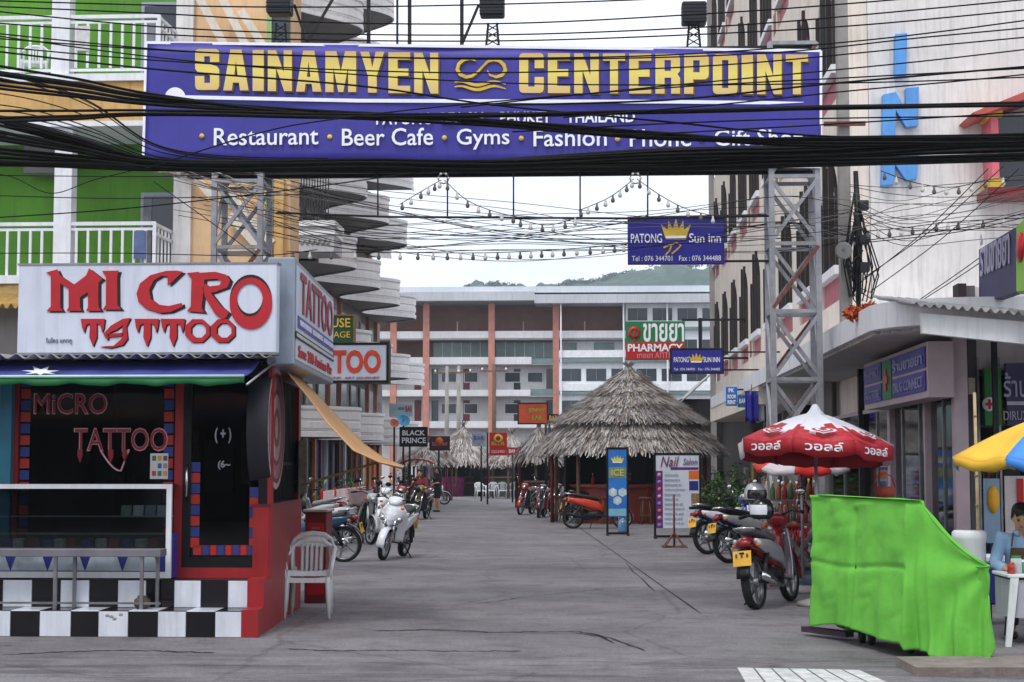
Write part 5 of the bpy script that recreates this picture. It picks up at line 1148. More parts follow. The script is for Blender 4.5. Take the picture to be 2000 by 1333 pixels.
        for s in (-1, 1):
            h_ = MB().ball((hx+.1, .14*s, .67), (.05, .055, .05), 12, Matrix.Rotation(.5*s, 3, 'X')); h_.build('headlight', chrome, t, False)
            g_ = MB(); g_.grid(lambda u, v, s=s: (hx+.04-.06*u-.1*v, s*(.08+.17*v*(1-.35*u)), .8-.5*u), 8, 5); solid(g_.build('leg_shield', trim, t, False), .01)
        MB().cbox((.12, 0, .3), (.34, .36, .05), None, .015).build('floor_board', black, t, False)
    loft([(.1, .48, .1, .12), (-.1, .55, .13, .13), (-.4, .62, .12, .1), (-.68, .70, .08, .07), (-.8, .74, .03, .03)]).build('body', main, t, False)
    loft([(.06, .69, .06, .03), (-.02, .73, .11, .05), (-.3, .77, .13, .055), (-.55, .82, .125, .05), (-.7, .84, .08, .03)]).build('seat', seatm, t, False)
    MB().tube([(-.55, .12, .83), (-.78, .1, .86), (-.82, 0, .865), (-.78, -.1, .86), (-.55, -.12, .83)], .014, 6).build('grab_rail', chrome, t, False)
    tl = loft([(-.74, .72, .08, .05), (-.82, .7, .075, .045), (-.845, .7, .05, .03)]).build('tail_light', M('tail_red', (130, 20, 26), .25, .1, 5, spec=.6), t, False)
    f = MB(); f.grid(lambda u, v: (-wb-(r+.04)*math.cos(R(115-105*u)), (v-.5)*.15, r+(r+.04)*math.sin(R(115-105*u))), 10, 3); solid(f.build('rear_fender', black, t, False), .006)
    if plate:
        pl = MB().cbox((-.9, 0, .55), (.008, .2, .16), Matrix.Rotation(R(12), 3, 'Y')).build('license_plate', M('plate_yellow', (228, 176, 60) if plate == 'y' else (210, 206, 196), .5, .12, 8), t, False)
        q = MB()
        for z, n_ in ((.58, 3), (.52, 4)):
            for k in range(n_): q.cbox((-.906, -.06+.12*k/(n_-1), z), (.004, .022, .04), Matrix.Rotation(R(12), 3, 'Y'))
        q.build('plate_marks', M('plate_ink', (90, 70, 50), .6), pl, False)
        MB().beam((-.8, 0, .64), (-.9, 0, .6), .05, .02).build('plate_holder', black, t, False)
    e = loft([(.16, .36, .03, .05), (.12, .36, .09, .09), (-.05, .34, .11, .1), (-.2, .33, .1, .09), (-.28, .33, .04, .05)], 10, 3); e.build('engine', darkmetal, t, False)
    MB().lathe([(0, -.15), (.06, -.15), (.07, -.13), (.07, -.1), (0, -.1)], (-.02, 0, .34), RX90, 16).build('engine_cover', steel, t, False)
    MB().beam((-.2, .08, .32), (-wb, .08, r), .05, .035).build('swingarm', darkmetal, t, False); MB().beam((-.2, -.08, .32), (-wb, -.08, r), .04, .03).build('swingarm', darkmetal, t, False)
    MB().tube([(.14, -.1, .3), (-.05, -.14, .2), (-.3, -.15, .24), (-.5, -.16, .3), (-.8, -.17, .36)], [.016, .018, .035, .045, .04], 10).build('exhaust', chrome if style == 'underbone' else black, t, False)
    MB().tube([(-.1, .12, .24), (-.16, .3, .015)], .012, 6).build('side_stand', black, t, False)
    if basket:
        bk = MB()
        for z in (.62, .72, .82): bk.tube([(hx+.1, -.15, z), (hx+.38, -.13, z), (hx+.38, .13, z), (hx+.1, .15, z)], .006, 5)
        for y in (-.13, -.07, 0, .07, .13): bk.tube([(hx+.37, y, .84), (hx+.34, y*.9, .6), (hx+.12, y*.9, .6)], .005, 5)
        bk.build('basket', steel, t, False)
    return t
silver = M('silver_paint', (188, 190, 194), .3, .06, 6, metal=.5, coat=.4); redp = M('bike_red', (150, 20, 34), .25, .1, 4, coat=.6); whitep = M('bike_white', (226, 230, 236), .25, .05, 4, coat=.6)
bluep = M('bike_blue', (36, 66, 140), .25, .1, 4, coat=.6); tealp = M('bike_teal', (30, 66, 96), .3, .1, 4, coat=.5); blackp = M('bike_black', (26, 26, 30), .25, .1, 4, coat=.6); orp = M('bike_orange', (196, 62, 30), .25, .1, 4, coat=.6)
seatb = M('seat_black', (30, 28, 30), .6, .2, 12, bump=.3); seatg = M('seat_silver_cover', (188, 190, 196), .55, .12, 6)
def at_wheel(px, py, ang, rear=True):
    """base point of a bike whose given wheel touches the ground at the pixel, heading ang"""
    g = G(px, py); d = Vector((math.cos(ang), math.sin(ang), 0)); return g+d*(.61 if rear else -.61)
a = R(66); bike('maroon and white motorbike with yellow plate parked with its tail to the road', at_wheel(1480, 1190, a), a, redp, silver, M('seat_dark_grey', (96, 96, 100), .45, .2, 8), plate='y', lean=6)
a = R(-99); bike('white scooter facing the road beside the tattoo kiosk', at_wheel(748, 1094, a, False), a, whitep, whitep, seatb, 'scooter', lean=9)
a = R(176); bike('dark teal motorbike with silver seat cover half behind the red cabinet', at_wheel(668, 1098, a), a, tealp, tealp, seatg, lean=5)
a = R(38); bike('blue and white motorbike standing behind the maroon one', at_wheel(1386, 1083, a), a, bluep, whitep, seatb, lean=8)
a = R(35); bike('dark blue motorbike with orange lamp nearest the maroon one', at_wheel(1428, 1100, a), a, M('bike_navy', (30, 44, 100), .25, .1, 4, coat=.6), silver, seatb, lean=7)
a = R(8); bike('orange red scooter parked side on behind the blue stand', at_wheel(1122, 1033, a), a, orp, orp, seatb, 'scooter', lean=6)
a = R(12); bike('white and red scooter just behind the orange red one', at_wheel(1130, 1022, a)+Vector((0, 0, 0)), a, whitep, redp, seatb, 'scooter', lean=6)
a = R(-105); bike('dark red motorbike facing the road at the corner of the thatched bar', at_wheel(1016, 1006, a, False), a, redp, blackp, seatb, lean=7)
a = R(-95); bike('black motorbike beside the dark red one at the thatched bar', at_wheel(1052, 1012, a, False), a, blackp, redp, seatb, lean=7, basket=True)
a = R(-100); bike('black motorbike with red trim beyond the dark red one', at_wheel(1082, 1008, a, False), a, blackp, silver, seatb, lean=7)
a = R(-60); bike('silver motorbike close behind the white scooter', at_wheel(722, 1064, a, False), a, silver, blackp, seatb, lean=7)
a = R(-100); bike('black and white scooter in the row behind the white scooter', at_wheel(738, 1040, a, False), a, whitep, blackp, seatb, 'scooter', lean=7)
a = R(150); bike('black motorbike with striped seat by the pink fence', at_wheel(660, 1050, a), a, blackp, silver, M('seat_striped', (150, 150, 150), .5, .3, 12), lean=6)
a = R(-98); bike('dark motorbike with olive fairing beside the food cart', at_wheel(812, 1016, a, False), a, M('bike_olive', (110, 100, 60), .3, .1, 4), blackp, seatb, lean=7)
a = R(10); bike('white scooter parked beyond the food cart', at_wheel(866, 986, a, False), a, whitep, blackp, seatb, 'scooter', lean=7)
a = R(-80); bike('red motorbike in the shade under the left awning row', at_wheel(776, 1022, a, False), a, redp, silver, seatb, lean=7)
a = R(70); bike('purple grey motorbike in the row near the pink fence', at_wheel(700, 1030, a), a, M('bike_plum', (90, 74, 90), .3, .1, 4), silver, seatb, lean=7)
# helmets hung on the mirrors
def helmet(label, p, main, band, s=1.0, rz=0):
    t = thing('helmet', label, 'helmet', p, rz, scale=s)
    MB().lathe([(.105, -.09), (.125, -.06), (.132, 0), (.12, .06), (.085, .11), (.04, .13), (0, .134)], n=24).build('shell', main, t, False)
    MB().lathe([(.1, -.1), (.108, -.085), (.126, -.062), (.122, -.06)], n=24).build('rim', black, t, False)
    MB().lathe([(.128, -.05), (.137, 0), (.126, .055)], n=16, a0=R(205), a1=R(335)).build('visor', band, t, False)
helmet('silver open helmet hanging above the maroon motorbike', P(1475, 966, 19.0), silver, M('visor_dark', (26, 24, 30), .12, .1, 4, spec=.7), 1.0, .3)
helmet('black and white striped helmet resting on the maroon motorbike handlebar', P(1488, 996, 18.9), blackp, whitep, 1.05, -.8)
# ---------------------------------------------------------------- plastic chairs
def chair(label, loc, rz, mat, group=None, arms=True, name='plastic_chair'):
    t = thing(name, label, 'chair', loc, rz, group)   # front faces local -y
    b = MB(); b.grid(lambda u, v: ((u-.5)*(.44-.03*v), -.22+.42*v, .42-.02*math.sin(math.pi*u)*math.sin(math.pi*v)+.012*abs(2*u-1)**4-.015*v), 10, 8); solid(b.build('seat', mat, t, False), .012)
    MB().grid(lambda u, v: ((u-.5)*.45, -.222-.004*v, .425-.05*v), 8, 1).build('seat_apron', mat, t, False)
    for sx in (-1, 1):
        MB().tube([(.235*sx, -.235, 0), (.215*sx, -.21, .38), (.215*sx, -.2, .43)], [.02, .027, .03], 8).build('leg', mat, t, False)
        MB().tube([(.215*sx, .265, 0), (.2*sx, .2, .4), (.19*sx, .2, .45)], [.018, .026, .028], 8).build('leg', mat, t, False)
        if arms: MB().tube([(.235*sx, -.19, .42), (.26*sx, -.2, .56), (.265*sx, -.14, .63), (.26*sx, .05, .645), (.225*sx, .2, .68), (.2*sx, .235, .74)], [.024, .022, .026, .026, .022, .02], 8).build('armrest', mat, t, False)
    def bk(x, f): return Vector((x, .195+.08*f-.05*math.cos(x*5)*0+.09*(.2-abs(x))*0, .42+.38*f))
    for k in range(5):
        x = -.1+.05*k; MB().tube([bk(x, 0), bk(x, .5), bk(x*1.05, .9)], .0165, 6).build('back_slat', mat, t, False)
    MB().tube([bk(-.2, .0), bk(-.215, .5), bk(-.2, .85), bk(-.12, .98), bk(0, 1.01), bk(.12, .98), bk(.2, .85), bk(.215, .5), bk(.2, 0)], [.018, .02, .024, .03, .032, .03, .024, .02, .018], 8).build('back_frame', mat, t, False)
    b = MB(); b.grid(lambda u, v: (bk((u-.5)*.34, .82+.17*v)), 8, 2); solid(b.build('back_top', mat, t, False), .014)
    return t
plas = M('white_plastic', (224, 226, 230), .4, .05, 5, streak=.2); plasr = M('red_plastic', (190, 24, 30), .4, .08, 5)
b0 = P(66, 138, YG+.7); chair('white plastic chair on the upper balcony of the green guesthouse', (b0.x, YG+.75, P(66, 150, YG).z), R(15), plas)
g0 = G(603, 1205); chair('white plastic armchair beside the red kiosk wall', (g0.x, g0.y, 0), R(4), plas)
chair('second white plastic armchair nested behind the first by the kiosk', (g0.x-.005, g0.y+.1, .065), R(4), plas)
g0 = G(1536, 1140); chair('red plastic chair beside the maroon motorbike', (g0.x, g0.y, 0), R(190), plasr)
for px, py, rz in ((938, 975, 20), (960, 974, -15), (982, 974, 10), (1000, 973, -25)):
    g0 = G(px, py); chair('white plastic armchair out on the road before the far thatched bars', (g0.x, g0.y, 0), R(rz), plas, 'white chairs far down the road')

# ---------------------------------------------------------------- green covered cart
gc = thing('covered_cart', 'street cart wrapped in a bright lime green cloth cover', 'cart', (2.8, 14.4, 0))
A0, B0, C0 = G(1592, 1243), G(1772, 1286), G(1936, 1301)
D0 = C0+(A0-B0)*.95
za_, zb_, zm, zc_ = 1.33, 1.32, 1.28, .80
per = [A0, B0, C0, D0]
hem = [.03, .05, .03, .06]
def topz(i, t):   # height of the cover along each side
    if i == 0: return za_+(zb_-za_)*t+.012*math.sin(t*9)
    if i == 1: return zb_-.02*t if t < .22 else (zm+(zc_-zm)*min(1, (t-.22)/.76)-.06*math.sin(math.pi*min(1, (t-.22)/.76)))
    if i == 2: return zc_-.03*math.sin(math.pi*t)
    return zc_+(za_-zc_)*min(1, t/.75)
cen = (A0+B0+C0+D0)/4
def cover(u, v):
    s = u*4; i = min(3, int(s)); t = s-i
    if u >= 1: i, t = 3, 1
    p = per[i].lerp(per[(i+1) % 4], t); d = (per[(i+1) % 4]-per[i]).normalized(); n = Vector((d.y, -d.x, 0))
    zt = topz(i, t); zh = .09+.045*math.sin(t*5+i)+(.08*t if i == 0 else .0)-(.06 if i == 1 else 0)
    z = zh+(zt-zh)*v
    k = 1-v
    am = .35 if i == 0 else .8; f = am*(.035*k*math.sin(t*17+i*2+z*1.2)+.02*k*math.sin(t*41+1.5*z))+.022*noise.noise(Vector((t*6+i*9, z*3.2, 1)))
    if i == 1: # folds hanging from the far top corner
        q = Vector((1-t, max(0, v-.05))); a = math.atan2(1.0-v+.02, 1-t+.02); f += .026*math.sin(a*13)*min(1, q.length*1.6)*(.4+.6*k)
    if i == 0: f += .006*math.sin((t*1.2+z*.9)*11)*k-.02*math.exp(-((z-.72+.03*math.sin(t*5))/.02)**2)+.018*abs(noise.noise(Vector((t*3+z*2, z*6-t*4, 5))))+.03*math.exp(-((t-.47)/.016)**2)*-1*(1 if v < .93 else 0)
    tuck = .05*(1-v)-.03*v
    edge = .015 if v > .97 else 0
    return p+n*(f+tuck-edge)+Vector((0, 0, z))
q = MB(); q.grid(cover, 260, 60)
topc = MB()
def cap(u, v):
    a = per[0].lerp(per[1], u); zl = topz(0, u)
    b = per[3].lerp(per[2], u)
    p = a.lerp(b, v)
    zf = topz(1, v); zbk = topz(3, 1-v)
    z = zbk+(zf-zbk)*u
    d = cen-p; d.z = 0
    return Vector((p.x, p.y, z+.004))+d*.02
q.grid(cap, 40, 60)
limecloth = M('lime_cloth', (104, 184, 66), .8, .07, 1.1, bump=.6, bscale=7, streak=.12, dirt=(70, 110, 50))
solid(q.build('cloth_cover', limecloth, gc), .006)
seam_ = [cover(.25*.47, v/20) for v in range(0, 15)]; MB().tube(seam_, .006, 6).build('seam', M('seam_dark', (40, 80, 24), .8), gc)
ci = [cen.lerp(q_, .8) for q_ in per]; MB().slab(*[q_+Vector((0, 0, .14)) for q_ in ci], (0, 0, .3)).build('chassis', darkmetal, gc)
for p in (A0.lerp(B0, .35)+Vector((.16, .02, 0)), A0.lerp(B0, .85)+Vector((.16, .02, 0)), C0+Vector((-.2, .2, 0)), D0+Vector((-.2, -.2, 0))):
    MB().lathe([(0, -.025), (.07, -.025), (.08, -.015), (.08, .015), (.07, .025), (0, .025)], (p.x, p.y, .08), Matrix.Rotation(R(90), 3, 'Y'), 18).build('castor', rubber, gc)
MB().beam(A0+Vector((-.08, .1, .06)), A0.lerp(B0, .3)+Vector((.1, .1, .06)), .1, .05).build('foot_board', M('purple_board', (70, 46, 64), .6, .2, 4), gc)
kb = MB(); p = [G(1750, 1300), G(2120, 1296), G(2140, 1322), G(1790, 1322)]
kb.slab(*[x+Vector((0, 0, .0)) for x in p], (0, 0, .07)); tag(kb.build('wooden_plank', M('plank_grey', (128, 118, 112), .85, .2, 6, bump=.4, streak=.3)), 'weathered grey timber plank lying in front of the green covered cart', 'plank')

# ---------------------------------------------------------------- umbrellas
def umbrella(label, top, r, drop, cols, val=.17, n=8, rot=.2, tilt=(0, 0), valmat=None, inner=None, pole_to=0.0, name='market_umbrella', vcols=None):
    base = Vector((top.x, top.y, pole_to)); t = thing(name, label, 'umbrella', base); Rt = Matrix.Rotation(tilt[0], 3, 'X') @ Matrix.Rotation(tilt[1], 3, 'Y')
    def pt(a, f): 
        z = -drop*(f**1.3); return top+Rt @ Vector((r*f*math.cos(a), r*f*math.sin(a), z))
    for k in range(n):
        a0, a1 = rot+2*math.pi*k/n, rot+2*math.pi*(k+1)/n; b = MB()
        def f(u, v):
            s = .02+.98*v; A, B = pt(a0, s), pt(a1, s); p = A.lerp(B, u); return p+Vector((0, 0, -.035*math.sin(math.pi*u)*s*r+.01*math.sin(u*9+k)*s))
        nu, nv = 8, 12
        b.grid(f, nu, nv); b.mi = [1 if (inner and (q % nv)/nv < inner+.16*math.sin(k*2.3+(q//nv)*.9)) else 0 for q in range(nu*nv)]
        solid(b.build('panel', [cols[k % len(cols)], lw if inner else cols[k % len(cols)]], t), .005)
        if val:
            b = MB(); b.grid(lambda u, v: f(u, 1)+Vector((0, 0, -val*v+.012*v*math.sin(u*14+k)))+(Rt @ Vector((math.cos((a0+a1)/2), math.sin((a0+a1)/2), 0)))*(.012*math.sin(u*7+k)*v-.02*v), 8, 2); solid(b.build('valance', (vcols or cols)[k % len(vcols or cols)], t), .004)
        MB().tube([pt(a0, .02)+Vector((0, 0, -.02)), pt(a0, .5)+Vector((0, 0, -.02)), pt(a0, 1)+Vector((0, 0, -.015))], .008, 5).build('rib', steel, t)
        MB().tube([top+Rt @ Vector((0, 0, -drop*1.15)), pt(a0, .55)+Vector((0, 0, -.03))], .006, 5).build('stretcher', steel, t)
    MB().tube([base, top+Vector((0, 0, .02))], .02, 8).build('pole', steel, t); MB().lathe([(0, .1), (.03, .09), (.07, .02), (.11, -.02)], top, n=14).build('top_cap', lw, t)
    MB().lathe([(0, 0), (.24, 0), (.24, .05), (.08, .09), (0, .09)], base, n=20).build('base', concrete, t)
    return t, pt
ured = M('umbrella_red', (190, 40, 52), .6, .12, 3, streak=.3, dirt=(230, 170, 180)); udred = M('umbrella_darkred', (168, 28, 40), .6, .1, 3); uwhite = M('umbrella_white', (214, 204, 208), .6, .1, 3)
top = P(1592, 806, 19.2)
UR = .92
um, pt = umbrella('faded red and white ice cream umbrella with heart emblems over the drinks stall', top, UR, .38, [ured, ured, uwhite, ured], .17, 8, R(247), (R(-4), R(3)), inner=.6, vcols=[udred, udred, uwhite, udred])
for k, s in ((-1, 'วอลล์'), (0, 'วอลล์'), (1, 'วอลล์'), (2, 'วอลล์')):
    kk = k % 8; a0, a1 = R(247)+2*math.pi*kk/8, R(247)+2*math.pi*(kk+1)/8
    A, B = pt(a0, 1), pt(a1, 1); am = (a0+a1)/2; nrm = Vector((math.cos(am), math.sin(am), 0)); u = (B-A).normalized()
    if u.cross(Vector((0, 0, 1))).dot(nrm) < 0: A, B, u = B, A, -u
    W_ = (B-A).length
    par = [c for c in um.children if c.name.startswith('panel')][kk]
    tcol = lw if kk != 2 else M('letter_crimson', (170, 40, 60))
    text(s if kk != 2 else 'ล้านรอยยิ้ม', tcol, par, A+u*(W_*.2)+Vector((0, 0, -.135))+nrm*.012, u, (0, 0, 1), W_*.6, .1, bold=.015, thick=.004)
    if kk != 2:
        m0, m1 = pt(am, .68), pt(am, .93); up = (m0-m1).normalized(); w = u; h = []
        cc_ = m1.lerp(m0, .5)+u.cross(up).normalized()*.012
        for sc, mt, of in ((1, lw, 0), (.78, ured, .004), (.55, lw, .008), (.32, ured, .012)):
            pts = []
            for i in range(24):
                th = 2*math.pi*i/24; x = 16*math.sin(th)**3/17; y = (13*math.cos(th)-5*math.cos(2*th)-2*math.cos(3*th)-math.cos(4*th))/17
                pts.append(cc_+u.cross(up).normalized()*of+w*(x*.17*sc)+up*(y*.1*sc))
            MB().add(pts, [tuple(range(24))]).build('heart_emblem', mt, par)
ub, _ = umbrella('second smaller red and white umbrella half under the faded one', P(1565, 872, 21.2), .62, .26, [M('bright_red', (206, 34, 30), .6, .1, 3), uwhite], .05, 8, R(255), (R(6), 0))
uy, _ = umbrella('yellow and blue umbrella shading the vendor at the right edge', P(2050, 812, 15.6), .92, .42, [M('umbrella_yellow', (238, 184, 60), .6, .08, 3), M('umbrella_blue', (70, 140, 226), .6, .08, 3)], .09, 8, R(186), (R(0), R(2)))

# ---------------------------------------------------------------- drinks stall under the red umbrella
st = thing('drinks_stall', 'low metal drinks stall with a bottle rack under the red umbrella', 'stall', G(1545, 1120))
Yd = 21.65; a, c, d, e = RC(1492, 1022, 1612, 1040, Yd)
MB().bbox(a, c, Yd, Yd+.5, e-.04, e, .006).build('table_top', M('stall_top', (120, 100, 88), .6, .2, 4), st)
for x in (a+.03, c-.03):
    for y in (Yd+.04, Yd+.46): MB().beam((x, y, 0), (x, y, e-.03), .035).build('leg', steel, st)
MB().box(a, c, Yd+.02, Yd+.46, .3, .33).build('shelf', M('stall_top', (120, 100, 88)), st)
for z in (e+.28,): MB().box(a, c, Yd+.28, Yd+.46, z, z+.02).build('rack_shelf', steel, st)
for x in (a+.02, c-.02): MB().beam((x, Yd+.37, e), (x, Yd+.37, e+.32), .025).build('rack_post', steel, st)
cols_b = [M('btl_amber', (150, 80, 30), .15, .15, 5, spec=.6), M('btl_red', (150, 30, 30), .15, .15, 5, spec=.6), M('btl_clear', (170, 166, 150), .15, .15, 5, spec=.6), M('btl_green', (60, 100, 60), .15, .15, 5, spec=.6)]
for row, (yy, zz, n_) in enumerate(((Yd+.12, e, 9), (Yd+.37, e+.3, 9))):
    for i in range(n_):
        q = thing('drink_bottle', 'coloured glass drink bottle standing on the stall under the red umbrella', 'bottle', (a+.08+(c-a-.16)*i/(n_-1), yy, zz), group='bottles on the drinks stall')
        h = random.uniform(.9, 1.15); MB().lathe([(0, 0), (.032, 0), (.034, .02), (.034, .13*h), (.014, .19*h), (.013, .23*h), (0, .23*h)], n=10).build('body', cols_b[random.randrange(4)], q, False); MB().lathe([(.016, .22*h), (.016, .245*h), (0, .245*h)], n=8).build('cap', [redpaint, gold, lw][i % 3], q, False)
# odds and ends beside it
def bag(label, p, col, r, name='plastic_bag'):
    t = thing(name, label, 'bag', p); b = MB(); b.grid(lambda u, v: ((r*(1-.25*v)*math.sin(math.pi*min(.97, v*.9+.1))+.03*r*math.sin(u*50+v*9))*math.cos(2*math.pi*u), (r*.8*math.sin(math.pi*min(.97, v*.9+.1))+.04*math.sin(u*31)*r)*math.sin(2*math.pi*u), 2.0*r*v), 28, 10); b.build('sack', M('bag_%d' % int(col[0]), col, .35, .2, 14, spec=.5), t, False)
    MB().tube([(-.04, 0, 1.9*r), (-.05, 0, 2.3*r), (0, 0, 2.45*r), (.05, 0, 2.3*r), (.04, 0, 1.9*r)], .012, 6).build('handles', M('bag_%d' % int(col[0]), col), t, False)
bag('translucent lilac plastic bag beside the green covered cart', G(1575, 1110)+Vector((0, 0, .45)), (176, 166, 190), .15); bag('blue and white plastic sack on the ground beside the red chair', G(1578, 1150), (110, 130, 160), .16); bag('black rubbish sack beside the red chair', G(1572, 1125), (34, 34, 40), .2)
tb_ = thing('side_stand', 'small dark stand holding plastic bags beside the red chair', 'stand', G(1575, 1112)); p = G(1575, 1112)
MB().box(p.x-.16, p.x+.16, p.y-.14, p.y+.14, .42, .45).build('top', darkmetal, tb_)
for sx in (-.14, .14):
    for sy in (-.12, .12): MB().beam((p.x+sx, p.y+sy, 0), (p.x+sx, p.y+sy, .42), .025).build('leg', darkmetal, tb_)
bk = thing('basket', 'small red plastic basket on the pharmacy step', 'basket', P(1728, 975, 19.1)); MB().lathe([(0, 0), (.1, 0), (.13, .14), (.12, .14), (.095, .01), (0, .01)], n=16).build('body', M('basket_red', (150, 60, 40), .6, .2, 8), bk, False); MB().tube([(-.125, 0, .13), (-.08, 0, .26), (0, 0, .3), (.08, 0, .26), (.125, 0, .13)], .008, 6).build('handle', redpaint, bk, False)
bq = thing('crate_stack', 'stack of worn crates holding a red basket before the pharmacy window', 'crates', (P(1728, 975, 19.1).x, 19.1, 0)); zt = P(1728, 975, 19.1).z
for i in range(5):
    o = MB().bbox(bq.location.x-.2, bq.location.x+.2, 18.95, 19.28, i*zt/5, (i+.92)*zt/5, .01).build('crate', [wood, M('crate_blue', (60, 80, 120)), wood][i % 3], bq)

# ---------------------------------------------------------------- vendor's corner at the right edge
vt = thing('vendor_table', 'white folding food table crowded with jars and bags', 'table', G(2010, 1255)); gv = G(2010, 1262); Yv = gv.y
a = P(1966, 1120, Yv).x; zt = P(1980, 1122, Yv).z
MB().bbox(a, a+1.1, Yv-.05, Yv+.55, zt-.03, zt, .006).build('top', plas, vt); 
pts = [P(1974, 1130, Yv-.06), P(1990, 1130, Yv-.06), P(1972, 1300, Yv-.1), P(1962, 1296, Yv-.1)]; MB().slab(*pts, (0, .03, 0)).build('leg', plas, vt)
MB().box(a+.02, a+1.08, Yv-.02, Yv+.52, .25, zt-.05).build('skirt', M('table_cloth', (170, 172, 180), .8, .1, 3, streak=.3), vt)
for i, (px, py, r, h, m) in enumerate(((1975, 1114, .035, .1, M('jar_red', (180, 50, 40), .2, .15, 8, spec=.6)), (1985, 1112, .05, .16, M('jar_clear', (190, 200, 200), .15, .12, 8, spec=.6)), (1996, 1116, .04, .12, M('jar_green', (90, 150, 110), .2, .15, 8)), (2008, 1112, .045, .14, M('jar_amber', (180, 130, 60), .2, .15, 8)), (1990, 1120, .03, .07, M('jar_white', (214, 210, 204), .3, .1, 8)))):
    q = P(px, py, Yv+.05+.06*i); t = thing('food_jar', ['small red sauce jar on the vendor table', 'large clear jar with green lid on the vendor table', 'pale green jar on the vendor table', 'amber jar on the vendor table', 'short white tub at the front of the vendor table'][i], 'jar', (q.x, Yv+.05+.06*i, zt))
    MB().lathe([(0, 0), (r, 0), (r, h*.8), (r*.8, h*.88), (r*.8, h*.9), (0, h*.9)], n=16).build('body', m, t, False); MB().lathe([(r*.86, h*.86), (r*.86, h), (0, h)], n=16).build('lid', [redpaint, green, lw, redpaint, lw][i], t, False)
wt = thing('white_drum', 'tall white plastic drum standing behind the green covered cart', 'drum', G(1897, 1245)); MB().lathe([(0, 0), (.14, 0), (.15, .03), (.15, .9), (.16, .92), (.16, .98), (.14, 1.0), (0, 1.0)], n=24).build('body', plas, wt, False); MB().lathe([(.152, .3), (.157, .31), (.157, .33), (.152, .34)], n=24).build('hoop', plas, wt, False)
cool = thing('cool_box', 'deep blue cool box with white lid beside the vendor table', 'cool box', G(1952, 1218)); MB().bbox(-.14, .14, -.15, .15, .2, .62, .02).build('body', deepblue, cool, False); MB().bbox(-.15, .15, -.16, .16, .62, .7, .02).build('lid', plas, cool, False)
for s in (-.12, .12):
    for s2 in (-.1, .1): MB().box(s-.02, s+.02, s2-.02, s2+.02, 0, .2).build('leg', darkmetal, cool, False)
bp_ = thing('bamboo_pole', 'slim bamboo pole standing behind the white drum', 'pole', G(1913, 1225)); MB().tube([(0, 0, 0), (.01, .01, 1.2), (0, 0, 2.35)], [.02, .018, .016], 8).build('cane', M('bamboo_pale', (176, 156, 120), .6, .2, 6), bp_, False)
for k in range(7): MB().lathe([(.018, 0), (.023, .01), (.018, .02)], (0, 0, .3+.3*k), n=8).build('joint', M('bamboo_joint', (130, 110, 80)), bp_, False)

# ---------------------------------------------------------------- people
def remesh(o, v=.012, it=3):
    md = o.modifiers.new('skin', 'REMESH'); md.mode = 'VOXEL'; md.voxel_size = v; md.use_smooth_shade = True
    if it: s = o.modifiers.new('relax', 'SMOOTH'); s.iterations = it; s.factor = .5
    return o
def hand(b, w, d, n, s=1.0):
    """palm with five separate, slightly curled fingers; w wrist, d pointing direction, n palm normal"""
    d, n = Vector(d).normalized(), Vector(n).normalized(); u = d.cross(n).normalized(); w = Vector(w)
    b.ball(w+d*.045*s, (.038*s, .048*s, .018*s), 12, Matrix((u, d, n)).transposed())
    for k, L_ in enumerate((.07, .08, .075, .058)):
        o = w+d*.08*s+u*(-.028+.0185*k)*s; b.tube([o, o+d*L_*.5*s+n*-.004, o+d*L_*.85*s-n*.022*s, o+d*L_*.95*s-n*.036*s], [.0095*s, .009*s, .0085*s, .006*s], 8)
    o = w+d*.025*s-u*.035*s; b.tube([o, o-u*.03*s+d*.03*s, o-u*.034*s+d*.058*s-n*.012*s], [.012*s, .0105*s, .007*s], 8)
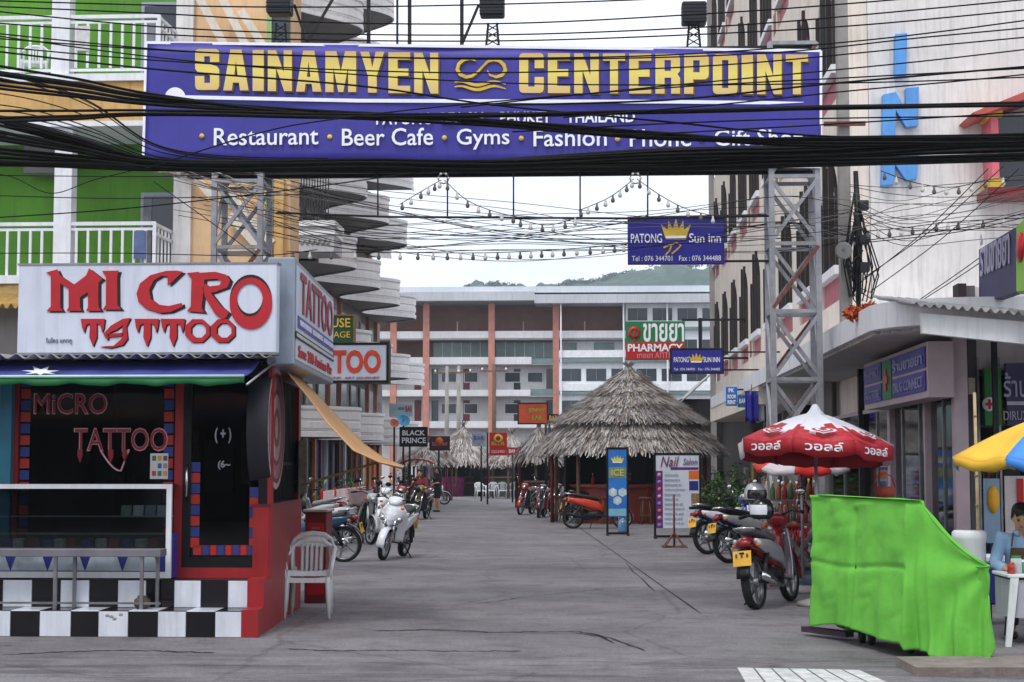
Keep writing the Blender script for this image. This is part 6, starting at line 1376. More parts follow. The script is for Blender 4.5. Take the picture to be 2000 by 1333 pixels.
def person(name, label, loc, rz, J, shirt, trousers, hairstyle='bun', apron=None, sleeves=1.0, tr_len=1.0, nod=0.0, s=1.0, shoe=black, vox=.012):
    """J: joint positions in metres, front = -y"""
    t = thing(name, label, 'person', loc, rz, scale=s); V = Vector; J = {k: V(v) for k, v in J.items()}
    b = MB(); hd = J['head']; nk = J['neck']; ch = J['chest']; hp_ = J['hip']
    RN = Matrix.Rotation(nod, 3, 'X')
    b.ball(hd, (.075, .092, .112), 18, RN); b.ball(hd+RN @ V((0, -.03, -.06)), (.055, .06, .055), 14, RN); b.ball(hd+RN @ V((0, -.098, -.012)), (.014, .018, .024), 10, RN)
    for sx in (-1, 1): b.ball(hd+RN @ V((.077*sx, .005, -.01)), (.012, .022, .034), 10, RN)
    b.tube([nk+V((0, .01, -.06)), nk, hd+RN @ V((0, .015, -.05))], [.06, .052, .052], 12)
    b.tube([hp_, hp_.lerp(ch, .45), ch, nk+V((0, .01, -.05))], [.14, .125, .14, .07], 14)
    for sd in ('l', 'r'):
        sh, el, wr_ = J['sh'+sd], J['el'+sd], J['wr'+sd]; b.tube([ch.lerp(sh, .5), sh, sh.lerp(el, .5), el], [.07, .06, .047, .04], 10); b.tube([el, el.lerp(wr_, .35), wr_], [.04, .038, .027], 10)
        hand(b, wr_, J.get('hd'+sd, wr_-el), J.get('hn'+sd, V((0, 0, 1))), 1.0)
        h, kn, an = J['hp'+sd], J['kn'+sd], J['an'+sd]; b.tube([hp_.lerp(h, .6), h, h.lerp(kn, .5), kn], [.11, .095, .078, .058], 12); b.tube([kn, kn.lerp(an, .35), an], [.056, .056, .036], 10)
        b.ball(an+V((0, -.06, -.035)), (.038, .11, .035), 12)
    body = remesh(b.build('body', skin, t, False), vox)
    c = MB(); c.tube([hp_+V((0, 0, .0)), hp_.lerp(ch, .45), ch, nk+V((0, .012, -.045))], [.155, .142, .158, .075], 16)
    for sd in ('l', 'r'):
        sh, el, wr_ = J['sh'+sd], J['el'+sd], J['wr'+sd]; c.tube([ch.lerp(sh, .4), sh, sh.lerp(el, .5), el], [.085, .075, .064, .056], 12)
        if sleeves > .5: c.tube([el, el.lerp(wr_, .45), el.lerp(wr_, sleeves*.88)], [.056, .05, .042], 12)
    remesh(c.build('shirt', shirt, t, False), vox)
    p = MB(); p.tube([hp_+V((0, 0, .06)), hp_+V((0, 0, -.06))], [.15, .14], 14)
    for sd in ('l', 'r'):
        h, kn, an = J['hp'+sd], J['kn'+sd], J['an'+sd]; p.tube([hp_.lerp(h, .6), h, h.lerp(kn, .5), h.lerp(kn, .97)], [.125, .112, .095, .076], 12)
        if tr_len > .6: p.tube([kn, kn.lerp(an, .5), kn.lerp(an, .9)], [.076, .068, .06], 12)
        f = MB(); f.ball(an+V((0, -.065, -.045)), (.046, .125, .04), 12); f.build('shoe', shoe, t, False)
    remesh(p.build('trousers', trousers, t, False), vox)
    h = MB(); h.grid(lambda u, v: hd+RN @ (V((0, .012, .012))+V((.084*math.sin(math.pi*v*.62)*math.cos(2*math.pi*u), .104*math.sin(math.pi*v*.62)*math.sin(2*math.pi*u), .122*math.cos(math.pi*v*(.62-.26*min(1, max(0, (-math.sin(2*math.pi*u)-.1)*2.2))+.05*math.sin(u*40)+.03*math.sin(u*71)))))*(1+.03*math.sin(u*90))), 40, 10)
    hr = solid(h.build('hair', hairm, t, False), .01)
    if hairstyle == 'bun': MB().ball(hd+RN @ V((0, .1, .05)), (.045, .04, .045), 12).build('hair_bun', hairm, hr, False)
    if hairstyle == 'long': b2 = MB(); b2.tube([hd+V((0, .06, .02)), hd+V((0, .1, -.1)), hd+V((0, .1, -.28))], [.08, .075, .03], 12); b2.build('long_hair', hairm, hr, False)
    for sx in (-1, 1):
        MB().ball(hd+RN @ V((.031*sx, -.087, .008)), (.013, .007, .006), 10, RN).build('eye', M('eye_dark', (30, 22, 20), .3), body, False); MB().ball(hd+RN @ V((.033*sx, -.092, .028)), (.019, .005, .004), 8, RN).build('eyebrow', hairm, body, False)
    MB().ball(hd+RN @ V((0, -.089, -.058)), (.022, .007, .006), 10, RN).build('mouth', M('lips', (160, 84, 78), .5), body, False)
    cl_ = MB(); cl_.lathe([(.062, -.035), (.075, -.01), (.07, .02)], nk+V((0, .0, -.02)), n=18, a0=R(-70), a1=R(250)); solid(cl_.build('collar', shirt, t, False), .008)
    if apron: q = MB(); q.grid(lambda u, v: (hp_.lerp(ch, v*.95)+V(((u-.5)*.26*(1-.2*v), -.165-.01*math.cos((u-.5)*3)+.09*abs(u-.5)**1.5, 0))), 8, 8); solid(q.build('apron', apron, t, False), .006); [MB().tube([ch+V((.1*sx, -.155, .0)), nk+V((.075*sx, -.06, -.03)), nk+V((.06*sx, .06, -.02))], .009, 6).build('apron_strap', apron, t, False) for sx in (-1, 1)]
    return t
# seated vendor: on a stool, arms over her table
pv = P(1990, 1090, Yv+.75)
vst = thing('stool', 'round blue plastic stool under the vendor', 'stool', (pv.x+.02, Yv+.78, 0)); MB().lathe([(0, .43), (.15, .43), (.16, .41), (.16, .38)], n=18).build('seat', deepblue, vst, False)
for k in range(4): t_ = R(45+90*k); MB().tube([(.17*math.cos(t_), .17*math.sin(t_), 0), (.12*math.cos(t_), .12*math.sin(t_), .41)], .02, 8).build('leg', deepblue, vst, False)
person('person', 'seated vendor in light blue shirt and brown apron bending over the food table', (pv.x+.02, Yv+.78, 0), R(-8),
       dict(hip=(0, 0, .55), chest=(0, -.06, .86), neck=(0, -.08, 1.0), head=(0, -.13, 1.13), shl=(-.17, -.06, .93), ell=(-.25, -.16, .69), wrl=(-.17, -.36, .66), hdl=(.3, -1, -.1), shr=(.17, -.06, .93), elr=(.25, -.16, .69), wrr=(.1, -.38, .68), hdr=(-.3, -1, 0),
            hpl=(-.09, 0, .53), knl=(-.12, -.36, .5), anl=(-.12, -.3, .1), hpr=(.09, 0, .53), knr=(.12, -.36, .5), anr=(.12, -.3, .1)),
       M('shirt_blue', (150, 184, 222), .8, .12, 6), M('denim', (50, 60, 90), .8, .15, 10), 'bun', M('apron_brown', (96, 70, 50), .8, .15, 8), nod=.5)
stand = dict(hip=(0, 0, .9), chest=(0, -.01, 1.2), neck=(0, 0, 1.36), head=(0, -.02, 1.48), shl=(-.17, 0, 1.3), ell=(-.22, .0, 1.04), wrl=(-.2, -.16, .9), shr=(.17, 0, 1.3), elr=(.22, -.03, 1.04), wrr=(.14, -.2, 1.0), hpl=(-.08, 0, .86), knl=(-.09, -.02, .47), anl=(-.09, .02, .08), hpr=(.08, 0, .86), knr=(.09, -.03, .47), anr=(.1, 0, .08))
g0 = G(855, 1000); person('person', 'woman in dark top and shorts standing at the back of the food cart', (g0.x, g0.y, 0), R(-60), stand, M('top_black', (36, 28, 34), .8, .15, 6), M('shorts_dark', (30, 30, 40), .8), 'long', None, .3, .3, .1, vox=.016)
g0 = G(800, 1018); sit = dict(hip=(0, .05, .84), chest=(0, -.05, 1.12), neck=(0, -.07, 1.28), head=(0, -.1, 1.4), shl=(-.17, -.05, 1.22), ell=(-.24, -.2, .98), wrl=(-.26, -.42, .98), shr=(.17, -.05, 1.22), elr=(.24, -.2, .98), wrr=(.26, -.42, .98), hpl=(-.09, .04, .82), knl=(-.2, -.3, .7), anl=(-.2, -.22, .3), hpr=(.09, .04, .82), knr=(.2, -.3, .7), anr=(.2, -.22, .3))
mb_ang = R(-98); gb_ = at_wheel(812, 1016, mb_ang, False)
person('person', 'rider in dark red top sitting on the motorbike by the food cart', (gb_.x-.0, gb_.y, .0), mb_ang+R(90), sit, M('top_red', (110, 30, 40), .8, .15, 6), M('trousers_dark', (40, 40, 50), .8), 'long', vox=.016)

# ---------------------------------------------------------------- food cart, bins and other street things
fc = thing('food_cart', 'food cart with curved red roof and steel body down the street', 'cart', G(815, 992)); g0 = G(815, 992); x, y = g0.x, g0.y
def roofa(u, v): return (x-.66+1.32*u, y-.5+1.0*v, 1.72+.16*math.sin(math.pi*u)**.7+.02*math.sin(math.pi*v))
q = MB(); q.grid(roofa, 20, 4); solid(q.build('roof', M('cart_red', (190, 52, 44), .5, .15, 3), fc), .05)
for sx in (-.55, .55):
    for sy in (-.4, .4): MB().beam((x+sx, y+sy, .8), (x+sx, y+sy, 1.78), .03).build('post', steel, fc)
MB().bbox(x-.58, x+.58, y-.42, y+.42, .25, .8, .02).build('body', M('cart_steel', (120, 124, 126), .45, .2, 3, metal=.4), fc); MB().bbox(x-.62, x+.62, y-.46, y+.46, .8, .86, .01).build('counter', M('cart_counter', (190, 110, 60), .5, .2, 3), fc)
MB().box(x-.5, x+.5, y-.43, y-.4, .88, 1.05).build('display', M('cart_purple', (120, 70, 110), .5, .3, 6), fc); lf = MB(); leaf_cloud(lf, (x, y-.2, 1.12), (.45, .15, .1), 160, .07); lf.build('greens', leafm[2], fc)
for k in range(7): MB().box(x-.5+.15*k, x-.41+.15*k, y+.1, y+.14, 1.1, 1.62).build('hanging_packet', [plas, M('packet_grey', (150, 156, 166)), bluep][k % 3], fc)
for sx in (-.4, .4):
    MB().lathe([(0, -.03), (.2, -.03), (.25, -.025), (.26, 0), (.25, .025), (.2, .03), (0, .03)], (x+sx, y-.46, .26), RX90, 20).build('wheel', rubber, fc)
for i, px in enumerate((876, 892)):
    g0 = G(px, 970); t = thing('tub', 'purple plastic tub standing before the far thatched bars', 'tub', g0, group='purple tubs before the far bars'); MB().lathe([(0, 0), (.36, 0), (.42, .92), (.46, .94), (.46, 1.0), (.4, 1.0), (.36, .06), (0, .06)], n=20).build('body', M('tub_purple', (150, 44, 120), .45, .15, 4), t, False); MB().lathe([(.4, .55), (.425, .57), (.425, .6), (.4, .62)], n=20).build('hoop', M('tub_purple', (150, 44, 120)), t, False)
g0 = G(916, 970); t = thing('low_table', 'dark red low table beside the purple tubs', 'table', g0); MB().bbox(-.5, .5, -.3, .3, .68, .74, .01).build('top', darkred, t, False)
for sx in (-.45, .45):
    for sy in (-.25, .25): MB().box(sx-.03, sx+.03, sy-.03, sy+.03, 0, .68).build('leg', wood, t, False)
# red cabinet behind the chairs
g0 = G(612, 1090); rc = thing('red_cabinet', 'red metal cabinet with a pale tray on top at the end of the kiosk wall', 'cabinet', (-3.1, 19.6, 0)); 
a, c, d, e = RC(598, 1000, 640, 1085, 19.4); MB().bbox(a, c, 19.3, 19.75, 0, e, .01).build('body', darkred, rc); MB().bbox(a-.02, c+.02, 19.27, 19.78, e, e+.03, .006).build('tray', M('tray_pale', (190, 176, 168), .6, .2, 4), rc); MB().box((a+c)/2-.05, (a+c)/2+.05, 19.285, 19.3, e-.2, e-.18).build('handle', steel, rc)
for k in range(3): MB().box(a+.03, c-.03, 19.292, 19.3, .1+.3*k, .34+.3*k).build('drawer', redpaint, rc)
# folding red stand with towel
rs2 = thing('towel_stand', 'rusty red stand with a pink towel among the parked motorbikes', 'stand', G(705, 1062)); p = G(705, 1062)
for s1, s2 in ((-.2, 0), (.2, 0), (0, .3)): MB().tube([(p.x, p.y, 1.0), (p.x+s1, p.y+s2, 0)], .02, 6).build('leg', M('stand_red', (130, 44, 44), .6, .2, 6), rs2)
q = MB(); q.grid(lambda u, v: (p.x-.26+.52*u, p.y-.06-.02*math.sin(u*12)*v, 1.12-.34*v+.03*math.sin(u*7)), 14, 8); solid(q.build('towel', M('towel_pink', (196, 170, 176), .9, .15, 9), rs2), .01); MB().tube([(p.x-.28, p.y-.05, 1.12), (p.x+.28, p.y-.05, 1.12)], .015, 6).build('rail', M('stand_red', (130, 44, 44)), rs2)
# pink fence
p0, p1 = G(628, 1040), G(712, 1012); fn = thing('fence', 'pale pink panel fence with red posts behind the parked motorbikes', 'fence', p0)
for k in range(5): q_ = p0.lerp(p1, k/4); MB().beam(q_, q_+Vector((0, 0, 1.05)), .06).build('post', redpaint, fn)
for k in range(22): q_ = p0.lerp(p1, (k+.5)/22); MB().cbox(q_+Vector((0, .03, .55)), (.09, .02, .9)).build('slat', M('fence_pink', (200, 176, 180), .7, .12, 4, streak=.3), fn)
# satellite dish and lamp
for label, px, py, r, Y, m, cat, nm in (('sky blue satellite dish on a pole beside the black board', 787, 823, 13, 64, M('dish_blue', (90, 180, 226), .4, .1, 4), 'dish', 'satellite_dish'), ('small orange dish beside the sky blue one', 769, 829, 9, 63, M('dish_orange', (226, 140, 110), .5, .1, 4), 'dish', 'satellite_dish')):
    c0 = P(px, py, Y); rr = r/F*Y; t = thing(nm, label, cat, (c0.x, Y, 0)); rot = Matrix.Rotation(R(62), 3, 'X') @ Matrix.Rotation(R(20), 3, 'Y')
    q = MB(); q.lathe([(0, -.02), (rr*.4, .0), (rr*.8, .06), (rr, .12)], c0, rot, 24); solid(q.build('dish', m, t), .02); MB().tube([(c0.x, Y+.2, 0), (c0.x, Y+.2, c0.z)], .04, 8).build('pole', darkmetal, t); MB().tube([c0, c0+rot @ Vector((0, 0, rr*.9))], .02, 6).build('feed_arm', steel, t)
# far street poles with their wires
for px, y0, Y, lab in ((873, 716, 98, 'slim grey pole nearest the wavy hotel end'), (896, 715, 100, 'thicker grey pole beside the slim one'), (965, 712, 96, 'brown pole behind the upright red board')):
    t_ = P(px, y0, Y); o = thing('street_pole', lab, 'pole', (t_.x, Y, 0)); MB().tube([(t_.x, Y, 0), (t_.x, Y, t_.z)], [.16, .1], 10).build('shaft', concrete if px < 960 else wood, o)
    MB().beam((t_.x-.8, Y, t_.z-.4), (t_.x+.8, Y, t_.z-.4), .08).build('crossarm', wood, o)
    for s in (-.7, .7): MB().lathe([(0, 0), (.05, 0), (.06, .08), (.04, .16), (0, .16)], (t_.x+s, Y, t_.z-.36), n=10).build('insulator', white, o)
# shirts hung at the inn
for i, (px, m) in enumerate(((1468, navy), (1480, M('cloth_white', (206, 206, 214), .9, .1, 4)), (1490, navy))):
    Y = 33.0+i*.5; t = thing('hung_cloth', ['blue cloth with white marks hung under the inn canopy', 'white cloth hung between the two blue ones', 'blue cloth hung nearest the gantry tower'][i], 'cloth', P(px, 765, Y)); p = P(px, 765, Y); h = .62
    q = MB(); q.grid(lambda u, v: (p.x-.13+.26*u, Y+.03*math.sin(u*11), p.z-h*v+.02*math.sin(u*9)*v), 12, 6); solid(q.build('sheet', m, t), .008); MB().tube([(p.x-.15, Y, p.z), (p.x+.15, Y, p.z)], .01, 6).build('rod', darkmetal, t); MB().beam((p.x, Y, p.z), (p.x, Y, 3.25), .012).build('cord', darkmetal, t)

# ---------------------------------------------------------------- plants
def plant(label, p, h, spread, n, leaf=.12, pot=True, group='potted plants along the street', mat=None):
    t = thing('potted_plant', label, 'plant', p, group=group)
    if pot: MB().lathe([(0, 0), (.13, 0), (.17, .26), (.19, .27), (.19, .3), (.15, .3), (0, .26)], n=16).build('pot', M('pot_clay', (132, 78, 58), .8, .2, 4), t, False)
    st = MB(); lf = MB(); rng = random.Random(int(p[0]*37+p[1]*91))
    for k in range(7):
        a = rng.uniform(0, 6.28); e = Vector((spread*.7*math.cos(a)*rng.random(), spread*.7*math.sin(a)*rng.random(), h*rng.uniform(.6, 1))); st.tube([(0, 0, .24), e*.5+Vector((0, 0, .1)), e], [.012, .009, .004], 5)
        for _ in range(n//7):
            f = rng.uniform(.35, 1); c = e*f+Vector((rng.gauss(0, .06), rng.gauss(0, .06), rng.gauss(0, .06))); d = Vector((rng.gauss(0, 1), rng.gauss(0, 1), rng.gauss(.2, .6))).normalized(); s = d.cross(Vector((0, 0, 1))).normalized(); L_ = leaf*rng.uniform(.6, 1.5)
            lf.m = rng.randrange(3); m_ = c+d*L_*.5+Vector((0, 0, .02)); lf.add([c, m_+s*L_*.22, c+d*L_-Vector((0, 0, L_*.2)), m_-s*L_*.22], [(0, 1, 2, 3)])
    st.build('stems', leafm[1], t, False); lf.build('leaves', leafm, t, False); return t
for px, py, h, s in ((1392, 1042, 1.3, .5), (1420, 1050, 1.5, .55), (1452, 1058, 1.2, .5), (1475, 1066, 1.4, .5), (1400, 1030, 1.6, .6), (1440, 1038, 1.8, .6)): plant('leafy potted plant in the shade between the price board and the stall', G(px, py), h, s, 190, .15, group='potted plants by the stall')
for px, py, h, s in ((640, 1030, 1.2, .5), (664, 1022, 1.3, .5), (690, 1010, 1.3, .5), (790, 992, 1.7, .7)): plant('leafy potted plant behind the motorbikes and pink fence', G(px, py), h, s, 170, .16, group='potted plants behind the fence')
for px, py, h, s in ((945, 962, 1.2, .8), (962, 962, 1.1, .7), (1006, 964, 1.2, .8), (1018, 966, 1.1, .7)): plant('leafy shrub in a pot near the white chairs down the road', G(px, py), h, s, 150, .25, group='shrubs down the road')

# ---------------------------------------------------------------- display case and bench on the kiosk steps
dc = thing('display_case', 'white framed glass display case with blue base on the kiosk steps', 'display case', (-5.2, 15.95, Z2)); Yc = 15.83
a, c, d, e = RC(-70, 946, 334, 1124, Yc); zf = P(150, 1072, Yc).z; d = Z2+.012
for x in (a, c-.05): MB().box(x, x+.05, Yc, Yc+.04, d, e).build('post', plas, dc)
for x in (a, c-.04): MB().box(x, x+.04, Yc+.3, Yc+.34, d, e).build('post', plas, dc)
for z0, z1 in ((e-.045, e), (d, d+.06)): MB().box(a+.05, c-.05, Yc+.002, Yc+.038, z0, z1).build('rail', plas, dc)
for z0, z1 in ((e-.03, e),): MB().box(a, c, Yc+.04, Yc+.34, e-.012, e-.002).build('top_glass', shoppane, dc)
MB().box(a+.05, c-.05, Yc+.015, Yc+.021, zf, e-.045).build('front_glass', shoppane, dc)
bs = MB().box(a+.05, c-.05, Yc+.01, Yc+.3, d+.06, zf-.02).build('base_panel', deepblue, dc)
for i in range(5):
    x = a+.1+i*(c-a-.2)/5; pts = [(x, d+.07), (x+.36, d+.07), (x+.3, zf-.05), (x+.06, zf-.05)]; MB().prism(pts, (0, Yc+.004, 0), (1, 0, 0), (0, 0, 1), (0, .006, 0)).build('pale_panel', M('marbled_pale', (170, 182, 194), .5, .25, 5), bs)
MB().box(c-.008, c+.004, Yc+.04, Yc+.3, d, zf+.15).build('side_panel', M('violet_blue', (64, 50, 150), .5, .15, 3), dc)
MB().box(a+.05, c-.05, Yc+.04, Yc+.3, zf-.02, zf).build('floor_board', M('case_floor', (60, 44, 66), .5, .2, 3), dc)
for z in (zf+.13, zf+.3): MB().box(a+.05, c-.05, Yc+.16, Yc+.3, z, z+.012).build('shelf', steel, dc)
for i in range(14):
    x = a+.25+i*.135; k = random.random(); MB().cbox((x, Yc+.1, zf+.05), (.11, .1, .09), Matrix.Rotation(random.uniform(-.4, .4), 3, 'Z'), .012).build('flash_card', [M('card_red', (150, 46, 50), .5, .4, 26), M('card_blue', (50, 62, 130), .5, .4, 26), M('card_pale', (180, 172, 176), .5, .3, 26)][i % 3], dc)
for i in range(4): MB().cbox((c-.5+.12*i, Yc+.2, zf+.36), (.1, .02, .11), Matrix.Rotation(-.3, 3, 'X')).build('photo_card', M('photo_%d' % i, [(150, 156, 150), (206, 206, 210), (130, 140, 160), (150, 160, 176)][i], .5, .2, 18), dc)
sbn = thing('steel_bench', 'long grey steel bench standing on the chequered steps', 'bench', (-5.2, 15.6, 0)); a, c, d, e = RC(-60, 1073, 313, 1088, 15.5); 
MB().bbox(a, c, 15.5, 15.74, d, e, .006).build('seat', M('bench_grey', (124, 122, 130), .4, .12, 5, metal=.3), sbn)
for px, y, z in ((107, 15.52, Z1), (145, 15.7, Z1), (276, 15.52, Z1), (307, 15.7, Z1), (-50, 15.52, Z1)): x = P(px, 1130, y).x; MB().box(x-.016, x+.016, y, y+.03, z, d+.002).build('leg', steel, sbn)
MB().box(a, c, 15.53, 15.545, Z1+.05, Z1+.07).build('stretcher', steel, sbn)
on = thing('ornament', 'small dark painted pot lying on the chequered step below the bench', 'pot', (P(278, 1172, 15.62).x, 15.62, Z1)); MB().lathe([(0, 0), (.05, 0), (.08, .04), (.075, .09), (.045, .11), (.05, .125), (.035, .125), (.03, .1), (0, .1)], n=18).build('body', M('pot_mottled', (84, 66, 56), .4, .5, 20), on, False); MB().lathe([(.079, .04), (.083, .05), (.079, .06)], n=18).build('band', gold2, on, False)

# ---------------------------------------------------------------- utility pole with its tangle, on the inn corner
up = thing('utility_pole', 'concrete utility pole with hanging black cable loops at the inn corner', 'pole', (P(1655, 590, 24.0).x, 24.0, 3.52)); x = P(1652, 590, 24.0).x
MB().beam((x, 24.0, 3.5), (x, 24.0, 9.2), .16, .2).build('shaft', concrete, up)
MB().beam((x-.3, 23.85, 6.6), (x+.3, 23.85, 6.6), .06).build('crossarm', rusty, up)
for k in range(16):
    rng = random.Random(k); z1 = P(1660, 345+rng.uniform(0, 150), 23.8).z; z0 = P(1660, 540+rng.uniform(0, 60), 23.8).z; w = rng.uniform(.02, .3)*rng.choice((-1, 1, 1)); xo = x+.1+rng.uniform(0, .14)
    MB().tube([(xo, 23.8, z1), (xo+w*.5, 23.75, z1-(z1-z0)*.3), (xo+w, 23.73, z0+(z1-z0)*.3), (xo+w*.6, 23.75, z0), (xo-.03, 23.8, z0+.1), (xo, 23.85, (z0+z1)/2)], .011, 6).build('cable_loop', black, up)
MB().tube([(x+.14, 23.8, P(1660, 335, 23.8).z), (x+.17, 23.8, P(1660, 470, 23.8).z), (x+.15, 23.8, P(1660, 600, 23.8).z)], [.035, .055, .035], 8).build('cable_bundle', black, up)
for z in (4.4, 4.8, 5.3): MB().bbox(x+.16, x+.3, 23.65, 23.8, z, z+.14, .01).build('junction_box', darkmetal, up)
c0 = P(1648, 490, 23.7); lp = thing('lamp', 'round grey lamp head fixed to the utility pole', 'lamp', c0); rot = Matrix.Rotation(R(82), 3, 'X') @ Matrix.Rotation(R(-20), 3, 'Y'); MB().lathe([(0, .12), (.08, .11), (.12, .04), (.125, 0), (.1, -.005), (0, .02)], c0, rot.inverted(), 24).build('shade', M('lamp_grey', (126, 126, 124), .5, .15, 5), lp); MB().beam(c0, (x, 23.95, c0.z+.1), .03).build('arm', steel, lp)
pr = P(1668, 616, 20.6); pl_ = thing('orange_plant', 'orange dried plant caught on the canopy edge below the cable loops', 'plant', pr); q = MB(); leaf_cloud(q, pr+Vector((0, 0, .02)), (.13, .1, .1), 150, .05); leaf_cloud(q, pr+Vector((.2, 0, .1)), (.1, .06, .05), 60, .05); q.build('leaves', M('leaf_orange', (186, 84, 40), .6, .25, 10), pl_); MB().tube([pr, pr+Vector((0, .1, .1)), pr+Vector((.2, .1, .12))], .008, 5).build('stem', wood, pl_)

# ---------------------------------------------------------------- overhead cables
cabm = M('cable_black', (9, 9, 10), .7, .2, 10, spec=.2); cabg = M('cable_grey', (92, 88, 86), .6, .2, 10)
def path(px, Y, n=10):
    pts = [P(x, y, Y) for x, y in px]; out = []
    if len(pts) < 3: pts = [pts[0], (pts[0]+pts[1])/2, pts[1]]
    for i in range(len(pts)-1):
        p0, p1, p2, p3 = pts[max(i-1, 0)], pts[i], pts[i+1], pts[min(i+2, len(pts)-1)]
        for k in range(n):
            t = k/n; out.append(.5*((2*p1)+(-p0+p2)*t+(2*p0-5*p1+4*p2-p3)*t*t+(-p0+3*p1-3*p2+p3)*t**3))
    out.append(pts[-1]); return out
def cable(px, Y, r, label, group, mat=cabm, name='overhead_cable', dz=None, n=8):
    pts = path(px, Y, n)
    if dz: pts = [p+Vector((0, 0, dz*noise.noise(Vector((p.x*.6, Y*7, r*900))))) for p in pts]
    return tag(MB().tube(pts, r, 6).build(name, mat), label, 'cable', group)
GU = 'thin cables crossing above and over the banner'; LU = 'thin black cable strung across in front of the banner lettering'
upper = [[(-80, 10), (330, 28), (620, 44), (1000, 46), (1400, 26), (1700, 4), (2080, -30)], [(-80, 15), (300, 52), (620, 66), (1000, 68), (1400, 52), (1700, 28), (2080, -8)], [(-80, 40), (285, 66), (600, 78), (1000, 80), (1400, 66), (1700, 48), (2080, 12)],
         [(-80, 58), (300, 96), (560, 108), (900, 114), (1300, 108), (1700, 78), (2080, 30)], [(-80, 70), (340, 100), (700, 112), (1100, 116), (1500, 104), (1800, 74), (2080, 48)], [(-80, 84), (300, 118), (700, 138), (1000, 142), (1400, 128), (1800, 92), (2080, 66)],
         [(-80, 92), (285, 134), (700, 168), (960, 205), (1300, 238), (1600, 266), (2080, 276)], [(-80, 60), (300, 112), (640, 142), (1000, 163), (1400, 166), (1760, 160), (2080, 148)], [(900, 210), (1200, 178), (1600, 140), (1820, 118), (2080, 88)], [(960, 206), (1300, 196), (1600, 166), (1800, 148), (2080, 124)],
         [(1100, 230), (1400, 205), (1660, 178), (1860, 160), (2080, 138)], [(-80, 0), (500, 14), (1000, 8), (1500, -12), (2080, -50)], [(285, 330), (500, 262), (640, 235), (900, 205), (1300, 172), (1700, 150), (2080, 130)], [(900, 240), (1200, 262), (1500, 250), (1800, 232), (2080, 214)], [(1000, 258), (1300, 242), (1600, 232), (2080, 226)]]
for i, u in enumerate(upper): cable(u, 16.5+.12*(i % 9), .008 if i not in (6, 9) else .011, LU, GU)
GB = 'heavy cable bundles sagging across the banner'; LB = 'heavy black cable in the bundle sagging across the lower half of the banner'
rng = random.Random(3)
for i in range(9):
    o = rng.uniform(-9, 9); q = rng.uniform(-7, 7); cable([(-80, 142+o*2.6), (140, 172+o*2), (290, 196+o*1.1), (600, 222+q*.8), (960, 240+q), (1300, 268+q), (1600, 276+o), (2080, 272+o*1.2)], 17.2+.05*i, .016, LB, GB, dz=.03)
for i in range(6):
    o = rng.uniform(-6, 6); cable([(-80, 232+o*3), (140, 226+o*2), (290, 220+o), (640, 226+o*.8), (1000, 224+o*.6), (1400, 216+o*.5), (1700, 210+o*.4), (2080, 204+o*.5)], 16.9+.05*i, .015, LB, GB, dz=.02)
for i in range(20):
    o = rng.uniform(-10, 11); cable([(-80, 262+o*6), (140, 296+o*3), (300, 320+o*.9), (600, 323+o*.9), (1000, 323+o*1.0), (1300, 314+o*1.4), (1600, 308+o*1.6), (1850, 298+o*1.8), (2080, 290+o*2.2)], 17.6+.04*i, .02, 'heavy black cable in the thick bundle along the bottom of the banner', 'thick bundle along the bottom of the banner', dz=.03)
for i in range(8):
    o = rng.uniform(-12, 10); cable([(900, 322+o*.4), (1300, 296+o), (1650, 290+o*1.6), (1900, 284+o*1.6), (2080, 276+o*1.8)], 18.4+.05*i, .018, 'heavy black cable running from the bundle to the right over the inn wall', 'heavy cables in front of the inn wall', dz=.03)
GM = 'loose cables below the bundle'
LM = 'loose thin cable hanging between the buildings below the banner'
for i in range(26):
    y0, y1 = rng.uniform(340, 470), rng.uniform(420, 500); cable([(rng.uniform(330, 540), y0-30), (700, y0+20+rng.uniform(-15, 15)), (1000, (y0+y1)/2+rng.uniform(0, 36)), (1280, y1-10), (1520, y1-rng.uniform(0, 60)), (1660, y1-30)], 22+rng.uniform(0, 3), .005, LM, GM, mat=cabg if i % 3 == 0 else cabm)
for i in range(16):
    y0 = rng.uniform(355, 470); y1 = rng.uniform(330, 470); cable([(1660, y0), (1760, (y0+y1)/2+20+rng.uniform(-12, 24)), (1900, (y0+y1)/2+rng.uniform(0, 40)), (2080, y1)], 20.5+rng.uniform(-.6, .6), .0045, 'loose thin cable slung from the utility pole across the white inn wall', 'loose cables across the inn wall', mat=cabg if i % 2 else cabm)
for a_, b_ in (((1930, 330), (1670, 560)), ((1960, 325), (1685, 545)), ((1990, 330), (1700, 570)), ((2080, 380), (1780, 600)), ((2080, 360), (1790, 590)), ((2080, 395), (1690, 470)), ((2080, 405), (1680, 475))):
    cable([a_, ((a_[0]+b_[0])/2, (a_[1]+b_[1])/2+12), b_], 20.0, .0065, 'black service cable slanting down across the white inn wall', 'slanting cables across the inn wall')
for u in ([(-80, 430), (240, 408), (560, 372), (860, 332), (1000, 322)], [(-80, 380), (240, 388), (600, 380)], [(-80, 342), (300, 345), (560, 336)], [(-80, 330), (20, 345), (100, 378), (190, 350), (330, 318)], [(300, 355), (420, 440), (500, 500)], [(0, 495), (240, 495), (500, 500), (620, 488)]): cable(u, 19.3, .008 if u[0][1] == 430 else .006, 'black cable drooping across the green guesthouse front', 'cables across the green guesthouse')
for i in range(14):
    o = rng.uniform(-1, 1); cable([(-80, 195+o*70), (60, 214+o*62), (180, 250+o*52), (300, 302+o*22), (440, 316+o*10), (640, 318+o*7)], 18.0+.05*i, .0075, 'black cable fanning out from the bundle over the green guesthouse slab', 'cables fanning out over the guesthouse', dz=.03)
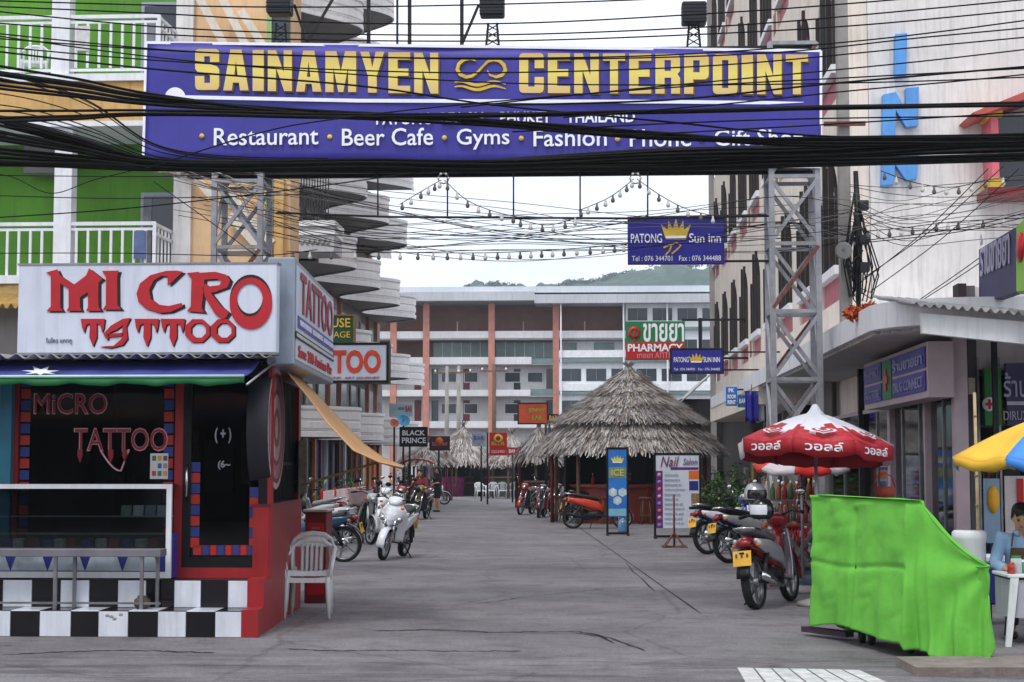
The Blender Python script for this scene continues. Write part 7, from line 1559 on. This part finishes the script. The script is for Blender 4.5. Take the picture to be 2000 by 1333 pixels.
# cable tangle over the left lattice tower
for i in range(16): cable([(rng.uniform(280, 360), rng.uniform(318, 350)), (rng.uniform(380, 460), rng.uniform(340, 375)), (rng.uniform(480, 560), rng.uniform(360, 430))], 19.6+rng.uniform(0, .3), .005, 'pale loose wire tangled around the left lattice tower top', 'loose wires at the left tower', mat=M('wire_pale', (170, 158, 146), .6, .2, 8) if i % 2 else cabg)
# festoon lights
bulbm = M('bulb_glass', (196, 194, 186), .2, .1, 5, spec=.6)
def festoon(px, Y, n, label):
    pts = path(px, Y, 10); t = thing('string_lights', label, 'string lights', pts[0]); MB().tube(pts, .006, 5).build('wire', cabm, t)
    L_ = len(pts)-1
    for k in range(n):
        f = (k+.5)/n*L_; i = int(f); p = pts[i].lerp(pts[min(L_, i+1)], f-i); MB().lathe([(.012, 0), (.014, -.035), (.026, -.06), (.028, -.08), (.018, -.1), (0, -.105)], p, n=8).build('bulb', bulbm if k % 2 else cabg, t)
festoon([(780, 400), (830, 370), (862, 352)], 22, 6, 'string of bulbs rising to a star left of the first hanger rod')
festoon([(868, 352), (910, 390), (960, 412), (1010, 424)], 22, 7, 'string of bulbs falling right from the star at the first hanger rod')
festoon([(1130, 412), (1190, 386), (1238, 350)], 22, 8, 'string of bulbs rising to the star near the last hanger rod')
festoon([(1244, 350), (1290, 382), (1340, 408), (1400, 424)], 22, 8, 'string of bulbs falling from the star towards the navy board')
festoon([(560, 492), (800, 494), (960, 494), (1090, 488), (1225, 478)], 22.5, 24, 'long level string of bulbs below the hanging wires')
festoon([(1010, 428), (1070, 440), (1130, 424)], 22, 6, 'short sagging string of bulbs under the gantry bar')
festoon([(1720, 334), (1790, 358), (1860, 366), (1940, 350), (2060, 336)], 20.8, 12, 'upper string of bulbs sagging across the white inn wall')
festoon([(1690, 452), (1760, 446), (1840, 436), (1920, 430), (2060, 424)], 20.8, 14, 'lower string of bulbs across the white inn wall')
for px in (866, 1241):
    p = P(px, 349, 22); t = thing('star_lamp', 'small ring of bulbs at the peak of the string lights', 'lamp', p, group='ring lamps of the string lights')
    MB().tube([p+Vector((.07*math.cos(R(30*k)), 0, .07*math.sin(R(30*k)))) for k in range(13)], .01, 6).build('ring', cabg, t)
    for k in range(6): MB().ball(p+Vector((.07*math.cos(R(60*k)), -.01, .07*math.sin(R(60*k)))), .018, 8).build('bulb', bulbm, t)

# ---------------------------------------------------------------- the damp air that pales the far hill
hz = MB().box(-1100, 2200, -70, 1500, -1, 175).build('haze', None)
hz.data.materials.clear()
hm = bpy.data.materials.new('damp_air'); hm.use_nodes = True; hn = hm.node_tree.nodes
for n_ in list(hn): hn.remove(n_)
ho = hn.new('ShaderNodeOutputMaterial'); hv = hn.new('ShaderNodeVolumePrincipled'); hv.inputs['Color'].default_value = (.74, .87, 1, 1); hv.inputs['Density'].default_value = .0004
hm.node_tree.links.new(hv.outputs['Volume'], ho.inputs['Volume']); hz.data.materials.append(hm)
tag(hz, 'pale damp air paling the far hill', kind='stuff')
